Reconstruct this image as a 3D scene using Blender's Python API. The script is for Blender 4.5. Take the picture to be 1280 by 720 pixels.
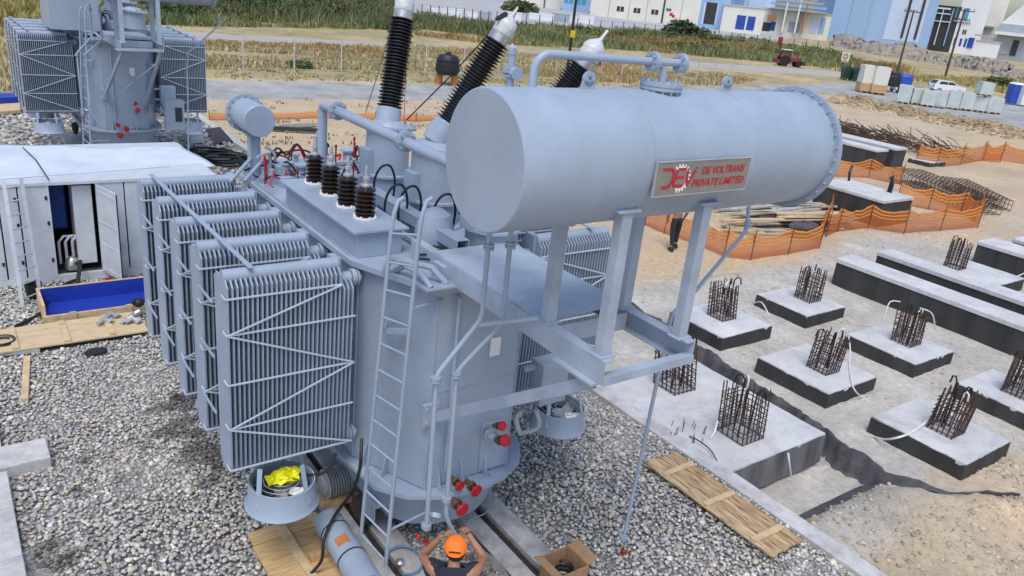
import bpy, math, random
import numpy as np
from mathutils import Vector, Matrix, Euler

# ------------------------------------------------------------------ reset
for o in list(bpy.data.objects): bpy.data.objects.remove(o)
SC = bpy.context.scene
COL = SC.collection
rnd = random.Random(7)
R = math.radians

# ------------------------------------------------------------------ camera
CAM_H, CAM_F, CAM_YAW, CAM_PITCH, CAM_ROLL = 6.4, 980.6, 0.65139, 0.3678, 0.10924   # metres, px of a 1280 px frame, rad
_cy, _sy, _cp, _sp = math.cos(CAM_YAW), math.sin(CAM_YAW), math.cos(CAM_PITCH), math.sin(CAM_PITCH)
FW = Vector((_sy*_cp, _cy*_cp, -_sp)); _r = Vector((_cy, -_sy, 0)); _u = _r.cross(FW)
_c, _s = math.cos(CAM_ROLL), math.sin(CAM_ROLL)
RT = _c*_r + _s*_u; UP = -_s*_r + _c*_u
CP = Vector((0, 0, CAM_H))
cam_d = bpy.data.cameras.new('camera'); cam_d.sensor_width = 36; cam_d.lens = CAM_F/1280*36
cam_d.clip_start = .1; cam_d.clip_end = 6000
cam = bpy.data.objects.new('camera', cam_d); COL.objects.link(cam)
cam.matrix_world = Matrix(((RT.x, UP.x, -FW.x, CP.x), (RT.y, UP.y, -FW.y, CP.y), (RT.z, UP.z, -FW.z, CP.z), (0, 0, 0, 1)))
SC.camera = cam

def ray(x, y): return FW + RT*((x-640)/CAM_F) - UP*((y-360)/CAM_F)
def PZ(x, y, z=0.0):                 # photo pixel -> point on the level z
    d = ray(x, y); return CP + d*((z-CAM_H)/d.z)
def PY(x, y, Y):                     # photo pixel -> point on the upright plane Y = const (along the conservator)
    d = ray(x, y); return CP + d*(Y/d.y)
def PX(x, y, X):
    d = ray(x, y); return CP + d*(X/d.x)

# ------------------------------------------------------------------ sky, sun, exposure
SUN_EL, SUN_AZ = R(62), R(222)       # azimuth: direction towards the sun, from +Y turning to +X
w = bpy.data.worlds.new('World'); SC.world = w; w.use_nodes = True
nt = w.node_tree; nt.nodes.clear()
sky = nt.nodes.new('ShaderNodeTexSky'); sky.sky_type = 'NISHITA'; sky.sun_disc = False
sky.sun_elevation = SUN_EL; sky.sun_rotation = SUN_AZ; sky.dust_density = 2.5; sky.air_density = 1.0; sky.ozone_density = 1.0
bg = nt.nodes.new('ShaderNodeBackground'); bg.inputs[1].default_value = .15
ow = nt.nodes.new('ShaderNodeOutputWorld')
nt.links.new(sky.outputs[0], bg.inputs[0]); nt.links.new(bg.outputs[0], ow.inputs[0])
sd = bpy.data.lights.new('sun', 'SUN'); sd.energy = 1.3; sd.angle = R(28); sd.color = (1, .97, .93)
so = bpy.data.objects.new('sun', sd); COL.objects.link(so)
sdir = Vector((math.sin(SUN_AZ)*math.cos(SUN_EL), math.cos(SUN_AZ)*math.cos(SUN_EL), math.sin(SUN_EL)))
so.rotation_euler = sdir.to_track_quat('Z', 'Y').to_euler(); so.location = (0, 0, 60)
SC.view_settings.view_transform = 'Standard'; SC.view_settings.look = 'None'
SC.view_settings.exposure = 0.34; SC.view_settings.gamma = 1; SC.view_settings.use_curve_mapping = False
SC.render.engine = 'CYCLES'

# ------------------------------------------------------------------ materials
MATS = {}
def mat(name, col, rough=.6, metal=0, var=.12, scale=6.0, col2=None, bump=0, bscale=40.0, spec=.5, alpha=None, vcol=False, streak=False, detail=5, coat=0, grime=None):
    m = bpy.data.materials.new(name); m.use_nodes = True; MATS[name] = m
    n = m.node_tree; N = n.nodes; L = n.links; N.clear()
    out = N.new('ShaderNodeOutputMaterial'); b = N.new('ShaderNodeBsdfPrincipled'); L.new(b.outputs[0], out.inputs[0])
    b.inputs['Roughness'].default_value = rough; b.inputs['Metallic'].default_value = metal
    b.inputs['Specular IOR Level'].default_value = spec
    if coat: b.inputs['Coat Weight'].default_value = coat; b.inputs['Coat Roughness'].default_value = .2
    tc = N.new('ShaderNodeTexCoord'); geo = N.new('ShaderNodeNewGeometry')
    mp = N.new('ShaderNodeMapping'); L.new(geo.outputs['Position'], mp.inputs[0])
    if streak: mp.inputs['Scale'].default_value = (1, 1, .18)
    no = N.new('ShaderNodeTexNoise'); no.inputs['Scale'].default_value = scale; no.inputs['Detail'].default_value = detail; no.inputs['Roughness'].default_value = .62
    L.new(mp.outputs[0], no.inputs['Vector'])
    mr = N.new('ShaderNodeMapRange'); mr.inputs[1].default_value = .3; mr.inputs[2].default_value = .7
    L.new(no.outputs['Fac'], mr.inputs[0])
    mx = N.new('ShaderNodeMix'); mx.data_type = 'RGBA'; L.new(mr.outputs[0], mx.inputs[0])
    if col2 is None:
        a = [min(1, c*(1-var)) for c in col]; c2 = [min(1, c*(1+var)) for c in col]
    else: a, c2 = col, col2
    mx.inputs[6].default_value = (*a, 1); mx.inputs[7].default_value = (*c2, 1)
    last = mx.outputs[2]
    if grime:
        g2 = N.new('ShaderNodeTexNoise'); g2.inputs['Scale'].default_value = grime[0]; g2.inputs['Detail'].default_value = 10; g2.inputs['Roughness'].default_value = .72; L.new(geo.outputs['Position'], g2.inputs['Vector'])
        gr = N.new('ShaderNodeMapRange'); gr.inputs[1].default_value = .42; gr.inputs[2].default_value = .66; gr.inputs[3].default_value = 1; gr.inputs[4].default_value = 1-grime[1]; L.new(g2.outputs['Fac'], gr.inputs[0])
        gm = N.new('ShaderNodeMix'); gm.data_type = 'RGBA'; gm.blend_type = 'MULTIPLY'; gm.inputs[0].default_value = 1; L.new(last, gm.inputs[6]); L.new(gr.outputs[0], gm.inputs[7]); last = gm.outputs[2]
    if vcol:
        at = N.new('ShaderNodeAttribute'); at.attribute_name = 'Col'
        mm = N.new('ShaderNodeMix'); mm.data_type = 'RGBA'; mm.blend_type = 'MULTIPLY'; mm.inputs[0].default_value = 1
        L.new(last, mm.inputs[6]); L.new(at.outputs['Color'], mm.inputs[7]); last = mm.outputs[2]
    L.new(last, b.inputs['Base Color'])
    rr = N.new('ShaderNodeMapRange'); rr.inputs[3].default_value = max(0, rough-.08); rr.inputs[4].default_value = min(1, rough+.08)
    L.new(no.outputs['Fac'], rr.inputs[0]); L.new(rr.outputs[0], b.inputs['Roughness'])
    if bump:
        n2 = N.new('ShaderNodeTexNoise'); n2.inputs['Scale'].default_value = bscale; n2.inputs['Detail'].default_value = 6
        L.new(geo.outputs['Position'], n2.inputs['Vector'])
        bp = N.new('ShaderNodeBump'); bp.inputs['Strength'].default_value = bump; bp.inputs['Distance'].default_value = .02
        L.new(n2.outputs['Fac'], bp.inputs['Height']); L.new(bp.outputs[0], b.inputs['Normal'])
    if alpha is not None: b.inputs['Alpha'].default_value = alpha
    return m

mat('paint', (.325, .40, .51), .38, 0, .09, 1.4, bump=.035, bscale=7, streak=True, grime=(1.7, .13))
mat('paint_rod_lit', (.5, .57, .67), .45, 0, .06, 3)  # paler than paint: the light the brace rods catch is put into the colour
mat('paint_plate', (.36, .43, .535), .45, 0, .1, 3.0, bump=.03, bscale=15, grime=(2.5, .18))
mat('steel_zinc', (.46, .49, .53), .45, .35, .12, 5, bump=.04)
mat('brown_glaze', (.022, .014, .013), .16, 0, .3, 5)
mat('black_rubber', (.018, .019, .022), .38, 0, .25, 6)
mat('white_wrap', (.56, .59, .6), .35, 0, .1, 20, bump=.5, bscale=25)
mat('metal_cap', (.5, .5, .5), .3, .8, .1, 10)
mat('glassy_cap', (.42, .46, .5), .15, .3, .25, 18)
mat('red_paint', (.46, .012, .022), .4, 0, .25, 14)
mat('brass', (.17, .1, .05), .5, .5, .3, 20)
mat('rust_oil', (.05, .04, .035), .6, .2, .4, 20)
mat('concrete', (.45, .45, .44), .85, 0, .2, 2.2, bump=.25, bscale=30, detail=9, grime=(3.5, .45))
mat('concrete_kerb', (.54, .54, .54), .85, 0, .16, 1.6, bump=.2, bscale=35, detail=9, grime=(5, .3))
mat('concrete_top', (.6, .61, .625), .85, 0, .14, 1.3, bump=.2, bscale=25, detail=9, grime=(2.6, .32))
mat('concrete_side', (.13, .13, .135), .85, 0, .6, 2.5, bump=.3, bscale=20, detail=8, streak=True)
mat('bitumen', (.022, .022, .024), .7, 0, .6, 2.2, col2=(.055, .055, .056), bump=.3, bscale=18, streak=True)
mat('rebar', (.11, .058, .037), .8, .1, .5, 9, col2=(.035, .026, .024))
mat('stone', (.92, .92, .92), .8, 0, .18, 55, vcol=True, bump=.25, bscale=90)
mat('pit_floor', (.24, .24, .235), .9, 0, .5, 26, bump=.8, bscale=22, detail=8)
mat('wood', (.5, .33, .17), .72, 0, .3, 9, bump=.15, bscale=30, streak=False)
mat('wood_pale', (.58, .44, .26), .72, 0, .22, 7, bump=.15, bscale=30)
mat('wood_grey', (.42, .39, .34), .8, 0, .25, 7, bump=.2, bscale=30)
mat('white_panel', (.58, .63, .69), .4, 0, .06, 2, grime=(2.2, .16))
mat('white_tarp', (.6, .67, .76), .5, 0, .06, 2.5, bump=.5, bscale=2.5, grime=(1.3, .12))
mat('dark_interior', (.06, .07, .08), .7, 0, .4, 8)
mat('blue_tarp', (.012, .045, .4), .5, 0, .25, 3, bump=.8, bscale=6, grime=(3, .3))
mat('blue_tank', (.01, .06, .3), .5, 0, .25, 5)
mat('alu', (.55, .57, .6), .35, .6, .1, 8)
mat('black_mat', (.035, .036, .04), .7, 0, .35, 9)
mat('geotextile', (.075, .075, .085), .85, 0, .5, 2.5, bump=.6, bscale=10)
mat('cable', (.012, .012, .014), .5, 0, .2, 8)
mat('white_hose', (.7, .71, .7), .45, 0, .08, 8)
mat('grey_hose', (.35, .37, .4), .5, 0, .1, 8)
mat('blue_hose', (.1, .22, .38), .5, 0, .1, 8)
mat('yellow_bag', (.75, .74, .01), .4, 0, .12, 20, bump=.4, bscale=30)
mat('cardboard', (.36, .22, .12), .8, 0, .15, 8)
mat('skin', (.33, .17, .1), .5, 0, .12, 18)
mat('skin_b', (.3, .16, .1), .5, 0, .12, 18)
mat('navy_cloth', (.018, .021, .034), .85, 0, .3, 12, bump=.3, bscale=40)
mat('dark_cloth', (.016, .018, .022), .85, 0, .3, 12, bump=.3, bscale=40)
mat('pink_cloth', (.6, .26, .17), .8, 0, .2, 12, bump=.3, bscale=40)
mat('orange_cap', (.95, .2, .02), .75, 0, .1, 20, bump=.2, bscale=60)
mat('hair', (.02, .015, .012), .7, 0, .3, 30)
mat('boot', (.03, .026, .022), .7, 0, .3, 20)
mat('plate_steel', (.3, .29, .28), .42, .5, .12, 12)
mat('sign_red', (.48, .012, .03), .5, 0, .1, 10)
mat('sign_white', (.78, .78, .78), .5, 0, .05, 10)
mat('clod', (.36, .29, .2), .9, 0, .35, 3, bump=.5, bscale=30)
mat('road_gravel', (.38, .385, .38), .92, 0, .2, .8, bump=.6, bscale=8, detail=9, grime=(.35, .35))
mat('track', (.46, .43, .39), .92, 0, .2, .5, bump=.5, bscale=6, detail=9, grime=(.5, .35))
mat('asphalt_far', (.4, .4, .41), .9, 0, .12, .1)
mat('reed', (.13, .15, .075), .8, 0, .4, .09, col2=(.32, .27, .15), vcol=True)
mat('dry_grass', (.55, .45, .25), .85, 0, .25, .12, col2=(.42, .36, .19), vcol=True)
mat('bush', (.06, .085, .035), .85, 0, .4, .2, vcol=True)
mat('rubble', (.36, .31, .25), .9, 0, .35, .3, bump=.9, bscale=2, grime=(.6, .5))
mat('orange_cord', (.75, .2, .04), .7, 0, .1, 5)
mat('wall_cream', (.68, .67, .6), .7, 0, .06, .2)
mat('wall_blue', (.28, .43, .66), .6, 0, .08, .15, streak=True)
mat('wall_pale_blue', (.48, .58, .75), .6, 0, .06, .2)
mat('wall_white', (.72, .74, .78), .6, 0, .05, .2)
mat('wall_grey', (.33, .37, .43), .6, 0, .1, .3)
mat('roof_metal', (.5, .52, .55), .5, .2, .1, .3)
mat('dark_opening', (.03, .032, .036), .6, 0, .3, .5)
mat('door_blue', (.012, .06, .33), .5, 0, .1, 1)
mat('teal', (.06, .3, .45), .5, 0, .1, 1)
mat('tractor_red', (.2, .035, .035), .5, 0, .25, 2)
mat('tyre', (.015, .015, .016), .85, 0, .2, 8)
mat('glass_dark', (.03, .035, .04), .1, 0, .1, 4)
mat('car_white', (.72, .74, .76), .25, 0, .03, 2, coat=.5)
mat('bin_green', (.01, .045, .035), .5, 0, .2, 3)
mat('pole_wood', (.085, .06, .045), .85, 0, .3, 3)
mat('pole_black', (.012, .012, .013), .6, 0, .3, 3)
mat('ibc_wrap', (.5, .56, .55), .35, 0, .12, 1.5, bump=.4, bscale=5)
mat('toilet_blue', (.02, .075, .42), .45, 0, .08, 2)
mat('tank_black', (.012, .016, .022), .5, 0, .2, 3)
mat('barrel_orange', (.42, .17, .06), .7, 0, .2, 4)
mat('yellow_paint', (.7, .45, .02), .5, 0, .1, 4)

def net_material(name, col, hole):
    m = bpy.data.materials.new(name); m.use_nodes = True; MATS[name] = m
    n = m.node_tree; N = n.nodes; L = n.links; N.clear()
    out = N.new('ShaderNodeOutputMaterial'); d = N.new('ShaderNodeBsdfDiffuse'); tl = N.new('ShaderNodeBsdfTranslucent')
    tr = N.new('ShaderNodeBsdfTransparent'); a = N.new('ShaderNodeMixShader'); b = N.new('ShaderNodeMixShader')
    d.inputs[0].default_value = (*col, 1); tl.inputs[0].default_value = (*col, 1); a.inputs[0].default_value = .45
    at = N.new('ShaderNodeAttribute'); at.attribute_name = 'Col'
    L.new(d.outputs[0], a.inputs[1]); L.new(tl.outputs[0], a.inputs[2]); L.new(a.outputs[0], b.inputs[1]); L.new(tr.outputs[0], b.inputs[2])
    tc = N.new('ShaderNodeUVMap'); tc.uv_map = 'UVMap'
    w1 = N.new('ShaderNodeTexWave'); w1.wave_type = 'BANDS'; w1.bands_direction = 'X'; w1.inputs['Scale'].default_value = 6; w1.inputs['Distortion'].default_value = .4
    w2 = N.new('ShaderNodeTexWave'); w2.wave_type = 'BANDS'; w2.bands_direction = 'Y'; w2.inputs['Scale'].default_value = 4; w2.inputs['Distortion'].default_value = .4
    L.new(tc.outputs[0], w1.inputs[0]); L.new(tc.outputs[0], w2.inputs[0])
    mu = N.new('ShaderNodeMath'); mu.operation = 'MULTIPLY'; L.new(w1.outputs['Fac'], mu.inputs[0]); L.new(w2.outputs['Fac'], mu.inputs[1])
    mr = N.new('ShaderNodeMapRange'); mr.inputs[1].default_value = .1; mr.inputs[2].default_value = .35; mr.inputs[4].default_value = hole
    L.new(mu.outputs[0], mr.inputs[0]); L.new(mr.outputs[0], b.inputs[0]); L.new(b.outputs[0], out.inputs[0])
net_material('orange_net', (.7, .22, .06), .8)
net_material('orange_band', (.9, .52, .16), .2)

def ground_material():
    m = bpy.data.materials.new('site_earth'); m.use_nodes = True; MATS['site_earth'] = m
    n = m.node_tree; N = n.nodes; L = n.links; N.clear()
    out = N.new('ShaderNodeOutputMaterial'); b = N.new('ShaderNodeBsdfPrincipled'); L.new(b.outputs[0], out.inputs[0]); b.inputs['Roughness'].default_value = .95
    b.inputs['Specular IOR Level'].default_value = .2
    geo = N.new('ShaderNodeNewGeometry')
    def noise(s, d=6, r=.6):
        k = N.new('ShaderNodeTexNoise'); k.inputs['Scale'].default_value = s; k.inputs['Detail'].default_value = d; k.inputs['Roughness'].default_value = r
        L.new(geo.outputs['Position'], k.inputs['Vector']); return k.outputs['Fac']
    def ramp(f, lo, hi):
        k = N.new('ShaderNodeMapRange'); k.inputs[1].default_value = lo; k.inputs[2].default_value = hi; L.new(f, k.inputs[0]); return k.outputs[0]
    def mix(f, a, c, mode='MIX'):
        k = N.new('ShaderNodeMix'); k.data_type = 'RGBA'; k.blend_type = mode
        if isinstance(f, float): k.inputs[0].default_value = f
        else: L.new(f, k.inputs[0])
        for i, q in ((6, a), (7, c)):
            if isinstance(q, tuple): k.inputs[i].default_value = (*q, 1)
            else: L.new(q, k.inputs[i])
        return k.outputs[2]
    at = N.new('ShaderNodeAttribute'); at.attribute_name = 'Col'
    sep = N.new('ShaderNodeSeparateColor'); L.new(at.outputs['Color'], sep.inputs[0])
    tan = mix(ramp(noise(.35, 8), .35, .65), (.56, .475, .35), (.45, .375, .27))
    tan = mix(ramp(noise(.11, 5), .5, .62), tan, (.56, .43, .29))
    grey = mix(ramp(noise(.8, 9, .7), .35, .65), (.56, .545, .51), (.41, .395, .365))
    dry = mix(ramp(noise(.09, 8), .4, .6), (.5, .41, .25), (.34, .3, .17))
    dry = mix(ramp(noise(.5, 6), .55, .75), dry, (.17, .17, .08))
    def thr(ch, lo, hi):
        ad = N.new('ShaderNodeMath'); ad.operation = 'ADD'; L.new(ch, ad.inputs[0])
        nn = N.new('ShaderNodeMath'); nn.operation = 'MULTIPLY_ADD'; nn.inputs[1].default_value = .9; nn.inputs[2].default_value = -.45; L.new(noise(.7, 8, .7), nn.inputs[0])
        L.new(nn.outputs[0], ad.inputs[1]); return ramp(ad.outputs[0], lo, hi)
    c = mix(thr(sep.outputs[0], .35, .65), tan, grey)
    c = mix(thr(sep.outputs[1], .4, .6), c, dry)
    fine = mix(ramp(noise(7, 9, .75), .3, .7), (.72, .72, .72), (1.18, 1.16, 1.12))
    c = mix(1.0, c, fine, 'MULTIPLY')
    speck = mix(ramp(noise(22, 4, .6), .62, .7), (1., 1., 1.), (.55, .53, .5))
    c = mix(1.0, c, speck, 'MULTIPLY')
    pale = ramp(noise(1.7, 8, .75), .56, .7)
    c = mix(pale, c, mix(1.0, c, (1.35, 1.36, 1.38), 'MULTIPLY'))
    L.new(c, b.inputs['Base Color'])
    bp = N.new('ShaderNodeBump'); bp.inputs['Strength'].default_value = .7; bp.inputs['Distance'].default_value = .04
    L.new(noise(9, 9, .7), bp.inputs['Height']); L.new(bp.outputs[0], b.inputs['Normal'])
ground_material()

def plank_material(name, c1, c2, stretch):
    m = mat(name, c1, .72, 0, .2, 1, col2=c2)
    n = m.node_tree
    for k in n.nodes:
        if k.type == 'MAPPING': k.inputs['Scale'].default_value = stretch
        if k.type == 'MAP_RANGE' and abs(k.inputs[1].default_value-.3) < 1e-4: k.inputs[1].default_value = .44; k.inputs[2].default_value = .62
        if k.type == 'TEX_NOISE' and k.inputs['Scale'].default_value == 1: k.inputs['Scale'].default_value = 5
plank_material('board_y', (.6, .45, .27), (.27, .16, .085), (7, .7, 7))
plank_material('board_y2', (.52, .36, .19), (.2, .115, .06), (7, .7, 7))
plank_material('board_y3', (.66, .52, .33), (.4, .27, .15), (7, .7, 7))
plank_material('board_gold', (.6, .42, .21), (.46, .29, .13), (.9, 7, 7))
plank_material('board_x', (.64, .51, .32), (.5, .38, .22), (.9, 8, 8))

# ------------------------------------------------------------------ mesh helpers
V = Vector
class MB:
    def __init__(s): s.v = []; s.f = []
    def add(s, vs, fs):
        n = len(s.v); s.v += [tuple(q) for q in vs]; s.f += [tuple(i+n for i in f) for f in fs]; return s
    def hexa(s, p):     # 8 points: bottom 4 ccw, top 4 ccw
        return s.add(p, [(3, 2, 1, 0), (4, 5, 6, 7), (0, 1, 5, 4), (1, 2, 6, 5), (2, 3, 7, 6), (3, 0, 4, 7)])
    def box(s, c, d, rz=0):
        x, y, z = d[0]/2, d[1]/2, d[2]/2; co, si = math.cos(rz), math.sin(rz); p = []
        for k in (-z, z):
            for a, b in ((-x, -y), (x, -y), (x, y), (-x, y)): p.append((c[0]+a*co-b*si, c[1]+a*si+b*co, c[2]+k))
        return s.hexa(p)
    def bx(s, x0, x1, y0, y1, z0, z1): return s.box(((x0+x1)/2, (y0+y1)/2, (z0+z1)/2), (abs(x1-x0), abs(y1-y0), abs(z1-z0)))
    def beam(s, a, b, w, h, up=(0, 0, 1)):
        a, b = V(a), V(b); d = (b-a).normalized(); u = V(up)
        if abs(d.dot(u)) > .99: u = V((0, 1, 0))
        sd = d.cross(u).normalized()*(w/2); u = sd.cross(d).normalized()*(h/2); p = []
        for q in (-u, u):
            for e, g in ((a, -sd), (a, sd), (b, sd), (b, -sd)): p.append(e+g+q)
        return s.hexa(p)
    def tube(s, pts, r, n=8, cap=True):
        pts = [V(p) for p in pts]; rs = r if isinstance(r, (list, tuple)) else [r]*len(pts)
        d0 = (pts[1]-pts[0]).normalized(); t = V((0, 0, 1)) if abs(d0.z) < .9 else V((1, 0, 0))
        u = d0.cross(t).normalized(); vs = []; fs = []
        for i, p in enumerate(pts):
            a = pts[max(i-1, 0)]; b = pts[min(i+1, len(pts)-1)]; d = (b-a).normalized()
            u = (u - d*u.dot(d)).normalized(); w_ = d.cross(u)
            for k in range(n):
                an = 2*math.pi*k/n; vs.append(p+(u*math.cos(an)+w_*math.sin(an))*rs[i])
        for i in range(len(pts)-1):
            for k in range(n):
                a = i*n+k; b = i*n+(k+1) % n; fs.append((a, b, b+n, a+n))
        if cap: fs.append(tuple(range(n-1, -1, -1))); fs.append(tuple((len(pts)-1)*n+k for k in range(n)))
        return s.add(vs, fs)
    def cyl(s, a, b, r, n=16, r2=None): return s.tube([a, b], [r, r if r2 is None else r2], n)
    def lathe(s, a, d, prof, n=20):
        d = V(d).normalized(); a = V(a); t = V((0, 0, 1)) if abs(d.z) < .9 else V((1, 0, 0)); u = d.cross(t).normalized(); w_ = d.cross(u); vs = []; fs = []
        for (t_, r_) in prof:
            for k in range(n):
                an = 2*math.pi*k/n; vs.append(a+d*t_+(u*math.cos(an)+w_*math.sin(an))*max(r_, 1e-4))
        for i in range(len(prof)-1):
            for k in range(n):
                q = i*n+k; b = i*n+(k+1) % n; fs.append((q, b, b+n, q+n))
        if prof[0][1] > 1e-3: fs.append(tuple(range(n-1, -1, -1)))
        if prof[-1][1] > 1e-3: fs.append(tuple((len(prof)-1)*n+k for k in range(n)))
        return s.add(vs, fs)
    def prism(s, poly, z0, z1):
        n = len(poly); vs = [(x, y, z0) for x, y in poly]+[(x, y, z1) for x, y in poly]
        return s.add(vs, [tuple(range(n-1, -1, -1)), tuple(range(n, 2*n))]+[(i, (i+1) % n, (i+1) % n+n, i+n) for i in range(n)])
    def loft(s, poly0, z0, poly1, z1):
        n = len(poly0); vs = [(x, y, z0) for x, y in poly0]+[(x, y, z1) for x, y in poly1]
        return s.add(vs, [tuple(range(n-1, -1, -1)), tuple(range(n, 2*n))]+[(i, (i+1) % n, (i+1) % n+n, i+n) for i in range(n)])
    def extr(s, pts, off):     # planar polygon extruded by a vector
        n = len(pts); off = V(off); vs = [V(p) for p in pts]+[V(p)+off for p in pts]
        return s.add(vs, [tuple(range(n-1, -1, -1)), tuple(range(n, 2*n))]+[(i, (i+1) % n, (i+1) % n+n, i+n) for i in range(n)])
    def ball(s, c, r, n=12, m=8, sq=(1, 1, 1)):
        vs = []; fs = []
        for i in range(m+1):
            th = math.pi*i/m
            for k in range(n):
                ph = 2*math.pi*k/n; rr = r*max(math.sin(th), 1e-3)
                vs.append((c[0]+rr*math.cos(ph)*sq[0], c[1]+rr*math.sin(ph)*sq[1], c[2]-r*math.cos(th)*sq[2]))
        for i in range(m):
            for k in range(n): fs.append((i*n+k, i*n+(k+1) % n, (i+1)*n+(k+1) % n, (i+1)*n+k))
        return s.add(vs, fs)

def org_of(p):
    o = V((0, 0, 0))
    while p is not None: o += p.location; p = p.parent
    return o
def mesh_of(mb, name, org=(0, 0, 0), sharp=35):
    me = bpy.data.meshes.new(name); ox, oy, oz = org
    me.from_pydata([(x-ox, y-oy, z-oz) for x, y, z in mb.v], [], mb.f)
    me.polygons.foreach_set('use_smooth', [True]*len(me.polygons)); me.set_sharp_from_angle(angle=R(sharp)); me.update()
    return me
def fixn(me):
    import bmesh
    bm = bmesh.new(); bm.from_mesh(me); bmesh.ops.recalc_face_normals(bm, faces=bm.faces); bm.to_mesh(me); bm.free()
def obj(name, mb, m, parent=None, local=False, bevel=0, sharp=35, recalc=True):
    """one mesh object; vertices are world coordinates unless local"""
    loc = V((0, 0, 0))
    if parent is None and not local:
        xs = [q[0] for q in mb.v]; ys = [q[1] for q in mb.v]; zs = [q[2] for q in mb.v]
        loc = V(((min(xs)+max(xs))/2, (min(ys)+max(ys))/2, min(zs)))
    org = (0, 0, 0) if local else (org_of(parent) if parent else loc)
    me = mesh_of(mb, name, org, sharp)
    if recalc: fixn(me)
    me.materials.append(MATS[m])
    o = bpy.data.objects.new(name, me); COL.objects.link(o); o.location = loc
    if parent: o.parent = parent
    if bevel:
        b = o.modifiers.new('bevel', 'BEVEL'); b.width = bevel; b.segments = 2; b.limit_method = 'ANGLE'; b.angle_limit = R(40)
    return o
def tag(o, label, cat, group=None):
    o['label'] = label; o['category'] = cat
    if group: o['group'] = group
    return o
def thing(name, label, cat, loc, rz=0, group=None):
    o = bpy.data.objects.new(name, None); COL.objects.link(o); o.location = loc; o.rotation_euler = (0, 0, rz); o.empty_display_size = .2
    return tag(o, label, cat, group)
def struct(o): o['kind'] = 'structure'; return o
def stuff(o, label=None, cat=None):
    o['kind'] = 'stuff'
    if label: tag(o, label, cat)
    return o
def copy_tree(o, parent=None):
    c = o.copy(); COL.objects.link(c); c.parent = parent
    for ch in o.children: copy_tree(ch, c)
    return c
def inst(name, me, parent, loc=(0, 0, 0), rot=(0, 0, 0), sc=(1, 1, 1)):   # shared mesh, local to parent
    o = bpy.data.objects.new(name, me); COL.objects.link(o); o.parent = parent; o.location = loc; o.rotation_euler = rot; o.scale = sc
    return o
def setcol(me, cols):     # per-vertex colours
    a = me.color_attributes.new('Col', 'FLOAT_COLOR', 'POINT'); a.data.foreach_set('color', np.asarray(cols, dtype=np.float32).ravel())

def spline(P, k_=6):
    P = [V(p) for p in P]; o = []
    for i in range(len(P)-1):
        p0, p1, p2, p3 = P[max(i-1, 0)], P[i], P[i+1], P[min(i+2, len(P)-1)]
        for k in range(k_): u = k/k_; o.append(.5*((2*p1)+(p2-p0)*u+(2*p0-5*p1+4*p2-p3)*u*u+(3*p1-p0-3*p2+p3)*u**3))
    return o+[P[-1]]

# ================================================================== SETTING: ground
NR = np.random.RandomState(5)
_G = {}
def vnoise(x, y, s, seed):
    if seed not in _G: _G[seed] = np.random.RandomState(seed).rand(256, 256)
    G = _G[seed]
    xs, ys = np.asarray(x)/s, np.asarray(y)/s; x0 = np.floor(xs).astype(int); y0 = np.floor(ys).astype(int); fx = xs-x0; fy = ys-y0
    fx = fx*fx*(3-2*fx); fy = fy*fy*(3-2*fy)
    g = lambda a, b: G[a % 256, b % 256]
    return (g(x0, y0)*(1-fx)+g(x0+1, y0)*fx)*(1-fy)+(g(x0, y0+1)*(1-fx)+g(x0+1, y0+1)*fx)*fy - .5
def fbm(x, y, s, seed, o=4):
    return sum(vnoise(x, y, s/2**k, seed+k)/2**k*1.4 for k in range(o))
def sm(a, b, x): t = np.clip((np.asarray(x)-a)/(b-a), 0, 1); return t*t*(3-2*t)
STRIP = [(12.75, 12.6), (12.62, 10.6), (12.5, 9.5), (12.27, 8.1), (12.11, 6.82), (11.9, 5.9), (11.8, 5.0), (12.0, 4.3), (12.45, 3.7), (13.0, 3.35)]
def strip_x(y):
    ys = [p[1] for p in STRIP][::-1]; xs = [p[0] for p in STRIP][::-1]; return np.interp(y, ys, xs)
def ground_z(x, y):
    x = np.asarray(x, float); y = np.asarray(y, float)
    z = -.45 + fbm(x, y, 3.0, 11)*.09*sm(8, 11, x)*(1-sm(37, 40, y))*(1-sm(62, 66, x))
    flat = sm(8.5, 9, x)*(1-sm(18.6, 20, x))*sm(2.8, 3.6, y)*(1-sm(11.2, 12.4, y))
    z = z*(1-flat) + flat*(-.42+fbm(x, y, 1.1, 31)*.025)
    sx = strip_x(y)
    pit = (1-sm(sx-.06, sx+.06, x))*sm(4.75, 5.15, y)*(1-sm(12.0, 12.6, y))*sm(8.4, 8.6, x)
    z = z*(1-pit)+pit*(-.70+fbm(x, y, 1.3, 51)*.03)
    yl = np.interp(x, [8.6, 11.3, 12.2, 13.2, 15, 20], [5.0, 4.85, 4.2, 3.5, 3.1, 2.6])
    heap = sm(8.6, 9.2, x)*(1-sm(14.5, 19, x))*(1-sm(yl-.55, yl+.1, y))*sm(-3, 1, y)
    z = z+heap*(.25+fbm(x, y, 1.2, 71, 5)*.22)
    z = np.where(np.hypot(x-60, y-20) > 110, np.minimum(z, -.45), z)
    z = z + .38*sm(8.9, 2, x)*0
    ridge = np.exp(-((x-67)/1.6)**2)*(1-sm(42, 46, y)); z = z+ridge*(.35+.5*fbm(x, y, 2.5, 91))
    return z
def cc(*segs):
    o = []
    for a, b, st in segs: o += list(np.arange(a, b, st))
    return np.array(o+[segs[-1][1]])
gx = cc((-2500, -100, 300), (-100, -10, 10), (-10, 8.4, 1.5), (8.4, 19, .16), (19, 34, .4), (34, 80, 1.2), (80, 200, 6), (200, 2800, 200))
gy = cc((-2500, -100, 300), (-100, -4, 8), (-4, 2, .6), (2, 13.4, .16), (13.4, 24, .5), (24, 52, 1.4), (52, 200, 6), (200, 2800, 200))
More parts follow.
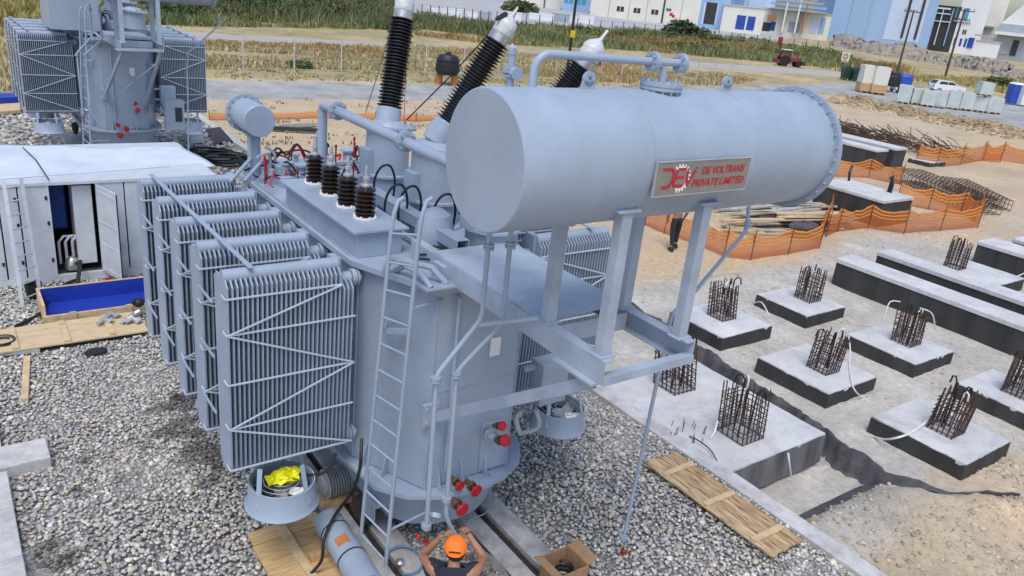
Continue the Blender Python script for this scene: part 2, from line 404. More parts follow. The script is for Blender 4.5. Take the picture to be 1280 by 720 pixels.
GX, GY = np.meshgrid(gx, gy, indexing='ij'); GZ = ground_z(GX, GY)
ni, nj = GX.shape; gv = np.stack([GX, GY, GZ], -1).reshape(-1, 3)
ii, jj = np.meshgrid(np.arange(ni-1), np.arange(nj-1), indexing='ij'); q = (ii*nj+jj).ravel()
gf = np.stack([q, q+nj, q+nj+1, q+1], -1)
me = bpy.data.meshes.new('ground'); me.from_pydata(gv.tolist(), [], gf.tolist()); me.polygons.foreach_set('use_smooth', [True]*len(me.polygons))
x, y = gv[:, 0], gv[:, 1]
grey = sm(8, 9, x)*(1-sm(24, 30, x))*np.clip(sm(3.0, 4.3, y)*.62+sm(4.3, 5.2, y)*.38, 0, 1)*(1-sm(11.8, 14.5, y)) + .5*sm(20, 26, x)*(1-sm(40, 50, x))*(1-sm(15, 19, y))
grey = np.clip(grey*1.0, 0, 1)
dryg = np.clip(sm(46.5, 49, y)+sm(104, 107, x), 0, 1)*.75
grey = grey*np.where(x > 12.2, .74, .95)
setcol(me, np.stack([grey, dryg, x*0, x*0+1], -1))
me.materials.append(MATS['site_earth']); go = bpy.data.objects.new('ground', me); COL.objects.link(go); struct(go)

def sheet(name, pts, z, m, step=2.0, amp=.3, seed=1):
    """flat sheet with an uneven outline"""
    rs = random.Random(seed); o = []
    for i, p in enumerate(pts):
        a = V((*p, 0)); b = V((*pts[(i+1) % len(pts)], 0)); n = max(1, int((b-a).length/step))
        for k in range(n):
            t = a.lerp(b, k/n); o.append((t.x+rs.uniform(-amp, amp), t.y+rs.uniform(-amp, amp), z))
    mb = MB(); mb.add(o, [tuple(range(len(o)))]); return struct(obj(name, mb, m))
sheet('gravel_road', [(-40, 40.6), (30, 40.8), (68.5, 41.5), (69.5, 30), (70, -40), (106, -40), (106, 46), (92, 56), (60, 49.5), (30, 47.2), (-40, 46.4)], -.444, 'road_gravel', 2.2, .35, 3)
sheet('dirt_track', [(-40, 69), (20, 70.5), (60, 66.5), (110, 58), (112, 66), (70, 72.5), (20, 75.5), (-40, 75)], -.440, 'track', 3, .5, 4)
sheet('concrete_yard', [(20, 140), (88, 127), (128, 127), (182, 139), (240, 168), (420, 240), (420, 600), (20, 600)], -.42, 'asphalt_far', 8, .6, 5)

# gravel pit: floor sheet, then real stones
mb = MB(); mb.add([(-6, 1, -.02), (8.56, 1, -.02), (8.56, 40, -.02), (-6, 40, -.02)], [(0, 1, 2, 3)])
struct(obj('gravel_bed', mb, 'pit_floor'))

def rock_shapes(n, rs):
    g = [(a, b, c) for a in (-1, 0, 1) for b in (-1, 0, 1) for c in (-1, 0, 1) if (a, b, c) != (0, 0, 0)]
    idx = {p: i for i, p in enumerate(g)}; fs = []
    for ax in range(3):
        for s in (-1, 1):
            for a in (-1, 0):
                for b in (-1, 0):
                    def P(i, j):
                        t = [0, 0, 0]; t[ax] = s; t[(ax+1) % 3] = i; t[(ax+2) % 3] = j; return idx[tuple(t)]
                    f = [P(a, b), P(a+1, b), P(a+1, b+1), P(a, b+1)]; fs.append(f if s > 0 else f[::-1])
    out = []
    for k in range(n):
        p = np.array(g, float); L = np.linalg.norm(p, axis=1, keepdims=True); p = p/L**.75*(1+rs.uniform(-.16, .16, (26, 1))); p += rs.uniform(-.08, .08, p.shape); out.append(p)
    return out, np.array(fs)
def scatter(name, m, pts, size, cols, rs, flat=.62, parent=None):
    shapes, fs = rock_shapes(10, rs); n = len(pts); vi = rs.randint(0, 10, n); S = np.array(shapes)[vi]
    sc = size[:, None]*np.stack([rs.uniform(.75, 1.25, n), rs.uniform(.7, 1.1, n), rs.uniform(.45, .8, n)*flat/.62], -1); S = S*sc[:, None, :]
    def rot(ax, ang):
        c, s = np.cos(ang), np.sin(ang); M = np.zeros((n, 3, 3)); i, j, k = ax, (ax+1) % 3, (ax+2) % 3
        M[:, i, i] = 1; M[:, j, j] = c; M[:, k, k] = c; M[:, j, k] = -s; M[:, k, j] = s; return M
    M = rot(2, rs.uniform(0, 6.28, n)) @ rot(0, rs.normal(0, .45, n)) @ rot(2, rs.uniform(0, 6.28, n))
    S = np.einsum('nij,nkj->nki', M, S)+pts[:, None, :]
    F = (fs[None]+(np.arange(n)*26)[:, None, None]).reshape(-1, 4)
    me = bpy.data.meshes.new(name); nv = n*26; nf = len(F)
    me.vertices.add(nv); me.vertices.foreach_set('co', S.reshape(-1).astype(np.float32)); me.loops.add(nf*4); me.loops.foreach_set('vertex_index', F.reshape(-1).astype(np.int32))
    me.polygons.add(nf); me.polygons.foreach_set('loop_start', np.arange(0, nf*4, 4, dtype=np.int32)); me.polygons.foreach_set('loop_total', np.full(nf, 4, dtype=np.int32))
    me.polygons.foreach_set('use_smooth', np.ones(nf, bool)); me.update(calc_edges=True)
    setcol(me, np.concatenate([np.repeat(cols, 26, axis=0), np.ones((nv, 1))], 1))
    me.materials.append(MATS[m]); o = bpy.data.objects.new(name, me); COL.objects.link(o); o['kind'] = 'stuff'
    if parent: o.parent = parent
    return o
PAL = np.array([(.33, .335, .335), (.24, .25, .265), (.42, .405, .37), (.38, .34, .285), (.16, .17, .18), (.5, .5, .485), (.28, .3, .325), (.34, .31, .265), (.26, .26, .25), (.37, .375, .38)])
PALW = np.array([.2, .16, .12, .09, .07, .06, .12, .06, .07, .05])
def stone_cols(n, rs):
    c = PAL[rs.choice(len(PAL), n, p=PALW/PALW.sum())]; return np.clip(c*1.68*np.array([1.03, 1, .95])*rs.uniform(.74, 1.15, (n, 1)), 0, .82)
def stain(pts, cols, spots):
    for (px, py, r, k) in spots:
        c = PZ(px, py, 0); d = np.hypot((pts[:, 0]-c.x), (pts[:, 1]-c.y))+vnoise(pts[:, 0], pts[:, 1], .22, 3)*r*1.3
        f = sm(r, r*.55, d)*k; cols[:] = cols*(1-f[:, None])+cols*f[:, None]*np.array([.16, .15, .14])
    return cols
rs = np.random.RandomState(21); pts = []
step = .047
for xx in np.arange(.13, 8.55, step):
    yy = np.arange(3.0, 16.8, step); pts.append(np.stack([np.full_like(yy, xx), yy, yy*0], -1))
pts = np.concatenate(pts); pts[:, :2] += rs.uniform(-.028, .028, (len(pts), 2)); pts[:, 2] = rs.uniform(-.005, .03, len(pts))+fbm(pts[:, 0], pts[:, 1], 1.6, 8)*.06
def outside(p, x0, x1, y0, y1): return ~((p[:, 0] > x0) & (p[:, 0] < x1) & (p[:, 1] > y0) & (p[:, 1] < y1))
keep = outside(pts, 3.22, 3.92, 4, 12)&outside(pts, 4.66, 5.36, 4, 12)&outside(pts, -.6, 2.5, 13.62, 14.56)&outside(pts, 1.0, 3.4, 14.7, 15.65)&~((pts[:, 1] > 13.2) & (pts[:, 0] > 3.0))
keep &= ~((pts[:, 0] > 3.0) & (pts[:, 1] > 9.2) & (pts[:, 0] < 5.6)) & ~((pts[:, 0] > 4.9) & (pts[:, 1] > 9.0)) & ~((pts[:, 1] < 4.6) & (pts[:, 0] < 4.2))
def in_view(p, m=130):
    d = p-np.array(CP)[None]; z = d@np.array(FW); x = 640+CAM_F*(d@np.array(RT))/z; y = 360-CAM_F*(d@np.array(UP))/z; return (z > 0) & (x > -m) & (x < 1280+m) & (y > -m) & (y < 720+m)
keep &= in_view(pts)
pts = pts[keep]; n = len(pts); size = rs.choice([.017, .022, .027, .036], n, p=[.27, .4, .25, .08])*rs.uniform(.85, 1.2, n)
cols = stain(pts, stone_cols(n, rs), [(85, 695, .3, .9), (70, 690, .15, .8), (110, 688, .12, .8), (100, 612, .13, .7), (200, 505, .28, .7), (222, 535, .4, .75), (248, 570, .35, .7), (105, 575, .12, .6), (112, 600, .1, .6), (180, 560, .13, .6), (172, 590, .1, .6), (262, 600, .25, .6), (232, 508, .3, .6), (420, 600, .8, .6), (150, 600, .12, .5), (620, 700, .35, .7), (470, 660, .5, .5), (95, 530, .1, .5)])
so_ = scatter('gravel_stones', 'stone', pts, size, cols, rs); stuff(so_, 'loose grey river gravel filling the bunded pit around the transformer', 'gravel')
pts = np.stack([rs.uniform(-1, 8.5, 7000), rs.uniform(17.5, 36, 7000), rs.uniform(0, .03, 7000)], -1)
keep = outside(pts, -2, 4.3, 16.5, 20.5); pts = pts[keep]; n = len(pts)
so2 = scatter('gravel_stones', 'stone', pts, rs.uniform(.05, .085, n), stone_cols(n, rs)*.9, rs); stuff(so2, 'grey gravel spread round the far transformer and behind the white cabinets', 'gravel')

# earth clods and pebbles in the yard
N_ = 5200; cx = np.concatenate([rs.uniform(8.95, 14.5, 4200), rs.uniform(12, 34, 3800)]); cy = np.concatenate([rs.uniform(2.0, 5.0, 4200), rs.uniform(2.5, 17, 3800)])
k_ = (vnoise(cx, cy, 1.4, 77) > -.12); cx, cy = cx[k_], cy[k_]
cz = ground_z(cx, cy); n = len(cx); sz = np.where(cx < 13.6, rs.gamma(1.0, .009, n)+.005, rs.gamma(1.4, .009, n)+.009)
cl = np.array([.55, .48, .38])*rs.uniform(.6, 1.2, (n, 1))+rs.uniform(-.02, .03, (n, 1))
cb = scatter('earth_clods', 'stone', np.stack([cx, cy, cz], -1), sz, cl, rs); stuff(cb, 'tan earth clods and small stones scattered over the building site', 'rubble')
N_ = 2600; cy = rs.uniform(14, 42, N_); cx = 67+rs.normal(0, 1.3, N_); cz = ground_z(cx, cy); cl = np.array([.4, .3, .18])*rs.uniform(.6, 1.2, (N_, 1))
stuff(scatter('earth_clods', 'stone', np.stack([cx, cy, cz], -1), rs.uniform(.06, .22, N_), cl, rs), 'low brown windrow of earth clods along the edge of the gravel road', 'rubble')

# membrane lining the step beside the big slab
mb = MB(); vs = []; fs = []; m_ = 120; rr = random.Random(4)
ys = np.linspace(12.2, 3.4, m_)
for i, yy in enumerate(ys):
    xx = float(strip_x(yy)); nf = float(sm(3.6, 5.6, yy)); wv = .05*math.sin(i*.55)+.035*math.sin(i*1.7+1)+rr.uniform(-.02, .02); zt = -.36+.05*nf+.03*math.sin(i*.5)+rr.uniform(-.018, .018)+.1*max(0, (4.9-yy))
    g0 = float(ground_z(xx-.22, yy)); g1 = float(ground_z(xx+.2, yy))
    vs += [(xx-.12-.08*nf+wv, yy, g0-.01), (xx-.09-.04*nf+wv*.8, yy, g0+.05*nf+.01), (xx-.09+wv, yy, zt-.06), (xx-.03+wv*.5, yy, zt+.01), (xx+.05+wv*.4, yy, max(g1, zt-.03)+.008), (xx+.1+.06*nf+wv, yy, g1-.01)]
for i in range(m_-1):
    for k in range(5): a = i*6+k; fs.append((a, a+1, a+7, a+6))
mb.add(vs, fs); o = obj('geotextile_membrane', mb, 'geotextile', sharp=60); tag(o, 'crumpled dark grey geotextile strip lining the step beside the large slab', 'membrane')
mb = MB(); vs = []; fs = []
a, b = PZ(985, 640, -.3), PZ(1092, 600, -.5)
for i in range(26):
    p = a.lerp(b, i/25); k = math.sin(i*.9)*.03
    gz = float(ground_z(p.x, p.y))
    vs += [(p.x+k, p.y-.14, float(ground_z(p.x, p.y-.14))+.012), (p.x, p.y-.04+k, gz+.05+k*.5), (p.x, p.y+.06+k, gz+.02), (p.x+k, p.y+.16, float(ground_z(p.x, p.y+.16))+.012)]
for i in range(25):
    for k in range(3): q_ = i*4+k; fs.append((q_, q_+1, q_+5, q_+4))
mb.add(vs, fs); tag(obj('geotextile_membrane', mb, 'geotextile', sharp=60), 'short dark membrane edge between the earth heap and the slab pit', 'membrane')

# concrete kerbs of the pit and the rail beams under the transformers
def kerb(x0, x1, y0, y1, z0, z1, label, name='kerb', m='concrete_kerb', piece=0):
    t = thing(name, label, 'kerb', ((x0+x1)/2, (y0+y1)/2, z0)); along_y = (y1-y0) > (x1-x0); L = (y1-y0) if along_y else (x1-x0); n = max(1, round(L/piece)) if piece else 1
    for k in range(n):
        a, b = k*L/n+.006, (k+1)*L/n-.006; j = rnd.uniform(-.006, .006); mb = MB()
        if along_y: mb.bx(x0+j, x1+j, y0+a, y0+b, z0, z1+j)
        else: mb.bx(x0+a, x0+b, y0+j, y1+j, z0, z1+j)
        obj('kerb_stone', mb, m, t, bevel=.012)
    return t
kerb(8.56, 8.86, 1.5, 40, -.7, .06, 'long pale concrete kerb between the gravel pit and the footings', piece=5.5)
kerb(-.35, .12, 3, 10.05, -.4, .15, 'wide pale concrete kerb along the outer edge of the gravel, below the cross beam', piece=2.0)
kerb(-1.2, .6, 10.1, 10.62, -.4, .17, 'short concrete cross beam butting onto the outer kerb')
kerb(-.3, .1, 10.64, 13.4, -.4, .12, 'narrow concrete kerb running from the cross beam towards the timber deck', piece=3)
for (x0, x1, lab) in ((3.26, 3.50, 'concrete rail beam under the ladder, outer half'), (3.62, 3.9, 'concrete rail beam under the ladder, inner half'), (4.68, 4.92, 'concrete rail beam by the red valves, half on the worker side'), (5.05, 5.34, 'concrete rail beam by the red valves, half on the open gravel side')):
    kerb(x0, x1, 2.5, 11.6, -.4, .1, lab, name='rail_beam', m='concrete', piece=9.1)
for xc, lab in ((3.56, 'rusty rail sunk between the concrete beams below the ladder'), (4.985, 'rusty rail sunk between the concrete beams below the red valves')):
    mb = MB(); mb.bx(xc-.06, xc+.06, 2.5, 11.6, -.3, -.03); mb.bx(xc-.035, xc+.035, 2.5, 11.6, -.02, .05); tag(obj('rail', mb, 'rust_oil'), lab, 'rail')

# ================================================================== THE TRANSFORMER
TX = 4.4                                  # tank centre line
def text_mesh(body, shear=0.0, bold=0.0):
    cu = bpy.data.curves.new('t', 'FONT'); cu.body = body; cu.size = 1; cu.shear = shear; cu.offset = bold; cu.fill_mode = 'BOTH'; cu.extrude = .0
    o = bpy.data.objects.new('t', cu); COL.objects.link(o); dg = bpy.context.evaluated_depsgraph_get(); dg.update()
    me = bpy.data.meshes.new_from_object(o.evaluated_get(dg)); vs = [tuple(v.co) for v in me.vertices]; fs = [tuple(p.vertices) for p in me.polygons]
    bpy.data.objects.remove(o); bpy.data.curves.remove(cu); bpy.data.meshes.remove(me); return vs, fs
def put_text(mb, body, p0, ex, ez, W, H, shear=0, bold=0):
    vs, fs = text_mesh(body, shear, bold); xs = [v[0] for v in vs]; ys = [v[1] for v in vs]; x0, x1, y0, y1 = min(xs), max(xs), min(ys), max(ys)
    mb.add([V(p0)+V(ex)*((v[0]-x0)/(x1-x0)*W)+V(ez)*((v[1]-y0)/(y1-y0)*H) for v in vs], fs)

UNIT = thing('power_transformer', 'large blue grey power transformer with cylindrical conservator, name plate and banks of radiators', 'transformer', (TX, 8.6, 0), group=None)
def part(name, mb, m='paint', parent=None, **k): return obj(name, mb, m, parent or UNIT, **k)

# tank ------------------------------------------------------------
def plan(off=0, near=6.25, cut=.95):
    return [(3.42-off, 11.0), (3.42-off, near+cut), (3.85-off*.8, near-off), (4.95+off*.8, near-off), (5.38+off, near+cut), (5.38+off, 11.0), (4.95, 11.6+off), (3.85, 11.6+off)]
def plan_round(off):
    o = [(3.42-off, 11.2), (3.42-off, 7.3)]
    for k in range(1, 8):
        a = math.pi*k/8; o.append((TX-(.98+off)*math.cos(a)*(1 if k not in (1, 7) else .995), 7.1-(1.0+off*.9)*math.sin(a)**.75))
    return o+[(5.38+off, 7.3), (5.38+off, 11.2), (4.95, 11.6+off), (3.85, 11.6+off)]
mb = MB(); mb.prism(plan(), 1.07, 3.46); tank = part('tank', mb, bevel=.02)
mb = MB(); mb.prism(plan(.1), 3.463, 3.54); part('cover', mb, parent=tank, bevel=.008)
mb = MB(); mb.prism(plan_round(.11), 1.02, 1.068); part('base_flange', mb, parent=tank)
mb = MB(); mb.loft([(x+(TX-x)*.12, y+(8.8-y)*.06) for x, y in plan_round(-.1)], .42, plan_round(-.02), 1.018); part('lower_tank', mb, parent=tank)
for (x, y, dx, dy) in ((4.0, 6.25, 0, -1), (4.3, 6.25, 0, -1), (4.62, 6.25, 0, -1), (3.62, 6.72, -.9, -.43), (3.5, 7.0, -.9, -.43), (5.2, 6.72, .9, -.43)):
    mb = MB(); w_ = V((-dy, dx, 0)).normalized()*.008; d = V((dx, dy, 0))
    p = [V((x, y, 1.07)), V((x, y, 1.07))+d*.11, V((x, y, 1.07))+d*.02+V((0, 0, .26)), V((x, y, 1.33))]
    mb.extr([q-w_ for q in p], w_*2); part('gusset', mb, parent=tank)
for (x, y, z, n_, d) in ((4.42, 6.238, 1.9, 5, (1, 0)),):
    mb = MB(); mb.bx(4.55, 4.86, 6.225, 6.249, 1.12, 1.75); part('inspection_plate', mb, parent=tank, bevel=.006)
mb = MB()
for i in range(22):
    x = 3.85+1.1*i/21; mb.cyl((x, 6.19, 3.545), (x, 6.19, 3.575), .013, 6); 
for i in range(60): mb.cyl((3.355, 7.3+i*.062, 3.541), (3.355, 7.3+i*.062, 3.57), .012, 6)
stuff(part('cover_bolts', mb, 'steel_zinc', tank))
for sx in (-1, 1):                        # jacking brackets
    mb = MB(); cx = TX+sx*.72; mb.bx(cx-.2, cx+.2, 6.72, 7.0, .62, .66); mb.bx(cx-.18, cx-.16, 6.75, 7.0, .42, .62); mb.bx(cx+.16, cx+.18, 6.75, 7.0, .42, .62); part('jacking_bracket', mb, parent=tank)
for xr in (3.58, 5.0):
    for yr in (7.2, 10.6):
        mb = MB(); mb.lathe((xr-.06, yr, .255), (1, 0, 0), [(0, .17), (.03, .2), (.09, .2), (.12, .17)], 18); mb.bx(xr-.09, xr-.07, yr-.12, yr+.12, .2, .45); mb.bx(xr+.07, xr+.09, yr-.12, yr+.12, .2, .45); part('wheel', mb, 'rust_oil')
for (x, y) in ((3.85, 6.25), (4.95, 6.25), (3.42, 7.2), (5.38, 7.2)): mb = MB(); mb.cyl((x, y, 1.08), (x, y, 3.455), .012, 6); part('weld_seam', mb, parent=tank)
for z in (2.3,): mb = MB(); mb.bx(3.88, 4.92, 6.243, 6.2495, z-.006, z+.006); part('weld_seam', mb, parent=tank)
# lifting hooks on tank wall, small wall details
for (x, y, z) in ((3.6, 6.72, 2.95), (5.25, 6.6, 2.9)):
    mb = MB(); mb.beam((x-.16, y-.12, z), (x+.06, y-.22, z), .05, .05); mb.cyl((x-.16, y-.12, z), (x-.05, y+.05, z-.03), .03, 8); part('lifting_trunnion', mb, parent=tank)
mb = MB(); mb.bx(4.55, 4.68, 6.23, 6.248, 2.6, 2.82); part('rating_label', mb, 'sign_white', tank)

# radiators ------------------------------------------------------------
ZB, ZT, RD = 1.40, 3.575, .42
def fin_mesh(h, name):
    mb = MB(); y0, y1 = 0, RD; c = .07
    mb.extr([(0, y0+.02, c), (0, y0+.07, 0), (0, y1-.07, 0), (0, y1-.02, c), (0, y1, h-.09), (0, y1-.08, h-.03), (0, y0+.07, h-.03), (0, y0, h-.09)], (.0155, 0, 0))
    me = mesh_of(mb, name); fixn(me); me.materials.append(MATS['paint']); return me
FIN, FIN_S = fin_mesh(ZT-ZB, 'fin'), fin_mesh(ZT-ZB-.17, 'fin_short')
NF = 28
def radiator(x_out, x_in, yf, front):
    s = 1 if x_in > x_out else -1; L = abs(x_in-x_out); mb = MB()
    zt, zb = ZT-.02, ZB+.05; ym = yf+RD/2
    mb.cyl((x_out+s*.01, ym-.06, zt+.0), (x_in-s*.16, ym-.06, zt+.0), .07, 14)
    mb.cyl((x_in-s*.12, ym, zt-.2), (x_in+s*.02, ym, zt-.2), .07, 12); mb.bx(x_in-s*.2, x_in-s*.12, ym-.09, ym+.09, zt-.28, zt+.06)
    r = part('radiator', mb)
    mb = MB(); mb.cyl((x_out+s*.01, ym, zb), (x_in, ym, zb), .055, 12); part('lower_header', mb, parent=r)
    o = org_of(r)
    for k in range(NF):
        xx = x_out+s*(.012+k*(L-.05)/(NF-1)) - (.0155 if s < 0 else 0); short = k >= NF-3
        inst('fin', FIN_S if short else FIN, r, V((xx, yf, ZB))-o)
    mb = MB(); zs = lambda t: ZT-.05-t*(ZT-ZB-.1); xl, xr_ = (x_out, x_in) if s > 0 else (x_in, x_out); yy = yf-.006
    tl = (.07, .25, .51, .75, .985)
    for i, t in enumerate(tl):
        xe = xr_ - (.16 if (i == 0 and s > 0) else 0); xs_ = xl + (.16 if (i == 0 and s < 0) else 0)
        mb.beam((xs_, yy, zs(t)), (xe, yy, zs(t)), .014, .016)
    A, B = (x_out, x_in) if s > 0 else (x_out, x_in)
    for (ta, tb, aa) in ((.25, .07, 0), (.25, .51, 0), (.75, .51, 0), (.75, .985, 0)):
        mb.beam((A, yy-.01, zs(ta)), (B-(s*.16 if tb == .07 else 0), yy-.01, zs(tb)), .012, .016)
    for t in tl: mb.bx(x_out-s*.012, x_out, yf-.01, yf+.12, zs(t)-.008, zs(t)+.008)
    part('brace_rods', mb, 'paint_rod_lit', r)
    # valves to the tank
    xt = 3.42 if s > 0 else 5.38
    for z in (zt-.2, zb):
        mb = MB(); a, b = x_in+s*.02, xt; mb.cyl((a, ym, z), (b, ym, z), .055, 10)
        for f in (.15, .35, .62): mb.cyl((a+(b-a)*f-.012, ym, z), (a+(b-a)*f+.012, ym, z), .095, 14)
        part('valve', mb, parent=r)
    return r
RY = [6.95+.87*k for k in range(5)]
for k, yf in enumerate(RY):
    radiator(1.96, 3.28, yf, k == 0); radiator(6.84, 5.52, yf, k == 0)
for X in (2.22, 6.5):
    mb = MB(); mb.beam((X, 7.0, ZT+.075), (X-.1*(1 if X < 4 else -1), RY[-1]+.25, ZT+.075), .05, .012); part('tie_bar', mb, 'paint')
for X in (1.94, 6.86):
    for z in (1.95, 2.6, 3.2):
        for k in range(4):
            mb = MB(); y0 = RY[k]+RD; mb.beam((X, y0-.02, z), (X, y0+.47, z+.0), .02, .02); part('spacer_bar', mb, 'paint')

# cooling fans ------------------------------------------------------------
def fan(cx, cy, bag):
    mb = MB(); n = 28; zb, zt = .90, 1.19
    mb.lathe((cx, cy, zb), (0, 0, 1), [(0, .39), (.012, .395), (.05, .365), (zt-zb, .35), (zt-zb, .335), (.05, .348), (0.0, .375)], n)
    f = part('fan_cowl', mb); m2 = MB(); m2.cyl((cx, cy, zb+.05), (cx, cy, zb+.2), .09, 14); part('motor', m2, 'steel_zinc', f)
    for k in range(6):
        a = k*math.pi/3; m2 = MB(); p = [V((cx+math.cos(a)*.08, cy+math.sin(a)*.08, zb+.13)), V((cx+math.cos(a+.16)*.32, cy+math.sin(a+.16)*.32, zb+.1)), V((cx+math.cos(a+.5)*.32, cy+math.sin(a+.5)*.32, zb+.19)), V((cx+math.cos(a+.6)*.08, cy+math.sin(a+.6)*.08, zb+.18))]
        m2.extr(p, (0, 0, .008)); part('blade', m2, 'steel_zinc', f)
    for k in range(4):
        a = k*math.pi/2+.5; m2 = MB(); m2.beam((cx+math.cos(a)*.36, cy+math.sin(a)*.36, zb+.12), (cx+math.cos(a)*.3, cy+math.sin(a)*.3+.06, ZB+.05), .05, .012); part('fan_strut', m2, 'paint', f)
    m2 = MB()
    for k in range(5): m2.tube([(cx+math.cos(t)*(.065*k+.06), cy+math.sin(t)*(.065*k+.06), zt-.01) for t in np.linspace(0, 6.28, 26)], .004, 5, False)
    part('fan_guard', m2, 'steel_zinc', f)
    return f
for (cx, cy) in ((2.5, 6.98), (6.3, 6.93)): fan(cx, cy, False)
for (cx, cy) in ((2.6, 9.3), (6.3, 9.3)): fan(cx, cy, False)

# LV box with four dark bushings ------------------------------------------------
mb = MB(); mb.bx(3.40, 3.92, 7.2, 9.3, 3.54, 3.826); lvb = part('bushing_box', mb, bevel=.006)
mb = MB(); mb.bx(3.33, 3.97, 7.14, 9.36, 3.828, 3.85); part('box_lid', mb, parent=lvb)
for (x, y) in ((3.665, 7.6), (3.665, 8.07), (3.68, 8.58), (3.7, 9.12)):
    mb = MB(); prof = [(0, .105), (.03, .105)]; z = .03
    for k in range(6): prof += [(z, .07), (z+.012, .072), (z+.022, .112), (z+.034, .112), (z+.046, .075)]; z += .05
    prof += [(z, .07), (z+.02, .05)]
    mb.lathe((x, y, 3.862), (0, 0, 1), prof, 22); b = part('low_voltage_bushing', mb, 'brown_glaze')
    mb = MB(); mb.lathe((x, y, 3.852), (0, 0, 1), [(0, .13), (.018, .13), (.02, .11)], 20)
    for k in range(8): mb.cyl((x+.12*math.cos(k*.785), y+.12*math.sin(k*.785), 3.86), (x+.12*math.cos(k*.785), y+.12*math.sin(k*.785), 3.888), .012, 6)
    part('mounting_ring', mb, 'sign_white', b)
    mb = MB(); mb.lathe((x, y, 3.862+z), (0, 0, 1), [(0, .055), (.035, .055), (.045, .03), (.08, .028), (.085, .038), (.12, .038), (.125, .022), (.235, .02), (.24, .0)], 14); part('terminal', mb, 'glassy_cap', b)

# HV turrets and bushings ---------------------------------------------------------
def shed_prof(L, n, rc, rs_):
    p = [(0, rc)]; s = L/n
    for k in range(n):
        r_ = rs_ if k % 2 == 0 else rs_*.9; z = k*s; p += [(z+s*.15, rc), (z+s*.5, r_), (z+s*.66, r_), (z+s*.85, rc)]
    return p+[(L, rc)]
def hv(bp, tp, turret):
    b, t = V(bp), V(tp); d = (t-b); L = d.length; d.normalize()
    if turret:
        tx, ty, r_, zt = turret; mb = MB(); mb.lathe((tx, ty, 3.541), (0, 0, 1), [(0, r_+.09), (.03, r_+.09), (.032, r_), (.30, r_), (.301, r_+.05), (.33, r_+.05), (.332, r_), (zt-3.54, r_)], 28); tu = part('bushing_turret', mb)
        mb = MB(); top = V((tx, ty, zt)); c = top+V((0, 0, .002)); mb.lathe(c, (d+V((0, 0, 3))).normalized(), [(0, r_+.08), (.03, r_+.08), (.032, r_*.8), (.08, .2), (.1, .16)], 26)
        for k in range(16): a = k*math.pi/8; mb.cyl(c+V((math.cos(a)*(r_+.05), math.sin(a)*(r_+.05), .0)), c+V((math.cos(a)*(r_+.05), math.sin(a)*(r_+.05), .055)), .016, 6)
        part('turret_cover', mb, parent=tu)
        mb = MB(); mb.bx(tx-r_-.06, tx-r_+.02, ty-.12, ty+.12, 3.85, 4.2); part('terminal_box', mb, parent=tu)
    mb = MB(); mb.lathe(b, d, [(-.3, .14), (-.28, .17), (-.02, .165), (0, .15)], 20); hb = part('high_voltage_bushing', mb)
    mb = MB(); mb.lathe(b, d, shed_prof(L, 27, .105, .172), 22); part('insulator', mb, 'black_rubber', hb)
    mb = MB(); mb.lathe(t, d, [(0, .125), (.09, .125), (.1, .1)], 18); part('collar', mb, 'metal_cap', hb)
    mb = MB(); mb.lathe(t+d*.09, d, [(0, .115), (.03, .128), (.08, .122), (.13, .13), (.18, .105), (.22, .055), (.25, .022), (.36, .013), (.37, 0)], 20)
    mb.v = [(x+rnd.uniform(-.008, .008), y+rnd.uniform(-.008, .008), z+rnd.uniform(-.008, .008)) for x, y, z in mb.v]; part('wrapped_cap', mb, 'white_wrap', hb, sharp=75)
    return hb
hv(PY(487, 135, 9.5), PY(503, 24, 9.75), (4.84, 9.42, .29, 4.46))
hv(PY(560, 152, 8.1), PY(621, 52, 7.95), (4.84, 8.12, .31, 4.46))
hv(PY(668, 165, 6.9), PY(727, 83, 6.7), (4.9, 6.92, .3, 4.3))
# thin lines tied to the bushings
a, b = PY(485, 48, 9.7), PY(457, 138, 9.9)
for (p, q, m_, r_) in ((PY(487, 42, 9.7), PY(457, 140, 9.2), 'cable', .006), (PY(509, 40, 9.7), PY(505, 152, 9.3), 'red_paint', .006), (PY(624, 28, 7.95), PY(508, 150, 9.0), 'cable', .009)):
    mb = MB(); mb.tube([p, (p+q)/2-V((0, 0, .03)), q], r_, 5); part('tie_line', mb, m_)
mb = MB(); mb.tube([PY(620, 24, 7.9), PY(630, 19, 7.9), PY(634, 16, 7.88)], [.02, .035, .025], 8); part('strap_bundle', mb, 'cable')

# oil pipe along the cover to the conservator ----------------------------------------
PXX = 4.05; zp = PX(470, 160, PXX).z; ye = PX(405, 131, PXX).y
mb = MB(); mb.tube([(PXX, ye+.04, 3.54), (PXX, ye+.04, zp-.1), (PXX, ye+.02, zp-.03), (PXX, ye-.05, zp), (PXX, 4.6, zp-.02)], .062, 14); mp_ = part('oil_pipe', mb)
for px in ((422, 137), (507, 178)):
    y = PX(*px, PXX).y; mb = MB()
    for s in (-.03, .01): mb.cyl((PXX, y+s, zp), (PXX, y+s+.025, zp), .115, 16)
    for k in range(8): mb.cyl((PXX+.09*math.cos(k*.785), y-.05, zp+.09*math.sin(k*.785)), (PXX+.09*math.cos(k*.785), y+.06, zp+.09*math.sin(k*.785)), .014, 6)
    part('pipe_flange', mb, parent=mp_)
mb = MB(); mb.bx(PXX-.09, PXX+.09, 5.5, 5.75, zp-.1, zp+.12); part('gas_relay', mb, parent=mp_)
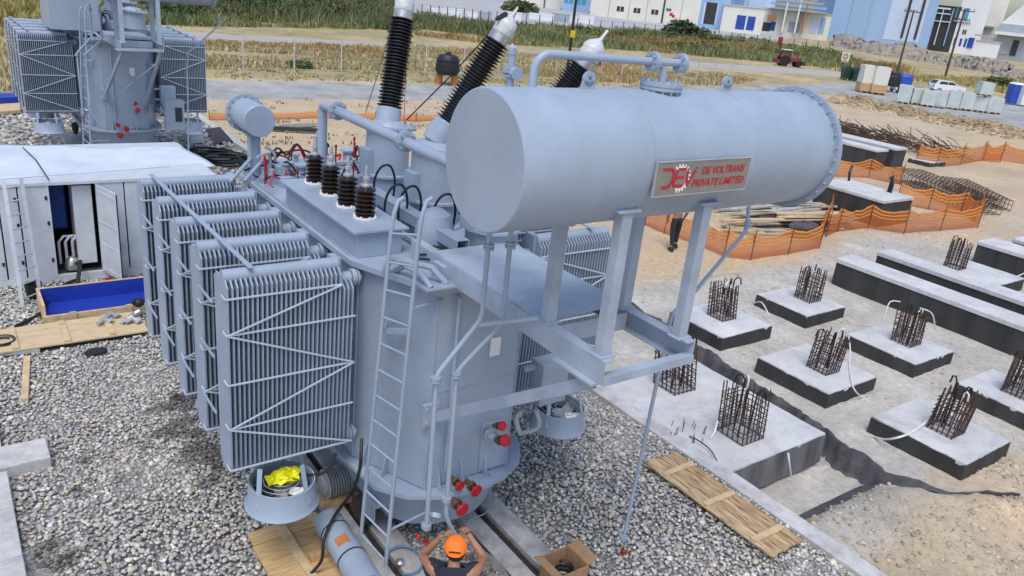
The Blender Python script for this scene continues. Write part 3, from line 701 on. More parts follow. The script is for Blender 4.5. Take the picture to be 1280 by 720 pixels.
# cable duct and clutter on the cover
a, b = PZ(480, 243, 3.82), PZ(578, 302, 3.82); xd = (a.x+b.x)/2
mb = MB(); mb.bx(xd-.07, xd+.07, b.y, a.y+.5, 3.70, 3.705); mb.bx(xd-.075, xd-.07, b.y, a.y+.5, 3.70, 3.82); mb.bx(xd+.07, xd+.075, b.y, a.y+.5, 3.70, 3.82); mb.bx(xd-.08, xd+.08, b.y+.01, a.y+.5, 3.821, 3.826)
part('cable_duct', mb)
mb = MB()
for y in (6.6, 7.6, 8.6, 9.6): mb.bx(xd-.03, xd+.03, y-.03, y+.03, 3.54, 3.70)
part('duct_stands', mb)
rc = random.Random(12)
for k in range(16):
    x0, y0 = rc.uniform(3.7, 5.0), rc.uniform(9.5, 11.2); pts_ = []; an = rc.uniform(0, 6.28)
    for j in range(9):
        an += rc.uniform(-.7, .7); x0 = min(max(x0+math.cos(an)*.16, 3.4), 5.3); y0 = min(max(y0+math.sin(an)*.16, 9.45), 11.5); pts_.append((x0, y0, 3.58+abs(rc.gauss(0, .12))))
    mb = MB(); mb.tube(spline(pts_, 4), rc.choice((.011, .016, .022)), 6); part('control_cable', mb, 'cable' if k % 7 else 'red_paint')
for (px, py, Y, s) in ((352, 207, 10.6, .15), (340, 218, 10.3, .12), (365, 214, 10.8, .2), (385, 205, 11.0, .16), (398, 170, 11.1, .11), (373, 225, 9.9, .12), (330, 225, 10.4, .1)):
    p = PY(px, py, Y); mb = MB(); mb.bx(p.x-s/2, p.x+s/2, Y-s/2, Y+s/2, 3.541, max(3.62, p.z)); mb.cyl((p.x, Y, max(3.62, p.z)), (p.x, Y, max(3.62, p.z)+.07), s*.3, 10); part('relay_box', mb)
for (px, py, Y) in ((333, 200, 10.6), (371, 208, 10.4), (420, 182, 10.2), (443, 172, 10.2), (372, 212, 9.8), (331, 196, 10.3)):
    p = PY(px, py, Y); mb = MB(); mb.cyl((p.x, Y, 3.541), (p.x, Y, p.z-.03), .012, 6); mb.lathe((p.x, Y, p.z-.03), (0, 0, 1), [(0, .016), (.02, .02), (.04, .014), (.05, .0)], 10); part('indicator', mb, 'red_paint' if px % 2 else 'brass')
for (px, py, Y) in ((483, 258, 7.9), (500, 265, 7.8), (545, 240, 7.4), (470, 215, 8.8)):
    p = PY(px, py, Y); mb = MB(); mb.tube(spline([(p.x, Y, 3.56), (p.x-.02, Y, 3.9), (p.x+.03, Y-.06, 4.1), (p.x+.14, Y-.1, 4.13), (p.x+.24, Y-.05, 3.95), (p.x+.26, Y, 3.7)]), .015, 7); part('control_cable', mb, 'cable')
for k in range(9):       # loops of cable round the front of the cover
    y = 6.45+rc.uniform(0, .7); x = 3.95+rc.uniform(0, .35); mb = MB(); mb.tube([(x+.12*math.cos(t)*(1+.2*k/9), y+.16*math.sin(t), 3.565+.012*k+.03*math.sin(2*t)) for t in np.linspace(0, 4.2+.2*k, 14)], .011, 6); part('control_cable', mb, 'cable')
for k in range(26):       # pipework, valves and terminal boxes crowding the cover
    x, y = rc.uniform(3.55, 5.2), rc.uniform(9.6, 11.3); s = rc.uniform(.04, .09); mb = MB(); h = rc.uniform(.08, .3)
    if k % 3 == 0: mb.box((x, y, 3.541+h/2), (s*2.2, s*1.6, h), rc.uniform(0, 3)); nm = 'terminal_box'
    elif k % 3 == 1: mb.lathe((x, y, 3.541), (0, 0, 1), [(0, s*1.4), (.02, s*1.4), (.022, s*.8), (h, s*.8), (h+.002, s*1.3), (h+.03, s*1.3)], 14); nm = 'pipe_stub'
    else: a = rc.uniform(0, 6.28); mb.tube(spline([(x, y, 3.541), (x, y, 3.541+h), (x+.1*math.cos(a), y+.1*math.sin(a), 3.6+h), (x+.35*math.cos(a), y+.35*math.sin(a), 3.6+h)], 4), .022, 8); nm = 'branch_pipe'
    part(nm, mb, 'paint' if k % 4 else 'steel_zinc')
for (x0, y0, x1, y1, z) in ((4.15, 6.6, 4.15, 9.4, 3.62), (4.55, 6.8, 4.55, 9.2, 3.66), (5.25, 6.9, 5.25, 10.8, 3.62)):
    mb = MB(); mb.tube([(x0, y0, 3.55), (x0, y0, z), (x1, y1, z), (x1, y1, 3.55)], .024, 8); part('cover_pipe', mb)
# domed cover piece next to the duct
mb = MB(); mb.lathe((4.35, 7.25, 3.541), (0, 0, 1), [(0, .25), (.05, .25), (.052, .22), (.25, .22), (.4, .17), (.46, .08), (.47, 0)], 22); part('hand_hole_dome', mb)
mb = MB(); mb.bx(3.62, 3.98, 6.1, 6.42, 3.541, 3.56); mb.tube([(3.7, 6.15, 3.56), (3.66, 6.3, 3.66), (3.62, 6.55, 3.66), (3.6, 6.7, 3.56)], .03, 8); part('cover_handle', mb)
mb = MB(); mb.tube([(3.5, 6.75, 3.56), (3.52, 6.68, 3.70), (3.62, 6.5, 3.72), (3.78, 6.3, 3.71), (3.9, 6.2, 3.56)], .035, 8); part('breather_pipe', mb)

# small tap-changer conservator ---------------------------------------------------------
d0 = PY(325, 152, 10.56); ysm = 10.56; mb = MB()
mb.lathe((d0.x, ysm, d0.z), (0, 1, -.0), [(0, 0), (0, .205), (.012, .215), (.62, .215)], 26); sc_ = part('small_conservator', mb)
mb = MB(); mb.lathe((d0.x, ysm+.62, d0.z), (0, 1, 0), [(0, .265), (.05, .265), (.06, .2), (.1, .12), (.12, 0)], 26)
for k in range(16): mb.cyl((d0.x+.24*math.cos(k*.3927), ysm+.6, d0.z+.24*math.sin(k*.3927)), (d0.x+.24*math.cos(k*.3927), ysm+.69, d0.z+.24*math.sin(k*.3927)), .014, 6)
part('end_flange', mb, parent=sc_)
mb = MB(); mb.bx(d0.x-.07, d0.x+.07, ysm+.2, ysm+.34, 3.541, d0.z-.2); mb.bx(d0.x-.15, d0.x+.15, ysm+.12, ysm+.42, 3.541, 3.56); mb.bx(d0.x-.13, d0.x+.13, ysm+.14, ysm+.4, d0.z-.23, d0.z-.2); part('stand', mb, parent=sc_)
for dx in (-.05, .14):
    mb = MB(); mb.tube([(d0.x-.02+dx, ysm+.2, d0.z-.55), (d0.x-.42+dx, ysm-.15, 3.56)], .025, 8); part('stand_brace', mb, parent=sc_)

# main conservator --------------------------------------------------------------------------
CY, CZ, CR, CX0, CX1 = 4.4, 5.254, .498, 2.98, 6.34
mb = MB(); mb.lathe((CX0, CY, CZ), (1, 0, 0), [(0, 0), (0, CR-.012), (.006, CR-.003), (.016, CR), (CX1-CX0, CR)], 96); cons = part('conservator', mb, sharp=30)
mb = MB(); mb.lathe((CX1, CY, CZ), (1, 0, 0), [(0, CR), (0, CR+.05), (.02, CR+.05), (.0205, CR+.035), (.025, CR+.035), (.0255, CR+.05), (.046, CR+.05), (.066, CR-.02), (.12, CR*.8), (.17, CR*.4), (.18, 0)], 72); part('end_flange', mb, parent=cons)
mb = MB()
for k in range(30):
    a = k*2*math.pi/30; y, z = CY+(CR+.028)*math.cos(a), CZ+(CR+.028)*math.sin(a); mb.cyl((CX1-.022, y, z), (CX1+.068, y, z), .010, 6)
stuff(part('flange_bolts', mb, 'steel_zinc', cons))
for xw in (4.13, 5.28): mb = MB(); mb.lathe((xw, CY, CZ), (1, 0, 0), [(0, CR-.004), (.002, CR+.0025), (.012, CR+.0025), (.014, CR-.004)], 96); part('weld_seam', mb, parent=cons)
for px in (735, 908):
    p = PY(px, 108, CY); x = p.x; mb = MB(); z0 = CZ+CR-.03; n = 12; outer = []; 
    for k in range(n+1): a = math.pi*k/n; outer.append((x+.055*math.cos(a), CY-.012, z0+.1+.055*math.sin(a)))
    outer += [(x-.07, CY-.012, z0), (x+.07, CY-.012, z0)]
    inner = [(x+.022*math.cos(t), CY-.012, z0+.1+.022*math.sin(t)) for t in np.linspace(0, 2*math.pi, 12, endpoint=False)]
    vs = []; fs = []
    ring = [(x+.055*math.cos(t), CY-.012, z0+.1+.055*math.sin(t)) for t in np.linspace(0, 2*math.pi, 12, endpoint=False)]
    for dy in (0, .026): vs += [(q[0], q[1]+dy, q[2]) for q in ring]+[(q[0], q[1]+dy, q[2]) for q in inner]
    for k in range(12):
        k2 = (k+1) % 12; fs += [(k, k2, 12+k2, 12+k), (24+k, 36+k, 36+k2, 24+k2), (k, 24+k, 24+k2, k2), (12+k, 12+k2, 36+k2, 36+k)]
    mb.add(vs, fs); mb.extr([(x-.07, CY-.012, z0), (x+.07, CY-.012, z0), (x+.052, CY-.012, z0+.088), (x-.052, CY-.012, z0+.088)], (0, .026, 0)); part('lifting_lug', mb, parent=cons)
# manhole on top with the vent pipework
mh = PY(827, 104, CY); mb = MB(); zt_ = CZ+CR-.045
mb.lathe((mh.x, CY, zt_), (0, 0, 1), [(0, .13), (.05, .13), (.051, .165), (.075, .165), (.076, .155), (.08, .155), (.081, .165), (.105, .165), (.106, .03), (.11, .03)], 28)
for k in range(14): a = k*math.pi/7; mb.cyl((mh.x+.148*math.cos(a), CY+.148*math.sin(a), zt_+.03), (mh.x+.148*math.cos(a), CY+.148*math.sin(a), zt_+.125), .012, 6)
part('manhole', mb, parent=cons)
P_ = lambda x, y: PY(x, y, CY+.02)
mb = MB(); tee = P_(830, 84); mb.tube([(tee.x, CY+.02, zt_+.1), tee], .03, 10); mb.cyl(P_(800, 76), P_(852, 79), .03, 10)
for px in ((816, 77), (851, 79)):
    f = P_(*px); mb.cyl(f-V((.022, 0, 0)), f+V((.022, 0, 0)), .075, 16)
    for k in range(8): mb.cyl(f+V((-.035, .055*math.cos(k*.785), .055*math.sin(k*.785))), f+V((.035, .055*math.cos(k*.785), .055*math.sin(k*.785))), .009, 6)
part('vent_tee', mb, parent=cons)
mb = MB(); c0, c1, c2, c3 = PY(665, 112, CY+.1), PY(668, 84, CY+.1), PY(684, 67, CY+.08), PY(803, 76, CY+.02)
mb.tube([c0-V((0, 0, .3)), c0, c1, c1.lerp(c2, .35)+V((-.012, 0, .012)), c1.lerp(c2, .7)+V((-.008, 0, .012)), c2, c2.lerp(c3, .3), c3], .03, 12); part('vent_pipe', mb, parent=cons)
mb = MB(); a, b = PY(641, 112, 5.1), PY(641, 54, 5.1); mb.cyl(a-V((0, 0, .9)), b-V((0, 0, .06)), .03, 10); mb.lathe(b-V((0, 0, .08)), (0, 0, 1), [(0, .035), (.05, .035), (.08, 0)], 10)
f = a.lerp(b, .42); mb.box((f.x, f.y, f.z), (.16, .05, .035)); mb.box((f.x, f.y, f.z-.04), (.14, .06, .02)); mb.cyl(f-V((0, .06, .02)), f+V((0, .06, -.02)), .05, 10); part('relief_pipe', mb)

# name plate with lettering
yp = CY-CR-.03; tl, tr_, br, bl = PY(825, 203, yp), PY(940, 197.5, yp), PY(929, 236, yp), PY(814, 246, yp)
x0, x1 = (tl.x+bl.x)/2, (tr_.x+br.x)/2; z1 = (tl.z+tr_.z)/2; z0 = (bl.z+br.z)/2; WP, HP = x1-x0, z1-z0
mb = MB(); mb.bx(x0, x1, yp, yp+.012, z0, z1); mb.bx(x0+.1, x0+.13, yp+.012, yp+.1, z0+.05, z1-.05); mb.bx(x1-.13, x1-.1, yp+.012, yp+.1, z0+.05, z1-.05); part('name_plate', mb, 'plate_steel', cons)
mb = MB(); e = .006
mb.bx(x0-e, x1+e, yp-.004, yp+.016, z1, z1+e); mb.bx(x0-e, x1+e, yp-.004, yp+.016, z0-e, z0); mb.bx(x0-e, x0, yp-.004, yp+.016, z0, z1); mb.bx(x1, x1+e, yp-.004, yp+.016, z0, z1); part('plate_edge', mb, 'steel_zinc', cons)
EX, EZ = V((1, 0, 0)), V((0, 0, 1)); yt = yp-.0035
mb = MB()
put_text(mb, 'DE VOLTRANS', (x0+WP*.47, yt, z0+HP*.57), EX, EZ, WP*.475, HP*.235, .22, .018)
part('lettering', mb, 'sign_red', cons, recalc=False); mb = MB()
put_text(mb, 'PRIVATE LIMITED', (x0+WP*.385, yt, z0+HP*.2), EX, EZ, WP*.575, HP*.235, .22, .018)
part('lettering', mb, 'sign_red', cons, recalc=False)
def stroke(mb, pts, w):      # flat stroke on the plate, plate units
    P2 = lambda u, v: (x0+WP*u, z0+HP*v)
    q = [P2(*p) for p in pts]
    for i in range(len(q)-1):
        a, b = V(q[i]), V(q[i+1]); d = (b-a); n_ = V((-d.y, d.x)).normalized()*w/2
        vs = [a-n_, b-n_, b+n_, a+n_]; mb.add([(t.x, yt-.0006*(i % 2), t.y) for t in vs], [(0, 1, 2, 3)])
gx_, gz_ = .245, .5; mb = MB(); rr_ = HP*.40; cx_, cz_ = x0+WP*gx_, z0+HP*gz_
for k in range(26):
    a = -2.0+k*.163; a2 = a+.165; ri = rr_*.78; ro = rr_*(1.1 if k % 2 else .92)
    vs = [(cx_+ri*math.cos(a)*1.0, cz_+ri*math.sin(a)), (cx_+ri*math.cos(a2), cz_+ri*math.sin(a2)), (cx_+ro*math.cos(a2), cz_+ro*math.sin(a2)), (cx_+ro*math.cos(a), cz_+ro*math.sin(a))]
    mb.add([(q[0], yt+.001, q[1]) for q in vs], [(0, 1, 2, 3)])
part('gear_emblem', mb, 'sign_white', cons, recalc=False)
mb = MB(); lw = HP*.085
stroke(mb, [(.06, .78), (.15, .78), (.175, .7), (.17, .42), (.14, .25), (.07, .24)], lw)
stroke(mb, [(.30, .77), (.21, .77), (.2, .52), (.185, .27), (.28, .27)], lw); stroke(mb, [(.2, .52), (.285, .52)], lw)
stroke(mb, [(.315, .78), (.325, .25), (.4, .72)], lw); stroke(mb, [(.395, .78), (.415, .8)], lw*.5)
part('monogram', mb, 'sign_red', cons, recalc=False)

# support frame --------------------------------------------------------------------------------
def ibeam(name, x, y0, y1, z0, z1, wd=.13):
    mb = MB(); t = .014; mb.bx(x-wd/2, x+wd/2, y0, y1, z1-t, z1); mb.bx(x-wd/2, x+wd/2, y0, y1, z0, z0+t); mb.bx(x-.008, x+.008, y0+.002, y1-.002, z0+t, z1-t)
    mb.bx(x-wd/2+.004, x+wd/2-.004, y0-.012, y0-.001, z0, z1); part(name, mb, 'paint_plate')
XA, XB, ZF0, ZF1 = 4.01, 4.93, 3.545, 3.745
def channel(x, y0, y1, sgn):
    mb = MB(); t = .012; wd = .1
    mb.bx(x-t/2, x+t/2, y0, y1, ZF0, ZF1); mb.bx(x, x+sgn*wd, y0, y1, ZF1-t, ZF1+.001); mb.bx(x, x+sgn*wd, y0, y1, ZF0-.001, ZF0+t)
    return part('support_beam', mb, 'paint_plate')
channel(XA-.05, 3.9, 7.05, 1); channel(XB+.05, 3.9, 6.6, -1)
mb = MB(); mb.bx(XA-.05, XB+.05, 3.88, 3.899, ZF0+.0, ZF0+.07); mb.bx(XA-.05, XB+.05, 3.9, 3.97, ZF0+.05, ZF0+.068); part('cross_angle', mb, 'paint_plate')
mb = MB(); mb.bx(XA+.06, XB-.06, 4.62, 4.64, ZF0+.02, ZF1-.02); part('cross_angle', mb, 'paint_plate')
mb = MB(); mb.bx(XA-.045, XB+.02, 4.74, 6.62, ZF1+.003, ZF1+.011); part('platform_plate', mb, 'paint_plate')
for sx in (-1, 1):
    mb = MB(); mb.bx(TX+sx*.45-.03, TX+sx*.45+.03, 6.1, 6.6, 3.54, ZF0-.002) if False else mb.bx(TX+sx*.4-.1, TX+sx*.4+.1, 6.28, 6.5, 3.541, 3.7); part('beam_seat', mb, 'paint_plate')
def post(x, y, sgn):
    dy = y-CY; zt2 = CZ-math.sqrt(CR**2-dy**2)+.01; mb = MB(); t = .012
    hw = .05; mb.bx(x-hw, x+hw, y-.04, y-.04+t, ZF1+.012, zt2); mb.bx(x-hw, x-hw+t, y-.04+t, y+.05, ZF1+.012, zt2); mb.bx(x+hw-t, x+hw, y-.04+t, y+.05, ZF1+.012, zt2)
    mb.bx(x-.08, x+.08, y-.07, y+.07, ZF1+.0015, ZF1+.012); p = part('post', mb, 'paint_plate')
    mb = MB(); zz = CZ-math.sqrt(max(0, CR**2-(abs(dy)+.055)**2)) if abs(dy)+.055 < CR else zt2
    mb.bx(x-.11, x+.11, y-.06, y+.06, zt2-.012, zt2+.004); part('saddle', mb, 'paint_plate', p)
for x in (XA+.02, XB-.02):
    post(x, 4.02, 1); post(x, 4.72, -1)
s0 = PY(533, 518, 6.24); mb = MB(); e_ = V((XA-.02, 4.02, ZF0-.03)); st = V((s0.x+.03, 6.16, s0.z))
mb.beam(st, e_, .016, .11); mb.beam(st+V((.05, 0, .05)), e_+V((.05, 0, .05)), .1, .012); part('strut', mb, 'paint_plate')
mb = MB(); mb.bx(s0.x-.06, s0.x+.14, 6.2, 6.249, s0.z-.13, s0.z+.13)
for dz in (-.08, .08): mb.cyl((s0.x-.02, 6.18, s0.z+dz), (s0.x-.02, 6.21, s0.z+dz), .018, 6); mb.cyl((s0.x+.1, 6.18, s0.z+dz), (s0.x+.1, 6.21, s0.z+dz), .018, 6)
part('strut_bracket', mb, 'paint_plate')
mb = MB(); mb.bx(XA-.12, XA+.02, 3.95, 4.45, ZF0-.02, ZF0-.002); part('gusset_plate', mb, 'paint_plate')

# pipes from the conservator down the front -----------------------------------------------------
def pipe_px(pts, Y, r_, flanges=(), name='drain_pipe', fl_r=None):
    P3 = [PY(x, y, Y) for x, y in pts]; out = [P3[0]]
    for i in range(1, len(P3)-1):
        a, b, c = P3[i-1], P3[i], P3[i+1]; l = min((b-a).length, (c-b).length)*.3; l = min(l, r_*3); p, q_ = b+(a-b).normalized()*l, b+(c-b).normalized()*l
        out += [p, p.lerp(b, .5).lerp(b.lerp(q_, .5), .35), p.lerp(b, .5).lerp(b.lerp(q_, .5), .65), q_]
    out.append(P3[-1]); mb = MB(); mb.tube(out, r_, 12); o = part(name, mb)
    for (x, y) in flanges:
        p = PY(x, y, Y); m2 = MB(); m2.cyl(p-V((0, 0, .022)), p-V((0, 0, .003)), r_*2.1, 14); m2.cyl(p+V((0, 0, .003)), p+V((0, 0, .022)), r_*2.1, 14)
        for k in range(4): m2.cyl(p+V((r_*1.6*math.cos(k*1.57+.8), r_*1.6*math.sin(k*1.57+.8), -.035)), p+V((r_*1.6*math.cos(k*1.57+.8), r_*1.6*math.sin(k*1.57+.8), .035)), .008, 6)
        part('pipe_flange', m2, parent=o)
    return o
pipe_px([(612, 288), (611, 300), (602, 398), (546, 468), (533, 662)], 4.95, .022, [(611, 308), (545, 474), (533, 657)])
pipe_px([(639, 286), (638, 300), (628, 404), (571, 464), (557, 645), (566, 664), (572, 672)], 4.95, .022, [(638, 306), (570, 468), (558, 623)])
mb = MB(); mb.beam(PY(598, 406, 4.93), PY(672, 397, 4.72), .03, .03); part('pipe_clamp', mb)
mb = MB(); p = PY(543, 647, 4.97); mb.cyl(p, p+V((.02, .02, .03)), .06, 14); part('blank_flange', mb)
rod = pipe_px([(936, 258), (933, 288), (863, 371), (840, 393), (836, 410), (824, 464), (779, 676)], 4.9, .021, [(935, 281), (779, 672)])
def hand_valve(p, d=(0, -1, 0), r_=.05, body=True, parent=None):
    p = V(p); d = V(d).normalized(); mb = MB()
    mb.lathe(p, d, [(0, r_*.45), (r_*1.2, r_*.45), (r_*1.25, r_*.8), (r_*1.8, r_*.8), (r_*1.85, r_*.3), (r_*2.6, r_*.3)], 12); v = part('valve', mb, 'brass')
    mb = MB(); q_ = p+d*r_*2.6; mb.lathe(q_, d, [(0, r_), (r_*.25, r_*1.05), (r_*.4, r_), (r_*.42, r_*.5)], 14)
    for k in range(8):
        t = d.cross(V((0, 0, 1)) if abs(d.z) < .9 else V((1, 0, 0))).normalized(); u2 = d.cross(t); a = k*.785; c_ = q_+(t*math.cos(a)+u2*math.sin(a))*r_*.8; mb.cyl(c_, c_+d*r_*.5, r_*.1, 5)
    part('handwheel', mb, 'red_paint', v); return v
p = PY(779, 684, 4.9); hand_valve(p, (0, 0, -1), .03); hand_valve(p+V((.0, 0, -.05)), (.5, -.4, -.15), .032)
p = PY(533, 668, 4.95); hand_valve(p, (-.9, .1, 0), .03); hand_valve(p+V((0, 0, 0)), (0, 0, -1), .03)
for (px, py, r_) in ((571, 606, .06), (590, 610, .07), (571, 632, .078), (625, 541, .055), (626, 559, .07)):
    p = PY(px, py, 5.95); hand_valve((p.x, 6.08, p.z+.02), (.1, -1, -.12 if py > 605 else .5), r_)
for (px, py) in ((575, 615), (622, 552)):
    p = PY(px, py, 6.0); mb = MB(); mb.tube([(p.x, 6.2, p.z), (p.x, 6.05, p.z)], .05, 12); mb.cyl((p.x, 6.12, p.z), (p.x, 6.15, p.z), .09, 14); part('drain_stub', mb)
# wall-mounted conduit and small box on the near face
mb = MB(); a = PY(575, 372, 6.2); b_ = PY(562, 570, 6.2); mb.tube([a+V((0, .06, .02)), a, (a.x, 6.2, b_.z+.1), (a.x, 6.2, 1.3)], .018, 8); part('conduit', mb)
# control box on the right near corner and its bracket
mb = MB(); c_ = PY(688, 470, 6.35); mb.bx(c_.x-.2, c_.x+.2, 6.25, 6.5, c_.z-.33, c_.z+.22); cb_ = part('control_box', mb, bevel=.01)
for dz in (-.175, .125): mb = MB(); mb.bx(5.2, c_.x-.2, 6.4, 6.46, c_.z+dz-.025, c_.z+dz+.025); part('box_bracket', mb, parent=cb_)
mb = MB(); p = PY(660, 525, 6.2); mb.tube([(p.x+.16*math.cos(t), 6.2+.04*math.sin(3*t), p.z-.02+.17*math.sin(t)) for t in np.linspace(2.2, 6.9, 18)], .03, 8); part('flexible_hose', mb, 'grey_hose')

# ladder on the near corner ---------------------------------------------------------------------
la0, la1 = PY(451, 672, 6.55), PY(489, 290, 6.55); lb0, lb1 = PY(482, 706, 6.15), PY(524, 292, 6.15)
lad = None; mb = MB(); 
def rail(a, b):
    mb = MB(); d = (b-a); top = b; mb.tube([a, a.lerp(b, .5), top, top+V((.02, 0, .18)), top+V((.07, .02, .3)), top+V((.13, .03, .33))], .022, 10); return mb
lad = part('ladder', rail(la0, la1)); part('rail', rail(lb0, lb1), parent=lad)
nr = 13
for k in range(nr):
    t = .012+k*.082; a, b = la0.lerp(la1, t), lb0.lerp(lb1, t); mb = MB(); mb.cyl(a, b, .012, 8); part('rung', mb, parent=lad)
for t in (.12, .8):
    a = la0.lerp(la1, t); b = lb0.lerp(lb1, t); mb = MB(); mb.cyl(a, (3.55 if t < .5 else 3.62, 6.95, a.z), .014, 8); part('stand_off', mb, parent=lad); mb = MB(); mb.cyl(b, (3.9, 6.24, b.z), .014, 8); part('stand_off', mb, parent=lad)

# ---------------------------------------------------------------- second unit: copy with its own extras
U2 = copy_tree(UNIT); U2['label'] = 'second blue grey power transformer standing behind the white cabinets, crossed braces below its frame'
DY2, DZ2 = 18.6, .28; U2.location = UNIT.location+V((0, DY2, DZ2))
for ch in list(U2.children):
    if ch.name.split('.')[0] in ('tie_line', 'strap_bundle'): bpy.data.objects.remove(ch)
def part2(name, mb, m='paint', parent=None):
    o = obj(name, mb, m, parent or U2); return o
mb = MB(); mb.bx(2.75, 4.0, 25.3, 27.2, 4.0, 5.6); part2('cable_box', mb)
mb = MB(); e2 = V((XB-.02, 4.02+DY2, ZF0-.03+DZ2)); mb.beam((XB-.05, 6.16+DY2, 1.75+DZ2), e2, .06, .11); part2('strut', mb, 'paint_plate')
mb = MB(); mb.beam((XA, 5.9+DY2, 2.0+DZ2), (XB, 4.5+DY2, 3.2+DZ2), .02, .03); mb.beam((XB, 5.9+DY2, 2.0+DZ2), (XA, 4.5+DY2, 3.23+DZ2), .02, .03); part2('cross_brace', mb, 'paint_plate')
mb = MB(); mb.bx(5.25, 5.75, 23.9, 24.2, 1.5, 2.35); kb = part2('marshalling_box', mb); mb = MB(); mb.bx(5.5, 5.68, 23.88, 23.899, 1.75, 2.15); part2('box_window', mb, 'dark_opening', kb)
mb = MB(); mb.bx(3.2, 5.6, 25.0, 30, .0, .26)
struct(obj('plinth', mb, 'concrete'))

# ================================================================== FOOTINGS AND REBAR
def footing(x0, x1, y0, y1, zt, zb, label, cages=(), side='bitumen', group=None, cat='footing', name='footing', cage_h=.8, cs=.44):
    t = thing(name, label, cat, ((x0+x1)/2, (y0+y1)/2, zb), 0, group)
    def ring(e, n=14, jit=.006):
        o = []
        for (a, b) in (((x0+e, y0+e), (x1-e, y0+e)), ((x1-e, y0+e), (x1-e, y1-e)), ((x1-e, y1-e), (x0+e, y1-e)), ((x0+e, y1-e), (x0+e, y0+e))):
            for k in range(n): f = k/n; o.append((a[0]+(b[0]-a[0])*f+rnd.gauss(0, jit), a[1]+(b[1]-a[1])*f+rnd.gauss(0, jit)))
        return o
    mb = MB(); lo, hi = ring(-.012, jit=.008), ring(0, jit=.004); n = len(lo)
    mb.add([(x, y, zb) for x, y in lo]+[(x, y, zt-.026+rnd.uniform(-.009, .007)) for x, y in hi], [tuple(range(n-1, -1, -1)), tuple(range(n, 2*n))]+[(k, (k+1) % n, (k+1) % n+n, k+n) for k in range(n)]); obj('block', mb, side, t, sharp=50)
    mb = MB(); a_, b_ = ring(.006, jit=.003), ring(.012, jit=.006); mb.add([(x, y, zt-.07) for x, y in a_]+[(x, y, zt-.012) for x, y in a_]+[(x, y, zt) for x, y in b_], [tuple(range(n-1, -1, -1)), tuple(range(2*n, 3*n))]+[(q*n+k, q*n+(k+1) % n, q*n+(k+1) % n+n, q*n+k+n) for q in (0, 1) for k in range(n)]); obj('top_slab', mb, 'concrete_top', t, sharp=40)
    for (cx, cy) in cages: cage(t, cx, cy, zt, cs, cage_h)
    return t
def cage(t, cx, cy, z, s, h):
    rr = random.Random(int(cx*100+cy)); mb = MB(); n = 5; pts = []
    lx, ly = rr.uniform(-.09, .09), rr.uniform(-.09, .09)
    for i in range(n+1):
        for q in ((-s/2+s*i/n, -s/2), (-s/2+s*i/n, s/2)): pts.append(q)
    for i in range(1, n):
        for q in ((-s/2, -s/2+s*i/n), (s/2, -s/2+s*i/n)): pts.append(q)
    for (dx, dy) in pts:
        hh = h*rr.uniform(.93, 1.04); a = V((cx+dx, cy+dy, z-.02)); b = V((cx+dx*rr.uniform(.86, 1.14)+lx, cy+dy*rr.uniform(.86, 1.14)+ly, z+hh)); mb.tube([a, a.lerp(b, .6), b], .012, 5)
    for k in range(8):
        f = .05+k*.108; zz = z+h*f+rr.uniform(-.025, .025); ox, oy = lx*f, ly*f; q = s/2+.01
        c4 = [V((cx+ox+a*q, cy+oy+b*q, zz+rr.uniform(-.03, .03))) for a, b in ((-1, -1), (1, -1), (1, 1), (-1, 1))]
        for i in range(4): mb.tube([c4[i], c4[(i+1) % 4]], .010, 4)
    o = obj('rebar_cage', mb, 'rebar', t); 
    for k in range(4):
        a = rr.uniform(0, 6.28); m2 = MB(); r_ = rr.uniform(.05, .14); b = V((cx+math.cos(a)*.12, cy+math.sin(a)*.12, z)); top = h+rr.uniform(-.1, .12)
        m2.tube([b, b+V((0, 0, top*.6)), b+V((0, 0, top)), b+V((math.cos(a)*r_*.5, math.sin(a)*r_*.5, top+r_*.6)), b+V((math.cos(a)*r_*1.2, math.sin(a)*r_*1.2, top+r_*.3)), b+V((math.cos(a)*r_*1.4, math.sin(a)*r_*1.4, top-.1))], .016, 7)
        obj('conduit', m2, 'cable' if k else 'white_hose', t)
def hose_on(t, pts, r_=.014, m='white_hose'):
    mb = MB(); P = [V(p) for p in pts]; o = []
    for i in range(len(P)-1):
        p0, p1, p2, p3 = P[max(i-1, 0)], P[i], P[i+1], P[min(i+2, len(P)-1)]
        for k in range(5):
            u = k/5; o.append(.5*((2*p1)+(p2-p0)*u+(2*p0-5*p1+4*p2-p3)*u*u+(3*p1-p0-3*p2+p3)*u**3))
    o.append(P[-1]); mb.tube(o, r_, 6); return obj('loose_conduit', mb, m, t)
FG = 'square rebar footings on the blinding'
f0 = footing(8.9, 11.42, 5.9, 8.98, -.06, -.62, 'large weathered concrete slab beside the gravel kerb with two rebar cages', [(PZ(925, 543, -.06).x, PZ(925, 543, -.06).y), (PZ(843, 483, -.06).x, PZ(843, 483, -.06).y)], side='concrete_side', cage_h=.85, cs=.52)
def cg(px, py, z=-.1): p = PZ(px, py, z); return (p.x, p.y)
f1 = footing(12.86, 14.47, 4.24, 5.92, -.1, -.45, 'black sided square footing with a thick white conduit drooping over its edge', [cg(1181, 538)])
f2 = footing(12.86, 14.5, 6.8, 8.45, -.1, -.45, 'black sided square footing midway along the membrane, across from the weathered slab', [cg(1028, 461)])
f3 = footing(15.9, 17.5, 6.76, 8.38, -.1, -.45, 'black sided square footing between the long wall and the middle footing of the membrane row', [cg(1132, 428)])
f4 = footing(12.9, 14.6, 9.42, 10.95, -.1, -.45, 'black sided square footing next to the conservator frame, far end of the membrane row', [cg(902, 396)])
f5 = footing(15.92, 17.47, 9.43, 10.9, -.1, -.45, 'black sided square footing near the corner of the orange netting', [cg(1009, 374)])
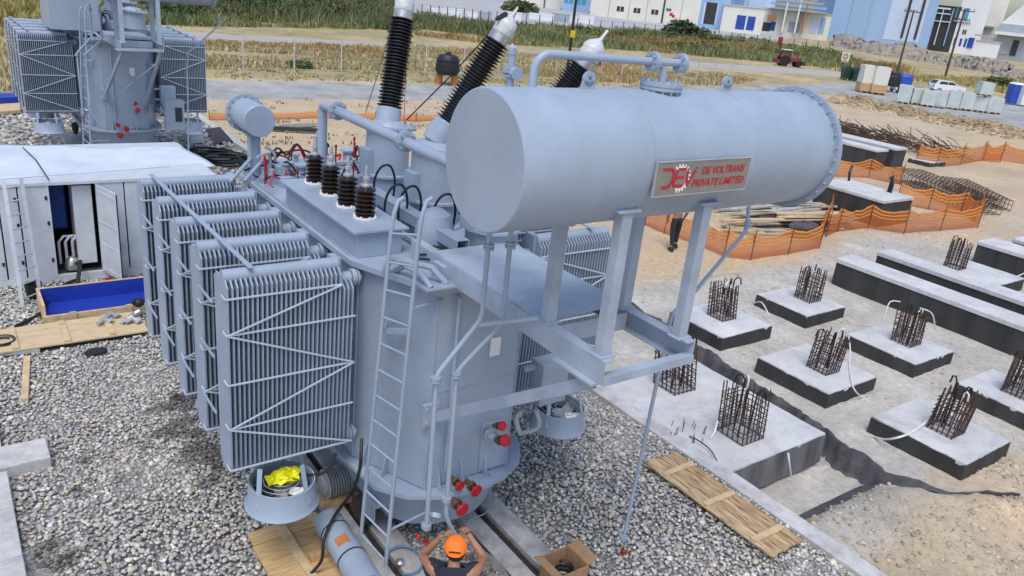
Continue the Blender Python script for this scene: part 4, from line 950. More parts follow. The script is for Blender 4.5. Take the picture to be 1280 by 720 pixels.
f6 = footing(15.9, 17.4, 4.2, 5.9, -.1, -.45, 'black sided square footing behind the drooping conduit footing, beside the long wall', [cg(1272, 492)])
hose_on(f1, [PZ(1090, 545, -.44), PZ(1105, 549, -.3), PZ(1122, 547, -.12), PZ(1140, 540, -.085), PZ(1160, 525, 0), PZ(1176, 505, .3)], .02)
hose_on(f2, [PZ(1061, 420, .2), PZ(1063, 440, .0), PZ(1062, 460, -.08), PZ(1067, 485, -.1), PZ(1078, 497, -.4)], .014)
hose_on(f3, [PZ(1105, 400, .1), PZ(1112, 378, .5), PZ(1125, 377, .5)], .014); hose_on(f3, [PZ(1150, 385, .6), PZ(1165, 392, .5), PZ(1169, 412, .1)], .014)
hose_on(f5, [PZ(942, 379, -.3), PZ(952, 378, -.09), PZ(962, 395, -.3)], .014)
hose_on(f0, [PZ(888, 548, -.04), PZ(893, 540, 0), PZ(897, 526, .15)], .018)
hose_on(f0, [PZ(985, 566, -.04), PZ(987, 580, -.2), PZ(989, 597, -.55)], .016)
# starter-bar ends sticking out of the slab
rr = random.Random(3); mb = MB()
for k in range(16):
    p = PZ(rr.uniform(836, 880), rr.uniform(532, 556), -.06); mb.tube([p-V((0, 0, .03)), p+V((rr.uniform(-.03, .03), rr.uniform(-.03, .03), rr.uniform(.08, .2)))], .006, 5)
stuff(obj('starter_bars', mb, 'rebar', f0))
hose_on(f0, [PZ(862, 545, -.04), PZ(875, 552, .02), PZ(890, 565, 0), PZ(902, 590, .02), PZ(912, 612, -.03)], .01, 'cable')

LW = 'long foundation walls'
def wall(x0, x1, y0, y1, zt, zb, label):
    t = thing('foundation_wall', label, 'wall', ((x0+x1)/2, (y0+y1)/2, zb))
    mb = MB(); mb.bx(x0, x1, y0, y1, zb, zt-.12); obj('block', mb, 'bitumen', t)
    mb = MB(); mb.bx(x0-.03, x1+.03, y0-.03, y1+.03, zt-.118, zt); obj('top_slab', mb, 'concrete_top', t, bevel=.012); return t
wall(19.65, 20.45, .5, 11.2, .3, -.5, 'long black foundation wall with pale concrete top, nearest the square footings')
wall(21.6, 22.3, .5, 11.15, .3, -.5, 'second long foundation wall with pale top, behind the first')
w7 = footing(23.6, 25.4, 8.6, 10.4, -.1, -.45, 'footing with a rebar cage standing beyond the two long foundation walls', [cg(1193, 334)])
w8 = wall(26.5, 27.6, 4, 10.6, .3, -.5, 'black foundation block with hanging white conduit beyond the rebar cage'); hose_on(w8, [(26.47, 8.9, .25), (26.42, 8.8, .1), (26.4, 9.0, -.2), (26.2, 9.2, -.42)], .02)
wall(28.3, 29.3, 4, 10.3, .3, -.5, 'black foundation block behind the one with the hanging conduit')
w2 = wall(27.2, 29.2, 14.35, 17.15, .55, -.48, 'broad black foundation block with two dark pipe stubs on its pale top')
for (px, py) in ((1061, 226), (1110, 240), (1113, 241)):
    p = PZ(px, py, .55); mb = MB(); mb.tube([p, p+V((rnd.uniform(-.1, .1), 0, .35)), p+V((rnd.uniform(-.25, .25), .05, .6))], .05, 7); obj('pipe_stub', mb, 'cable', w2)
wall(38.0, 39.0, 21.1, 24.6, .55, -.45, 'far foundation block with pale top, the one in front of its twin')
wall(39.9, 41.0, 21.2, 26, .55, -.45, 'far foundation block with pale top, behind its twin')
t_ = footing(42.8, 44.5, 20.7, 21.9, -.2, -.45, 'low far slab beside the orange netting')

# rebar mats and heaps
def rebar_mat(p, q, w_, h, label, rows=3):
    a, b = V(p), V(q); d = (b-a); L = d.length; d.normalize(); s = V((-d.y, d.x, 0)); mb = MB(); n = int(L/.28)
    for lev in range(rows):
        z = .04+lev*h/max(1, rows-1)
        for k in range(7): o_ = s*(w_*(k/6-.5)); mb.tube([a+o_+V((0, 0, z)), b+o_+V((0, 0, z))], .014, 4)
    for k in range(n+1):
        c = a+d*(L*k/n); pp = [c-s*w_/2+V((0, 0, .03)), c-s*w_/2+V((0, 0, h+.05)), c+s*w_/2+V((0, 0, h+.05)), c+s*w_/2+V((0, 0, .03))]
        for i in range(4): mb.tube([pp[i], pp[(i+1) % 4]], .012, 4)
    o = obj('rebar_bundle', mb, 'rebar'); tag(o, label, 'rebar')
rebar_mat(PZ(1130, 226, -.4), PZ(1228, 268, -.4), 1.6, .55, 'rusty rebar beam cages lying behind the orange netting')
rebar_mat(PZ(1190, 234, -.4), PZ(1245, 262, -.4), 1.2, .4, 'short rusty rebar cage lying at the open end of the orange netting')
def heap(px, py, label, n, r_, zz=-.45):
    c = PZ(px, py, zz); rr = random.Random(px); mb = MB()
    for k in range(n):
        p = c+V((rr.gauss(0, r_), rr.gauss(0, r_*.6), rr.uniform(.0, .55))); a = rr.uniform(0, 3.14); l = rr.uniform(.5, 1.4); d = V((math.cos(a)*l, math.sin(a)*l, rr.uniform(-.1, .6))); q_ = p+d*.5+V((0, 0, rr.uniform(-.05, .15))); mb.tube([p-d*.5, q_, p+d], .02, 4)
    for v_ in range(len(mb.v)): x_, y_, z_ = mb.v[v_]; mb.v[v_] = (x_, y_, max(z_, zz+.01))
    tag(obj('rebar_heap', mb, 'rebar'), label, 'rebar')
heap(1062, 172, 'tangled heap of dark rebar behind the far foundation blocks', 150, 1.3)
heap(1108, 182, 'tangled heap of dark rebar and wire beside the low far slab', 150, 1.4)
heap(1172, 194, 'dark pile of bent rebar inside the far orange netting', 70, 1.1)

# orange safety netting on rebar posts
def net(pts, label, h=.95, lean=0, seed=0):
    rr = random.Random(seed); P3 = [PZ(x, y, -.44) for x, y in pts]; t = thing('safety_net', label, 'netting', P3[0])
    for part_, (f0_, f1_), m_ in (('net', (0, 1), 'orange_net'), ('band', (.58, .63), 'orange_band'), ('band', (.74, .79), 'orange_band'), ('band', (.92, .98), 'orange_band')):
        vs = []; uv = []; dist = 0; prev = None; r2 = random.Random(seed+3)
        for i in range(len(P3)-1):
            for k in range(9):
                u = k/8; p = P3[i].lerp(P3[i+1], u)
                if prev is not None: dist += (p-prev).length
                prev = p; sag = 1-.22*math.sin(math.pi*u)*r2.uniform(.8, 1.2); n = V((-(P3[i+1]-P3[i]).y, (P3[i+1]-P3[i]).x, 0)).normalized(); wob = r2.uniform(-.05, .05)
                for j in range(5):
                    f = f0_+(f1_-f0_)*j/4; off = n*(lean*f*f+wob*f+.02*(-1 if m_ == 'orange_band' else 0)*0)
                    e = V((0, -.012, .0)) if m_ == 'orange_band' else V((0, 0, 0))
                    vs.append(p+off+e+V((0, 0, h*sag*f+.01))); uv.append((dist*3, f*8))
        mb = MB(); nn = len(vs)//5; mb.add(vs, [(a*5+b, a*5+b+5, a*5+b+6, a*5+b+1) for a in range(nn-1) for b in range(4)])
        o = obj(part_, mb, m_, t, sharp=80, recalc=False); ul = o.data.uv_layers.new(name='UVMap')
        for lp in o.data.loops: ul.data[lp.index].uv = uv[lp.vertex_index]
    for p in P3:
        mb = MB(); mb.tube([p-V((0, 0, .1)), p+V((rr.uniform(-.04, .04), 0, h+.12))], .014, 5); obj('net_post', mb, 'rebar', t)
net([(806, 283), (830, 292), (868, 304), (905, 320), (938, 325), (985, 318), (1024, 310), (1030, 292), (1040, 268)], 'orange safety netting with yellow bands bent round the timber pile', .8, .1, 1)
net([(1032, 296), (1046, 290), (1085, 285), (1130, 291), (1175, 288), (1222, 284), (1226, 262)], 'orange safety netting in front of the broad black foundation block', .85, .05, 2)
net([(1120, 255), (1160, 262), (1200, 268), (1218, 276)], 'sagging orange netting running past the rebar cages', .9, .1, 3)
net([(1144, 204), (1170, 208), (1200, 206), (1228, 202), (1250, 203)], 'orange netting round the far dark rebar pile', 1.1, .05, 4)
net([(1226, 200), (1250, 200), (1285, 206)], 'stretch of orange netting reaching away from the far rebar pile', 1.0, 0, 5)
net([(1010, 238), (1040, 222), (1085, 222), (1125, 232)], 'orange netting behind the broad black foundation block', .9, .05, 6)
net([(262, 150), (320, 150), (400, 148), (470, 150), (520, 152), (560, 150), (600, 152)], 'long low orange netting across the dirt behind the transformer', .3, .25, 7)
# timber pile
t = thing('timber_pile', 'pile of pale grey planks stacked behind the orange netting', 'timber', PZ(985, 282, -.45)); rr = random.Random(8)
for k in range(48):
    a = PZ(rr.uniform(890, 985), rr.uniform(262, 292), -.42); L = rr.uniform(2, 3.6); an = rr.gauss(-.15, .12)
    a.z = -.4+.06*(k//7); b = a+V((L*math.cos(an), L*math.sin(an), 0)); mb = MB(); mb.beam(a, b, rr.uniform(.1, .2), .05); obj('plank', mb, 'wood_grey' if k % 3 else 'wood_pale', t)
t = thing('tarpaulin_heap', 'grey tarpaulin bundle lying on the timber pile', 'tarpaulin', PZ(1005, 282, -.1)); mb = MB(); c = PZ(1005, 282, -.05); mb.ball((c.x, c.y, c.z), .5, 14, 8, (1.3, .7, .25)); mb.v = [(x+rr.uniform(-.05, .05), y+rr.uniform(-.05, .05), z+rr.uniform(-.03, .03)) for x, y, z in mb.v]; obj('sheet', mb, 'geotextile', t, sharp=30)
for (px, py, l, lab) in ((845, 350, 2.4, 'thin timber strip lying on the dirt beside the walking man'), (835, 358, 1.8, 'short weathered strip lying on the dirt behind the conservator posts')):
    p = PZ(px, py, -.42); mb = MB(); mb.beam(p, p+V((l, -.3, 0)), .07, .04); tag(obj('timber_strip', mb, 'wood_grey'), lab, 'timber')
# rod stuck in the ground with thick end
a, b = PZ(1120, 622, -.2), PZ(1190, 660, -.28); mb = MB(); mb.tube([a, a.lerp(b, .5)+V((0, 0, .03)), b], .012, 6); tag(obj('steel_bar', mb, 'rebar'), 'thin dark steel bar lying on the earth heap', 'bar')
p = PZ(1190, 664, -.26); mb = MB(); mb.tube([p-V((.05, .03, 0)), p+V((.1, .06, .02))], .05, 8); tag(obj('wood_peg', mb, 'wood_pale'), 'pale round wooden peg at the end of the steel bar', 'peg')

# ================================================================== TIMBER, PANELS AND LOOSE THINGS IN THE PIT
def board_panel(name, label, x0, x1, y0, y1, z, along, nb, battens, m_, cat='pallet', skew=0):
    t = thing(name, label, cat, ((x0+x1)/2, (y0+y1)/2, z), skew); rr = random.Random(int(x0*10)); cx, cy = (x0+x1)/2, (y0+y1)/2
    for k in range(nb):
        g = .004; mb = MB(); dz = rr.uniform(0, .006)
        if along == 'y': wd = (x1-x0)/nb; mb.bx(x0+k*wd+g-cx, x0+(k+1)*wd-g-cx, y0+rr.uniform(-.02, .02)-cy, y1+rr.uniform(-.02, .02)-cy, .02+dz, .045+dz)
        else: wd = (y1-y0)/nb; mb.bx(x0+rr.uniform(-.02, .02)-cx, x1+rr.uniform(-.02, .02)-cx, y0+k*wd+g-cy, y0+(k+1)*wd-g-cy, .02+dz, .045+dz)
        obj('plank', mb, rr.choice(('board_y', 'board_y2', 'board_y3')) if m_ == 'board_y' else m_, t, local=True)
    for f in battens:
        mb = MB()
        if along == 'y': yy = y0+(y1-y0)*f; mb.bx(x0+.03-cx, x1-.03-cx, yy-.045-cy, yy+.045-cy, .053, .075)
        else: xx = x0+(x1-x0)*f; mb.bx(xx-.05-cx, xx+.05-cx, y0+.03-cy, y1-.03-cy, .053, .078)
        obj('batten', mb, 'wood_pale', t, local=True)
    return t
board_panel('plank_mat', 'narrow plank panel with three battens lying across gravel and kerb', 7.72, 8.38, 4.22, 6.5, .07, 'y', 6, (.14, .5, .84), 'board_y', 'panel', .0)
board_panel('plank_mat', 'square plank panel under the grey cylinder on the gravel', 2.3, 3.1, 6.1, 7.6, .06, 'x', 6, (.48, .98), 'board_gold', 'panel', .0)
board_panel('timber_deck', 'pale plank deck lying on gravel before the blue lined tray', -.6, 2.5, 13.62, 14.55, .05, 'x', 4, (.12, .36, .6, .82), 'board_x', 'deck')
# tray lined with blue sheet
x0, x1, y0, y1 = 1.02, 3.3, 14.68, 15.6; t = thing('lined_tray', 'wooden tray lined with bright blue tarpaulin beside the plank deck', 'tray', ((x0+x1)/2, (y0+y1)/2, 0))
for (a, b, c, d) in ((x0, x1, y0, y0+.05), (x0, x1, y1-.05, y1), (x0, x0+.05, y0+.052, y1-.052), (x1-.05, x1, y0+.052, y1-.052)): mb = MB(); mb.bx(a, b, c, d, .0, .16 if d < y0+.1 else .36); obj('side_board', mb, 'wood_pale', t)
mb = MB(); e = .06; P = lambda x, y, z: (x, y, z)
mb.add([(x0+e, y0+e, .06), (x1-e, y0+e, .06), (x1-e, y1-e, .06), (x0+e, y1-e, .06), (x0+e-.005, y0+e-.005, .17), (x1-e+.005, y0+e-.005, .17), (x1-e+.005, y1-e+.005, .35), (x0+e-.005, y1-e+.005, .35)], [(0, 1, 2, 3), (0, 4, 5, 1), (1, 5, 6, 2), (2, 6, 7, 3), (3, 7, 4, 0)]); obj('lining', mb, 'blue_tarp', t, recalc=False)
for k in (.2, .6): mb = MB(); xx = x0+(x1-x0)*k; mb.bx(xx-.05, xx+.05, y0-.04, y0-.001, .03, .2); obj('cleat', mb, 'wood_pale', t)
rr = random.Random(2); lab_ = ('grey pipe elbow among the fittings left on the plank deck', 'bright metal clamp among the fittings left on the plank deck', 'dull flange ring among the fittings left on the plank deck', 'silver hose coupling among the fittings left on the plank deck', 'small bracket among the fittings left on the plank deck')
for k, lab in enumerate(lab_):
    p = PZ(138+k*9, 402-(k % 2)*7, .13); mb = MB(); a = rr.uniform(0, 3); mb.tube([p, p+V((.12*math.cos(a), .12*math.sin(a), .05)), p+V((.22*math.cos(a+.6), .22*math.sin(a+.6), .02))], [.04, .05, .035], 9); mb.cyl(p, p+V((-.03, .02, .03)), .075, 10); tag(obj('pipe_fitting', mb, 'glassy_cap' if k % 2 else 'steel_zinc'), lab, 'fitting')
p = PZ(173, 378, .3); mb = MB(); mb.ball((p.x, p.y, p.z), .11, 12, 8, (1, 1, .8)); mb.cyl((p.x, p.y, p.z), (p.x-.1, p.y-.05, p.z+.05), .05, 8); tag(obj('black_bag', mb, 'cable'), 'small black bag hanging on the corner of the lined tray', 'bag')
a, b = PZ(34, 447, .05), PZ(31, 500, .05); mb = MB(); mb.beam(a, b, .09, .06); tag(obj('timber_offcut', mb, 'wood_pale'), 'short pale timber lying alone on the gravel', 'timber')
mb = MB(); mb.beam(PZ(-10, 443, .04), PZ(50, 437, .04), .12, .05); tag(obj('steel_profile', mb, 'steel_zinc'), 'pale grey metal profile lying along the edge of the plank deck', 'profile')
c = PZ(3, 428, .1); mb = MB(); 
for k in range(3): mb.tube([(c.x+(.14+.02*k)*math.cos(t_), c.y+(.14+.02*k)*math.sin(t_), .1+.025*k) for t_ in np.linspace(0, 6.28, 18)], .012, 6)
tag(obj('hose_coil', mb, 'bin_green'), 'small green hose coil at the end of the plank deck', 'hose')
p = PZ(120, 440, .04); mb = MB(); mb.ball((p.x, p.y, p.z), .14, 10, 7, (1.3, .6, .45)); mb.v = [(x+rr.uniform(-.02, .02), y+rr.uniform(-.02, .02), z+rr.uniform(-.01, .02)) for x, y, z in mb.v]; tag(obj('dark_cloth', mb, 'navy_cloth'), 'dark crumpled glove lying on the gravel by the deck', 'glove')

# grey cylinder with strap bands and an orange sticker
a, b = PZ(408, 648, .38), PZ(462, 735, .38); d = (b-a).normalized(); L = (b-a).length; t = thing('grey_cylinder', 'grey painted steel cylinder with an orange sticker lying on the square panel', 'cylinder', (a.x, a.y, .07))
mb = MB(); mb.lathe(a, d, [(0, 0), (.0, .10), (.02, .15), (.06, .165), (L, .165)], 28); obj('shell', mb, 'paint', t)
for f in (.22, .62): mb = MB(); mb.lathe(a+d*(L*f), d, [(0, .167), (0, .171), (.02, .171), (.02, .167)], 28); obj('strap', mb, 'black_mat', t)
s_ = d.cross(V((0, 0, 1))).normalized(); upv = s_.cross(d); mb = MB(); n = 6; vs = []
for k in range(n+1):
    an = -.25+.9*k/n; q_ = (-s_*math.sin(an)+upv*math.cos(an)); q_ = (s_*-math.sin(an-.5)+upv*math.cos(an-.5))*.1685
    vs += [a+d*(L*.42)+q_, a+d*(L*.42+.14)+q_]
mb.add(vs, [(2*k, 2*k+1, 2*k+3, 2*k+2) for k in range(n)]); obj('sticker', mb, 'barrel_orange', t)
for f in (.3, .75): mb = MB(); mb.beam(a+d*f-V((0, 0, .24)), a+d*f-V((0, 0, .24))+s_*.3, .08, .1); obj('chock', mb, 'wood', t)
# ribbed pump motor on a wood block
c = PZ(420, 603, .34); t = thing('ribbed_motor', 'grey ribbed motor standing on the rail beam beneath the radiators', 'motor', (c.x, c.y, .1))
mb = MB(); mb.lathe((c.x-.2, c.y, .36), (1, 0, 0), [(0, .1), (.02, .14), (.36, .14), (.4, .1)], 18); obj('housing', mb, 'steel_zinc', t)
for k in range(9):
    mb = MB(); x = c.x-.15+k*.035; mb.lathe((x, c.y, .36), (1, 0, 0), [(0, .14), (0, .19), (.012, .19), (.012, .14)], 18); obj('rib', mb, 'grey_hose', t)
mb = MB(); mb.bx(c.x-.24, c.x+.24, c.y-.16, c.y+.16, .1, .2); obj('wood_block', mb, 'wood', t)
# loose cables and hoses
def loose(name, label, pts, r_, m_, cat): mb = MB(); mb.tube(spline(pts), r_, 7); tag(obj(name, mb, m_), label, cat)
loose('black_cable', 'thick black cable hanging from the tank and curving over the grey cylinder', [PY(452, 548, 6.5), PY(450, 585, 6.4), PZ(440, 615, .7), PZ(418, 645, .62), PZ(405, 675, .5), PZ(402, 700, .3), PZ(388, 718, .12), PZ(378, 730, .12)], .019, 'cable', 'cable')
loose('black_cable', 'short black cable looping below the radiator beside the fan cowl', [PY(420, 566, 6.95), PY(412, 585, 6.9), PY(395, 594, 6.9), PY(372, 592, 6.95)], .018, 'cable', 'cable')
loose('thin_cable', 'thin grey cable lying across the concrete beam near the red valves', [PY(612, 590, 6.1), PZ(612, 620, .5), PZ(608, 640, .13), PZ(590, 648, .13), PZ(584, 652, .12)], .009, 'grey_hose', 'cable')
loose('black_cable', 'long thin black cable lying on the gravel beside the worker', [PZ(586, 660, .06), PZ(600, 680, .06), PZ(622, 700, .06), PZ(640, 722, .06)], .012, 'cable', 'cable')
loose('black_cable', 'dark cable snaking over the open gravel below the control box', [PZ(640, 612, .06), PZ(634, 625, .06), PZ(632, 640, .06), PZ(637, 652, .06)], .011, 'cable', 'cable')
c = PZ(505, 700, .13); mb = MB(); mb.tube([(c.x+.2*math.cos(t_), c.y+.24*math.sin(t_), .125+.01*math.sin(t_*2)) for t_ in np.linspace(-2.2, 2.0, 20)], .014, 7); tag(obj('blue_hose', mb, 'blue_hose'), 'blue hose bent in an arc on the rail beam at the ladder foot', 'hose')
c = PZ(500, 703, .13); mb = MB(); mb.lathe((c.x, c.y, .11), (0, 0, 1), [(0, .05), (.03, .055), (.05, .04), (.055, .025), (.03, .02)], 16); tag(obj('hose_fitting', mb, 'metal_cap'), 'round metal hose fitting beside the ladder foot', 'fitting')
# yellow bag on the fan
c = PZ(357, 594, 1.22); rr = random.Random(6); mb = MB(); mb.ball((c.x, c.y, 1.21), .17, 18, 10, (1.15, .7, .32)); mb.v = [(x+rr.uniform(-.03, .03), y+rr.uniform(-.03, .03), max(1.175, z+rr.uniform(-.03, .03))) for x, y, z in mb.v]
tag(obj('yellow_bag', mb, 'yellow_bag', sharp=25), 'crumpled bright yellow plastic bag on top of the fan cowl', 'bag')
# cardboard box
c = PZ(705, 712, .2); t = thing('cardboard_box', 'open cardboard box with a black coil inside on the concrete beam edge', 'box', (c.x, c.y, .03)); s = .19
for (dx, dy, sx, sy) in ((-s, 0, .012, s*2), (s, 0, .012, s*2), (0, -s, s*2-.02, .012), (0, s, s*2-.02, .012)): mb = MB(); mb.box((c.x+dx, c.y+dy, .19), (sx, sy, .28)); obj('box_side', mb, 'cardboard', t)
mb = MB(); mb.box((c.x, c.y, .06), (s*2-.03, s*2-.03, .012)); obj('box_bottom', mb, 'cardboard', t)
for (dx, ax) in ((-1, 0), (1, 0)): mb = MB(); mb.hexa([(c.x+dx*s, c.y-s, .33), (c.x+dx*(s+.14), c.y-s, .37), (c.x+dx*(s+.14), c.y+s, .37), (c.x+dx*s, c.y+s, .33), (c.x+dx*s, c.y-s, .336), (c.x+dx*(s+.14), c.y-s, .376), (c.x+dx*(s+.14), c.y+s, .376), (c.x+dx*s, c.y+s, .336)]); obj('flap', mb, 'cardboard', t)
mb = MB(); mb.tube([(c.x+.1*math.cos(q_), c.y+.1*math.sin(q_), .1+.01*q_) for q_ in np.linspace(0, 14, 40)], .02, 6); obj('coil', mb, 'cable', t)

# ================================================================== WHITE CABINETS, LADDER
KY = 16.7; kx = lambda px, py=300: PY(px, py, KY).x; H2 = 2.03
t = thing('white_cabinet', 'long white cabinet with open door under a white tarpaulin roof', 'cabinet', (1.6, 18.2, 0)); X0, X1, KD = -2.2, 4.55, 19.9
def kp(name, x0, x1, y0, y1, z0, z1, m_='white_panel', **k): mb = MB(); mb.bx(x0, x1, y0, y1, z0, z1); return obj(name, mb, m_, t, **k)
o0, o1 = kx(67), kx(126)
xs_ = [X0, kx(-70), kx(-30), kx(4), kx(29), o0]
for a, b in zip(xs_[:-1], xs_[1:]):
    p_ = kp('door', a+.012, b-.012, KY, KY+.03, .16, H2-.06, bevel=.006)
    for z in (.45, 1.2, 1.7): mb = MB(); mb.bx(b-.07, b-.03, KY-.02, KY-.001, z, z+.07); obj('latch', mb, 'cable', p_)
xs2 = [o1, kx(160), kx(190), X1]
for a, b in zip(xs2[:-1], xs2[1:]): kp('door', a+.012, b-.012, KY, KY+.03, .16, H2-.06, bevel=.006)
kp('base_frame', X0, X1, KY-.02, KY+.06, .0, .155); kp('top_frame', X0, X1, KY-.02, KY+.06, H2-.055, H2)
kp('roof_panel', X0, X1, KY+.061, KD, H2-.03, H2+.004); kp('back_wall', X0, X1, KD, KD+.04, 0, H2); kp('side_wall', X0-.04, X0-.001, KY, KD, 0, H2); kp('side_wall', X1+.001, X1+.04, KY, KD, 0, H2); kp('cabinet_floor', X0, X1, KY+.061, KD-.001, .1, .15, 'dark_interior')
for x in (o0-.02, o1-.01): kp('door_jamb', x, x+.03, KY-.01, KY+.08, .156, H2-.056)
kp('partition', o0-.3, o0-.26, KY+.05, KD-.01, .151, H2-.06, 'dark_interior'); kp('partition', o1+.35, o1+.39, KY+.05, KD-.01, .151, H2-.06, 'dark_interior')
kp('rear_lining', o0-.25, o1+.34, KD-.6, KD-.56, .151, H2-.06, 'dark_interior')
kp('oil_tank', o0+.02, kx(92), KY+.6, KY+1.2, .9, 1.9, 'blue_tank', bevel=.04)
kp('inner_cabinet', kx(97), kx(121), KY+.12, KY+.7, .3, H2-.12, bevel=.01)
for k in range(3): mb = MB(); x = o0+.1+k*.12; mb.tube([(x, KY+.25, .3), (x, KY+.25, .75), (x+.1, KY+.3, .85), (x+.25, KY+.3, .85), (x+.25, KY+.3, .3)], .03, 8); obj('oil_pipe', mb, 'steel_zinc', t)
mb = MB(); mb.lathe((o0+.3, KY+.2, .2), (0, 0, 1), [(0, .14), (.1, .14), (.2, .1), (.25, .05), (.26, 0)], 14); obj('pump', mb, 'metal_cap', t)
mb = MB(); mb.tube([(o0+.35, KY+.15, .3), (o0+.4, KY-.15, .45), (o0+.3, KY-.5, .25), (o0+.2, KY-.9, .06)], .04, 8); obj('suction_hose', mb, 'cable', t)
# open leaf
hg = V((o1, KY-.02, 0)); oe = PZ(160, 357, .14); dv = V((oe.x-hg.x, oe.y-hg.y, 0)).normalized(); wdt = .78; e = hg+dv*wdt; mb = MB(); mb.beam(hg+V((0, 0, (.17+H2-.08)/2)), e+V((0, 0, (.17+H2-.08)/2)), .03, H2-.25); lf = obj('door_leaf', mb, 'white_panel', t)
nv = V((-dv.y, dv.x, 0))
for sgn in (1, -1):
    for (f0_, f1_, z0, z1) in ((.06, .94, .22, .27), (.06, .94, 1.8, 1.85), (.06, .94, 1.2, 1.23), (.06, .94, .75, .78)):
        mb = MB(); mb.beam(hg+dv*wdt*f0_+nv*.018*sgn+V((0, 0, (z0+z1)/2)), hg+dv*wdt*f1_+nv*.018*sgn+V((0, 0, (z0+z1)/2)), .008, z1-z0); obj('leaf_rib', mb, 'white_panel', lf)
mb = MB(); mb.beam(e+V((0, 0, .18)), e+V((0, 0, H2-.1)), .02, .05); obj('seal', mb, 'cable', lf)
# tarpaulin roof with sag
vs = []; fs = []; nx, ny = 56, 28
c00, c10, c01, c11 = V((-2.3, KY-.12, H2+.06)), PZ(270, 207, H2-.05), V((-2.3, 20.0, H2+.1)), PZ(228, 184, H2+.15)
for i in range(nx+1):
    for j in range(ny+1):
        u, v_ = i/nx, j/ny; p = c00.lerp(c10, u).lerp(c01.lerp(c11, u), v_); x, y = p.x, p.y
        z = p.z+.04*math.sin(x*2.1+y)*math.sin(v_*3.1)+.08*float(vnoise(x, y, .9, 4))+.05*float(vnoise(x*.6+y, y-x, .5, 5))
        if u < .86: z = max(z, H2+.02)
        vs.append((x, y, z))
for i in range(nx):
    for j in range(ny): a = i*(ny+1)+j; fs.append((a, a+ny+1, a+ny+2, a+1))
mb = MB(); mb.add(vs, fs); o = obj('tarpaulin_roof', mb, 'white_tarp', t, sharp=70); so_m = o.modifiers.new('thick', 'SOLIDIFY'); so_m.thickness = .012
mb = MB(); xx = kx(60, 225); mb.tube([(xx, KY-.15, H2+.09), (xx-.05, 18, H2+.13), (xx-.25, 19.9, H2+.14)], .012, 5); obj('roof_rope', mb, 'cable', t)
# ladder leaning on the cabinet
fl, fr = PZ(28, 384, 0.02), PZ(51, 374, 0.02); tl_, tr2 = PY(4, 226, KY-.16), PY(26, 222, KY-.16); t = thing('leaning_ladder', 'aluminium ladder leaning against the white cabinet', 'ladder', (fl.x, fl.y, 0))
for a, b in ((fl, tl_), (fr, tr2)): mb = MB(); mb.beam(a, b, .03, .065, (1, 0, 0)); obj('rail', mb, 'alu', t)
for k in range(9): a, b = fl.lerp(tl_, .06+k*.11), fr.lerp(tr2, .06+k*.11); mb = MB(); mb.cyl(a, b, .014, 8); obj('rung', mb, 'alu', t)
p = PZ(42, 362, .15); mb = MB(); mb.lathe((p.x, p.y, 0), (0, 0, 1), [(0, .12), (.28, .15), (.28, .13), (.03, .1)], 16); tag(obj('bucket', mb, 'cable'), 'black bucket standing by the ladder at the cabinet', 'bucket')
loose('black_hose', 'black hose lying before the open white cabinet', [PZ(20, 408, .04), PZ(40, 398, .05), PZ(52, 390, .05), PZ(75, 360, .08), PZ(95, 350, .1)], .035, 'cable', 'hose')
loose('red_hose', 'short red hose lying on the gravel at the open cabinet door', [PZ(118, 360, .05), PZ(128, 353, .06), PZ(138, 347, .06)], .03, 'red_paint', 'hose')
# things round the far transformer
board_panel('plank_stack', 'stack of brown planks lying on gravel left of the far transformer', -1.4, 1.0, 22.8, 25.6, .05, 'x', 10, (), 'board_x', 'timber')
q4 = [PZ(257, 163, .03), PZ(275, 160, .03), PZ(291, 178, .03), PZ(268, 181, .03)]; mb = MB(); mb.extr([(p.x, p.y, .05) for p in q4], (0, 0, .03)); tag(obj('rubber_mat', mb, 'black_mat'), 'dark rubber mat on gravel beside the far transformer kerb', 'mat')
p = PZ(243, 178, .0); mb = MB(); mb.box((p.x, p.y, .16), (.5, .4, .28), .3); mb.box((p.x, p.y, .31), (.53, .43, .03), .3); tag(obj('white_crate', mb, 'white_panel'), 'small white box standing on gravel near the rubber mat', 'box')
rr = random.Random(9); labs = ('black cable drum coil lying beyond the white tarpaulin', 'tangle of black cable beside the small conservator', 'dark hose loop lying between the cabinets and the far kerb')
for k, lab in enumerate(labs):
    c = PZ(262+k*14, 196+k*4, .05); mb = MB(); mb.tube([(c.x+(.7+.1*math.sin(q_*1.7))*math.cos(q_), c.y+(.5+.1*math.cos(q_*1.3))*math.sin(q_), .06+.012*q_) for q_ in np.linspace(0, 17, 70)], .045, 6); tag(obj('cable_coil', mb, 'cable'), lab, 'cable')
mb = MB(); q4 = [PZ(-8, 126, .1), PZ(23, 126, .1), PZ(24, 131, .1), PZ(-8, 133, .1)]; mb.extr([(p.x, p.y, .05) for p in q4], (0, 0, .35)); tag(obj('blue_sheet', mb, 'blue_tarp'), 'bright blue tarpaulin bundle beyond the far transformer radiators', 'tarpaulin')
q4 = [PZ(-8, 131.5, .1), PZ(25, 130, .1), PZ(26, 140, .1), PZ(-8, 143, .1)]; mb = MB(); mb.extr([(p.x, p.y, .06) for p in q4], (0, 0, .12)); tag(obj('timber_bearer', mb, 'wood_pale'), 'pale timber bearer in front of the blue tarpaulin bundle', 'timber')

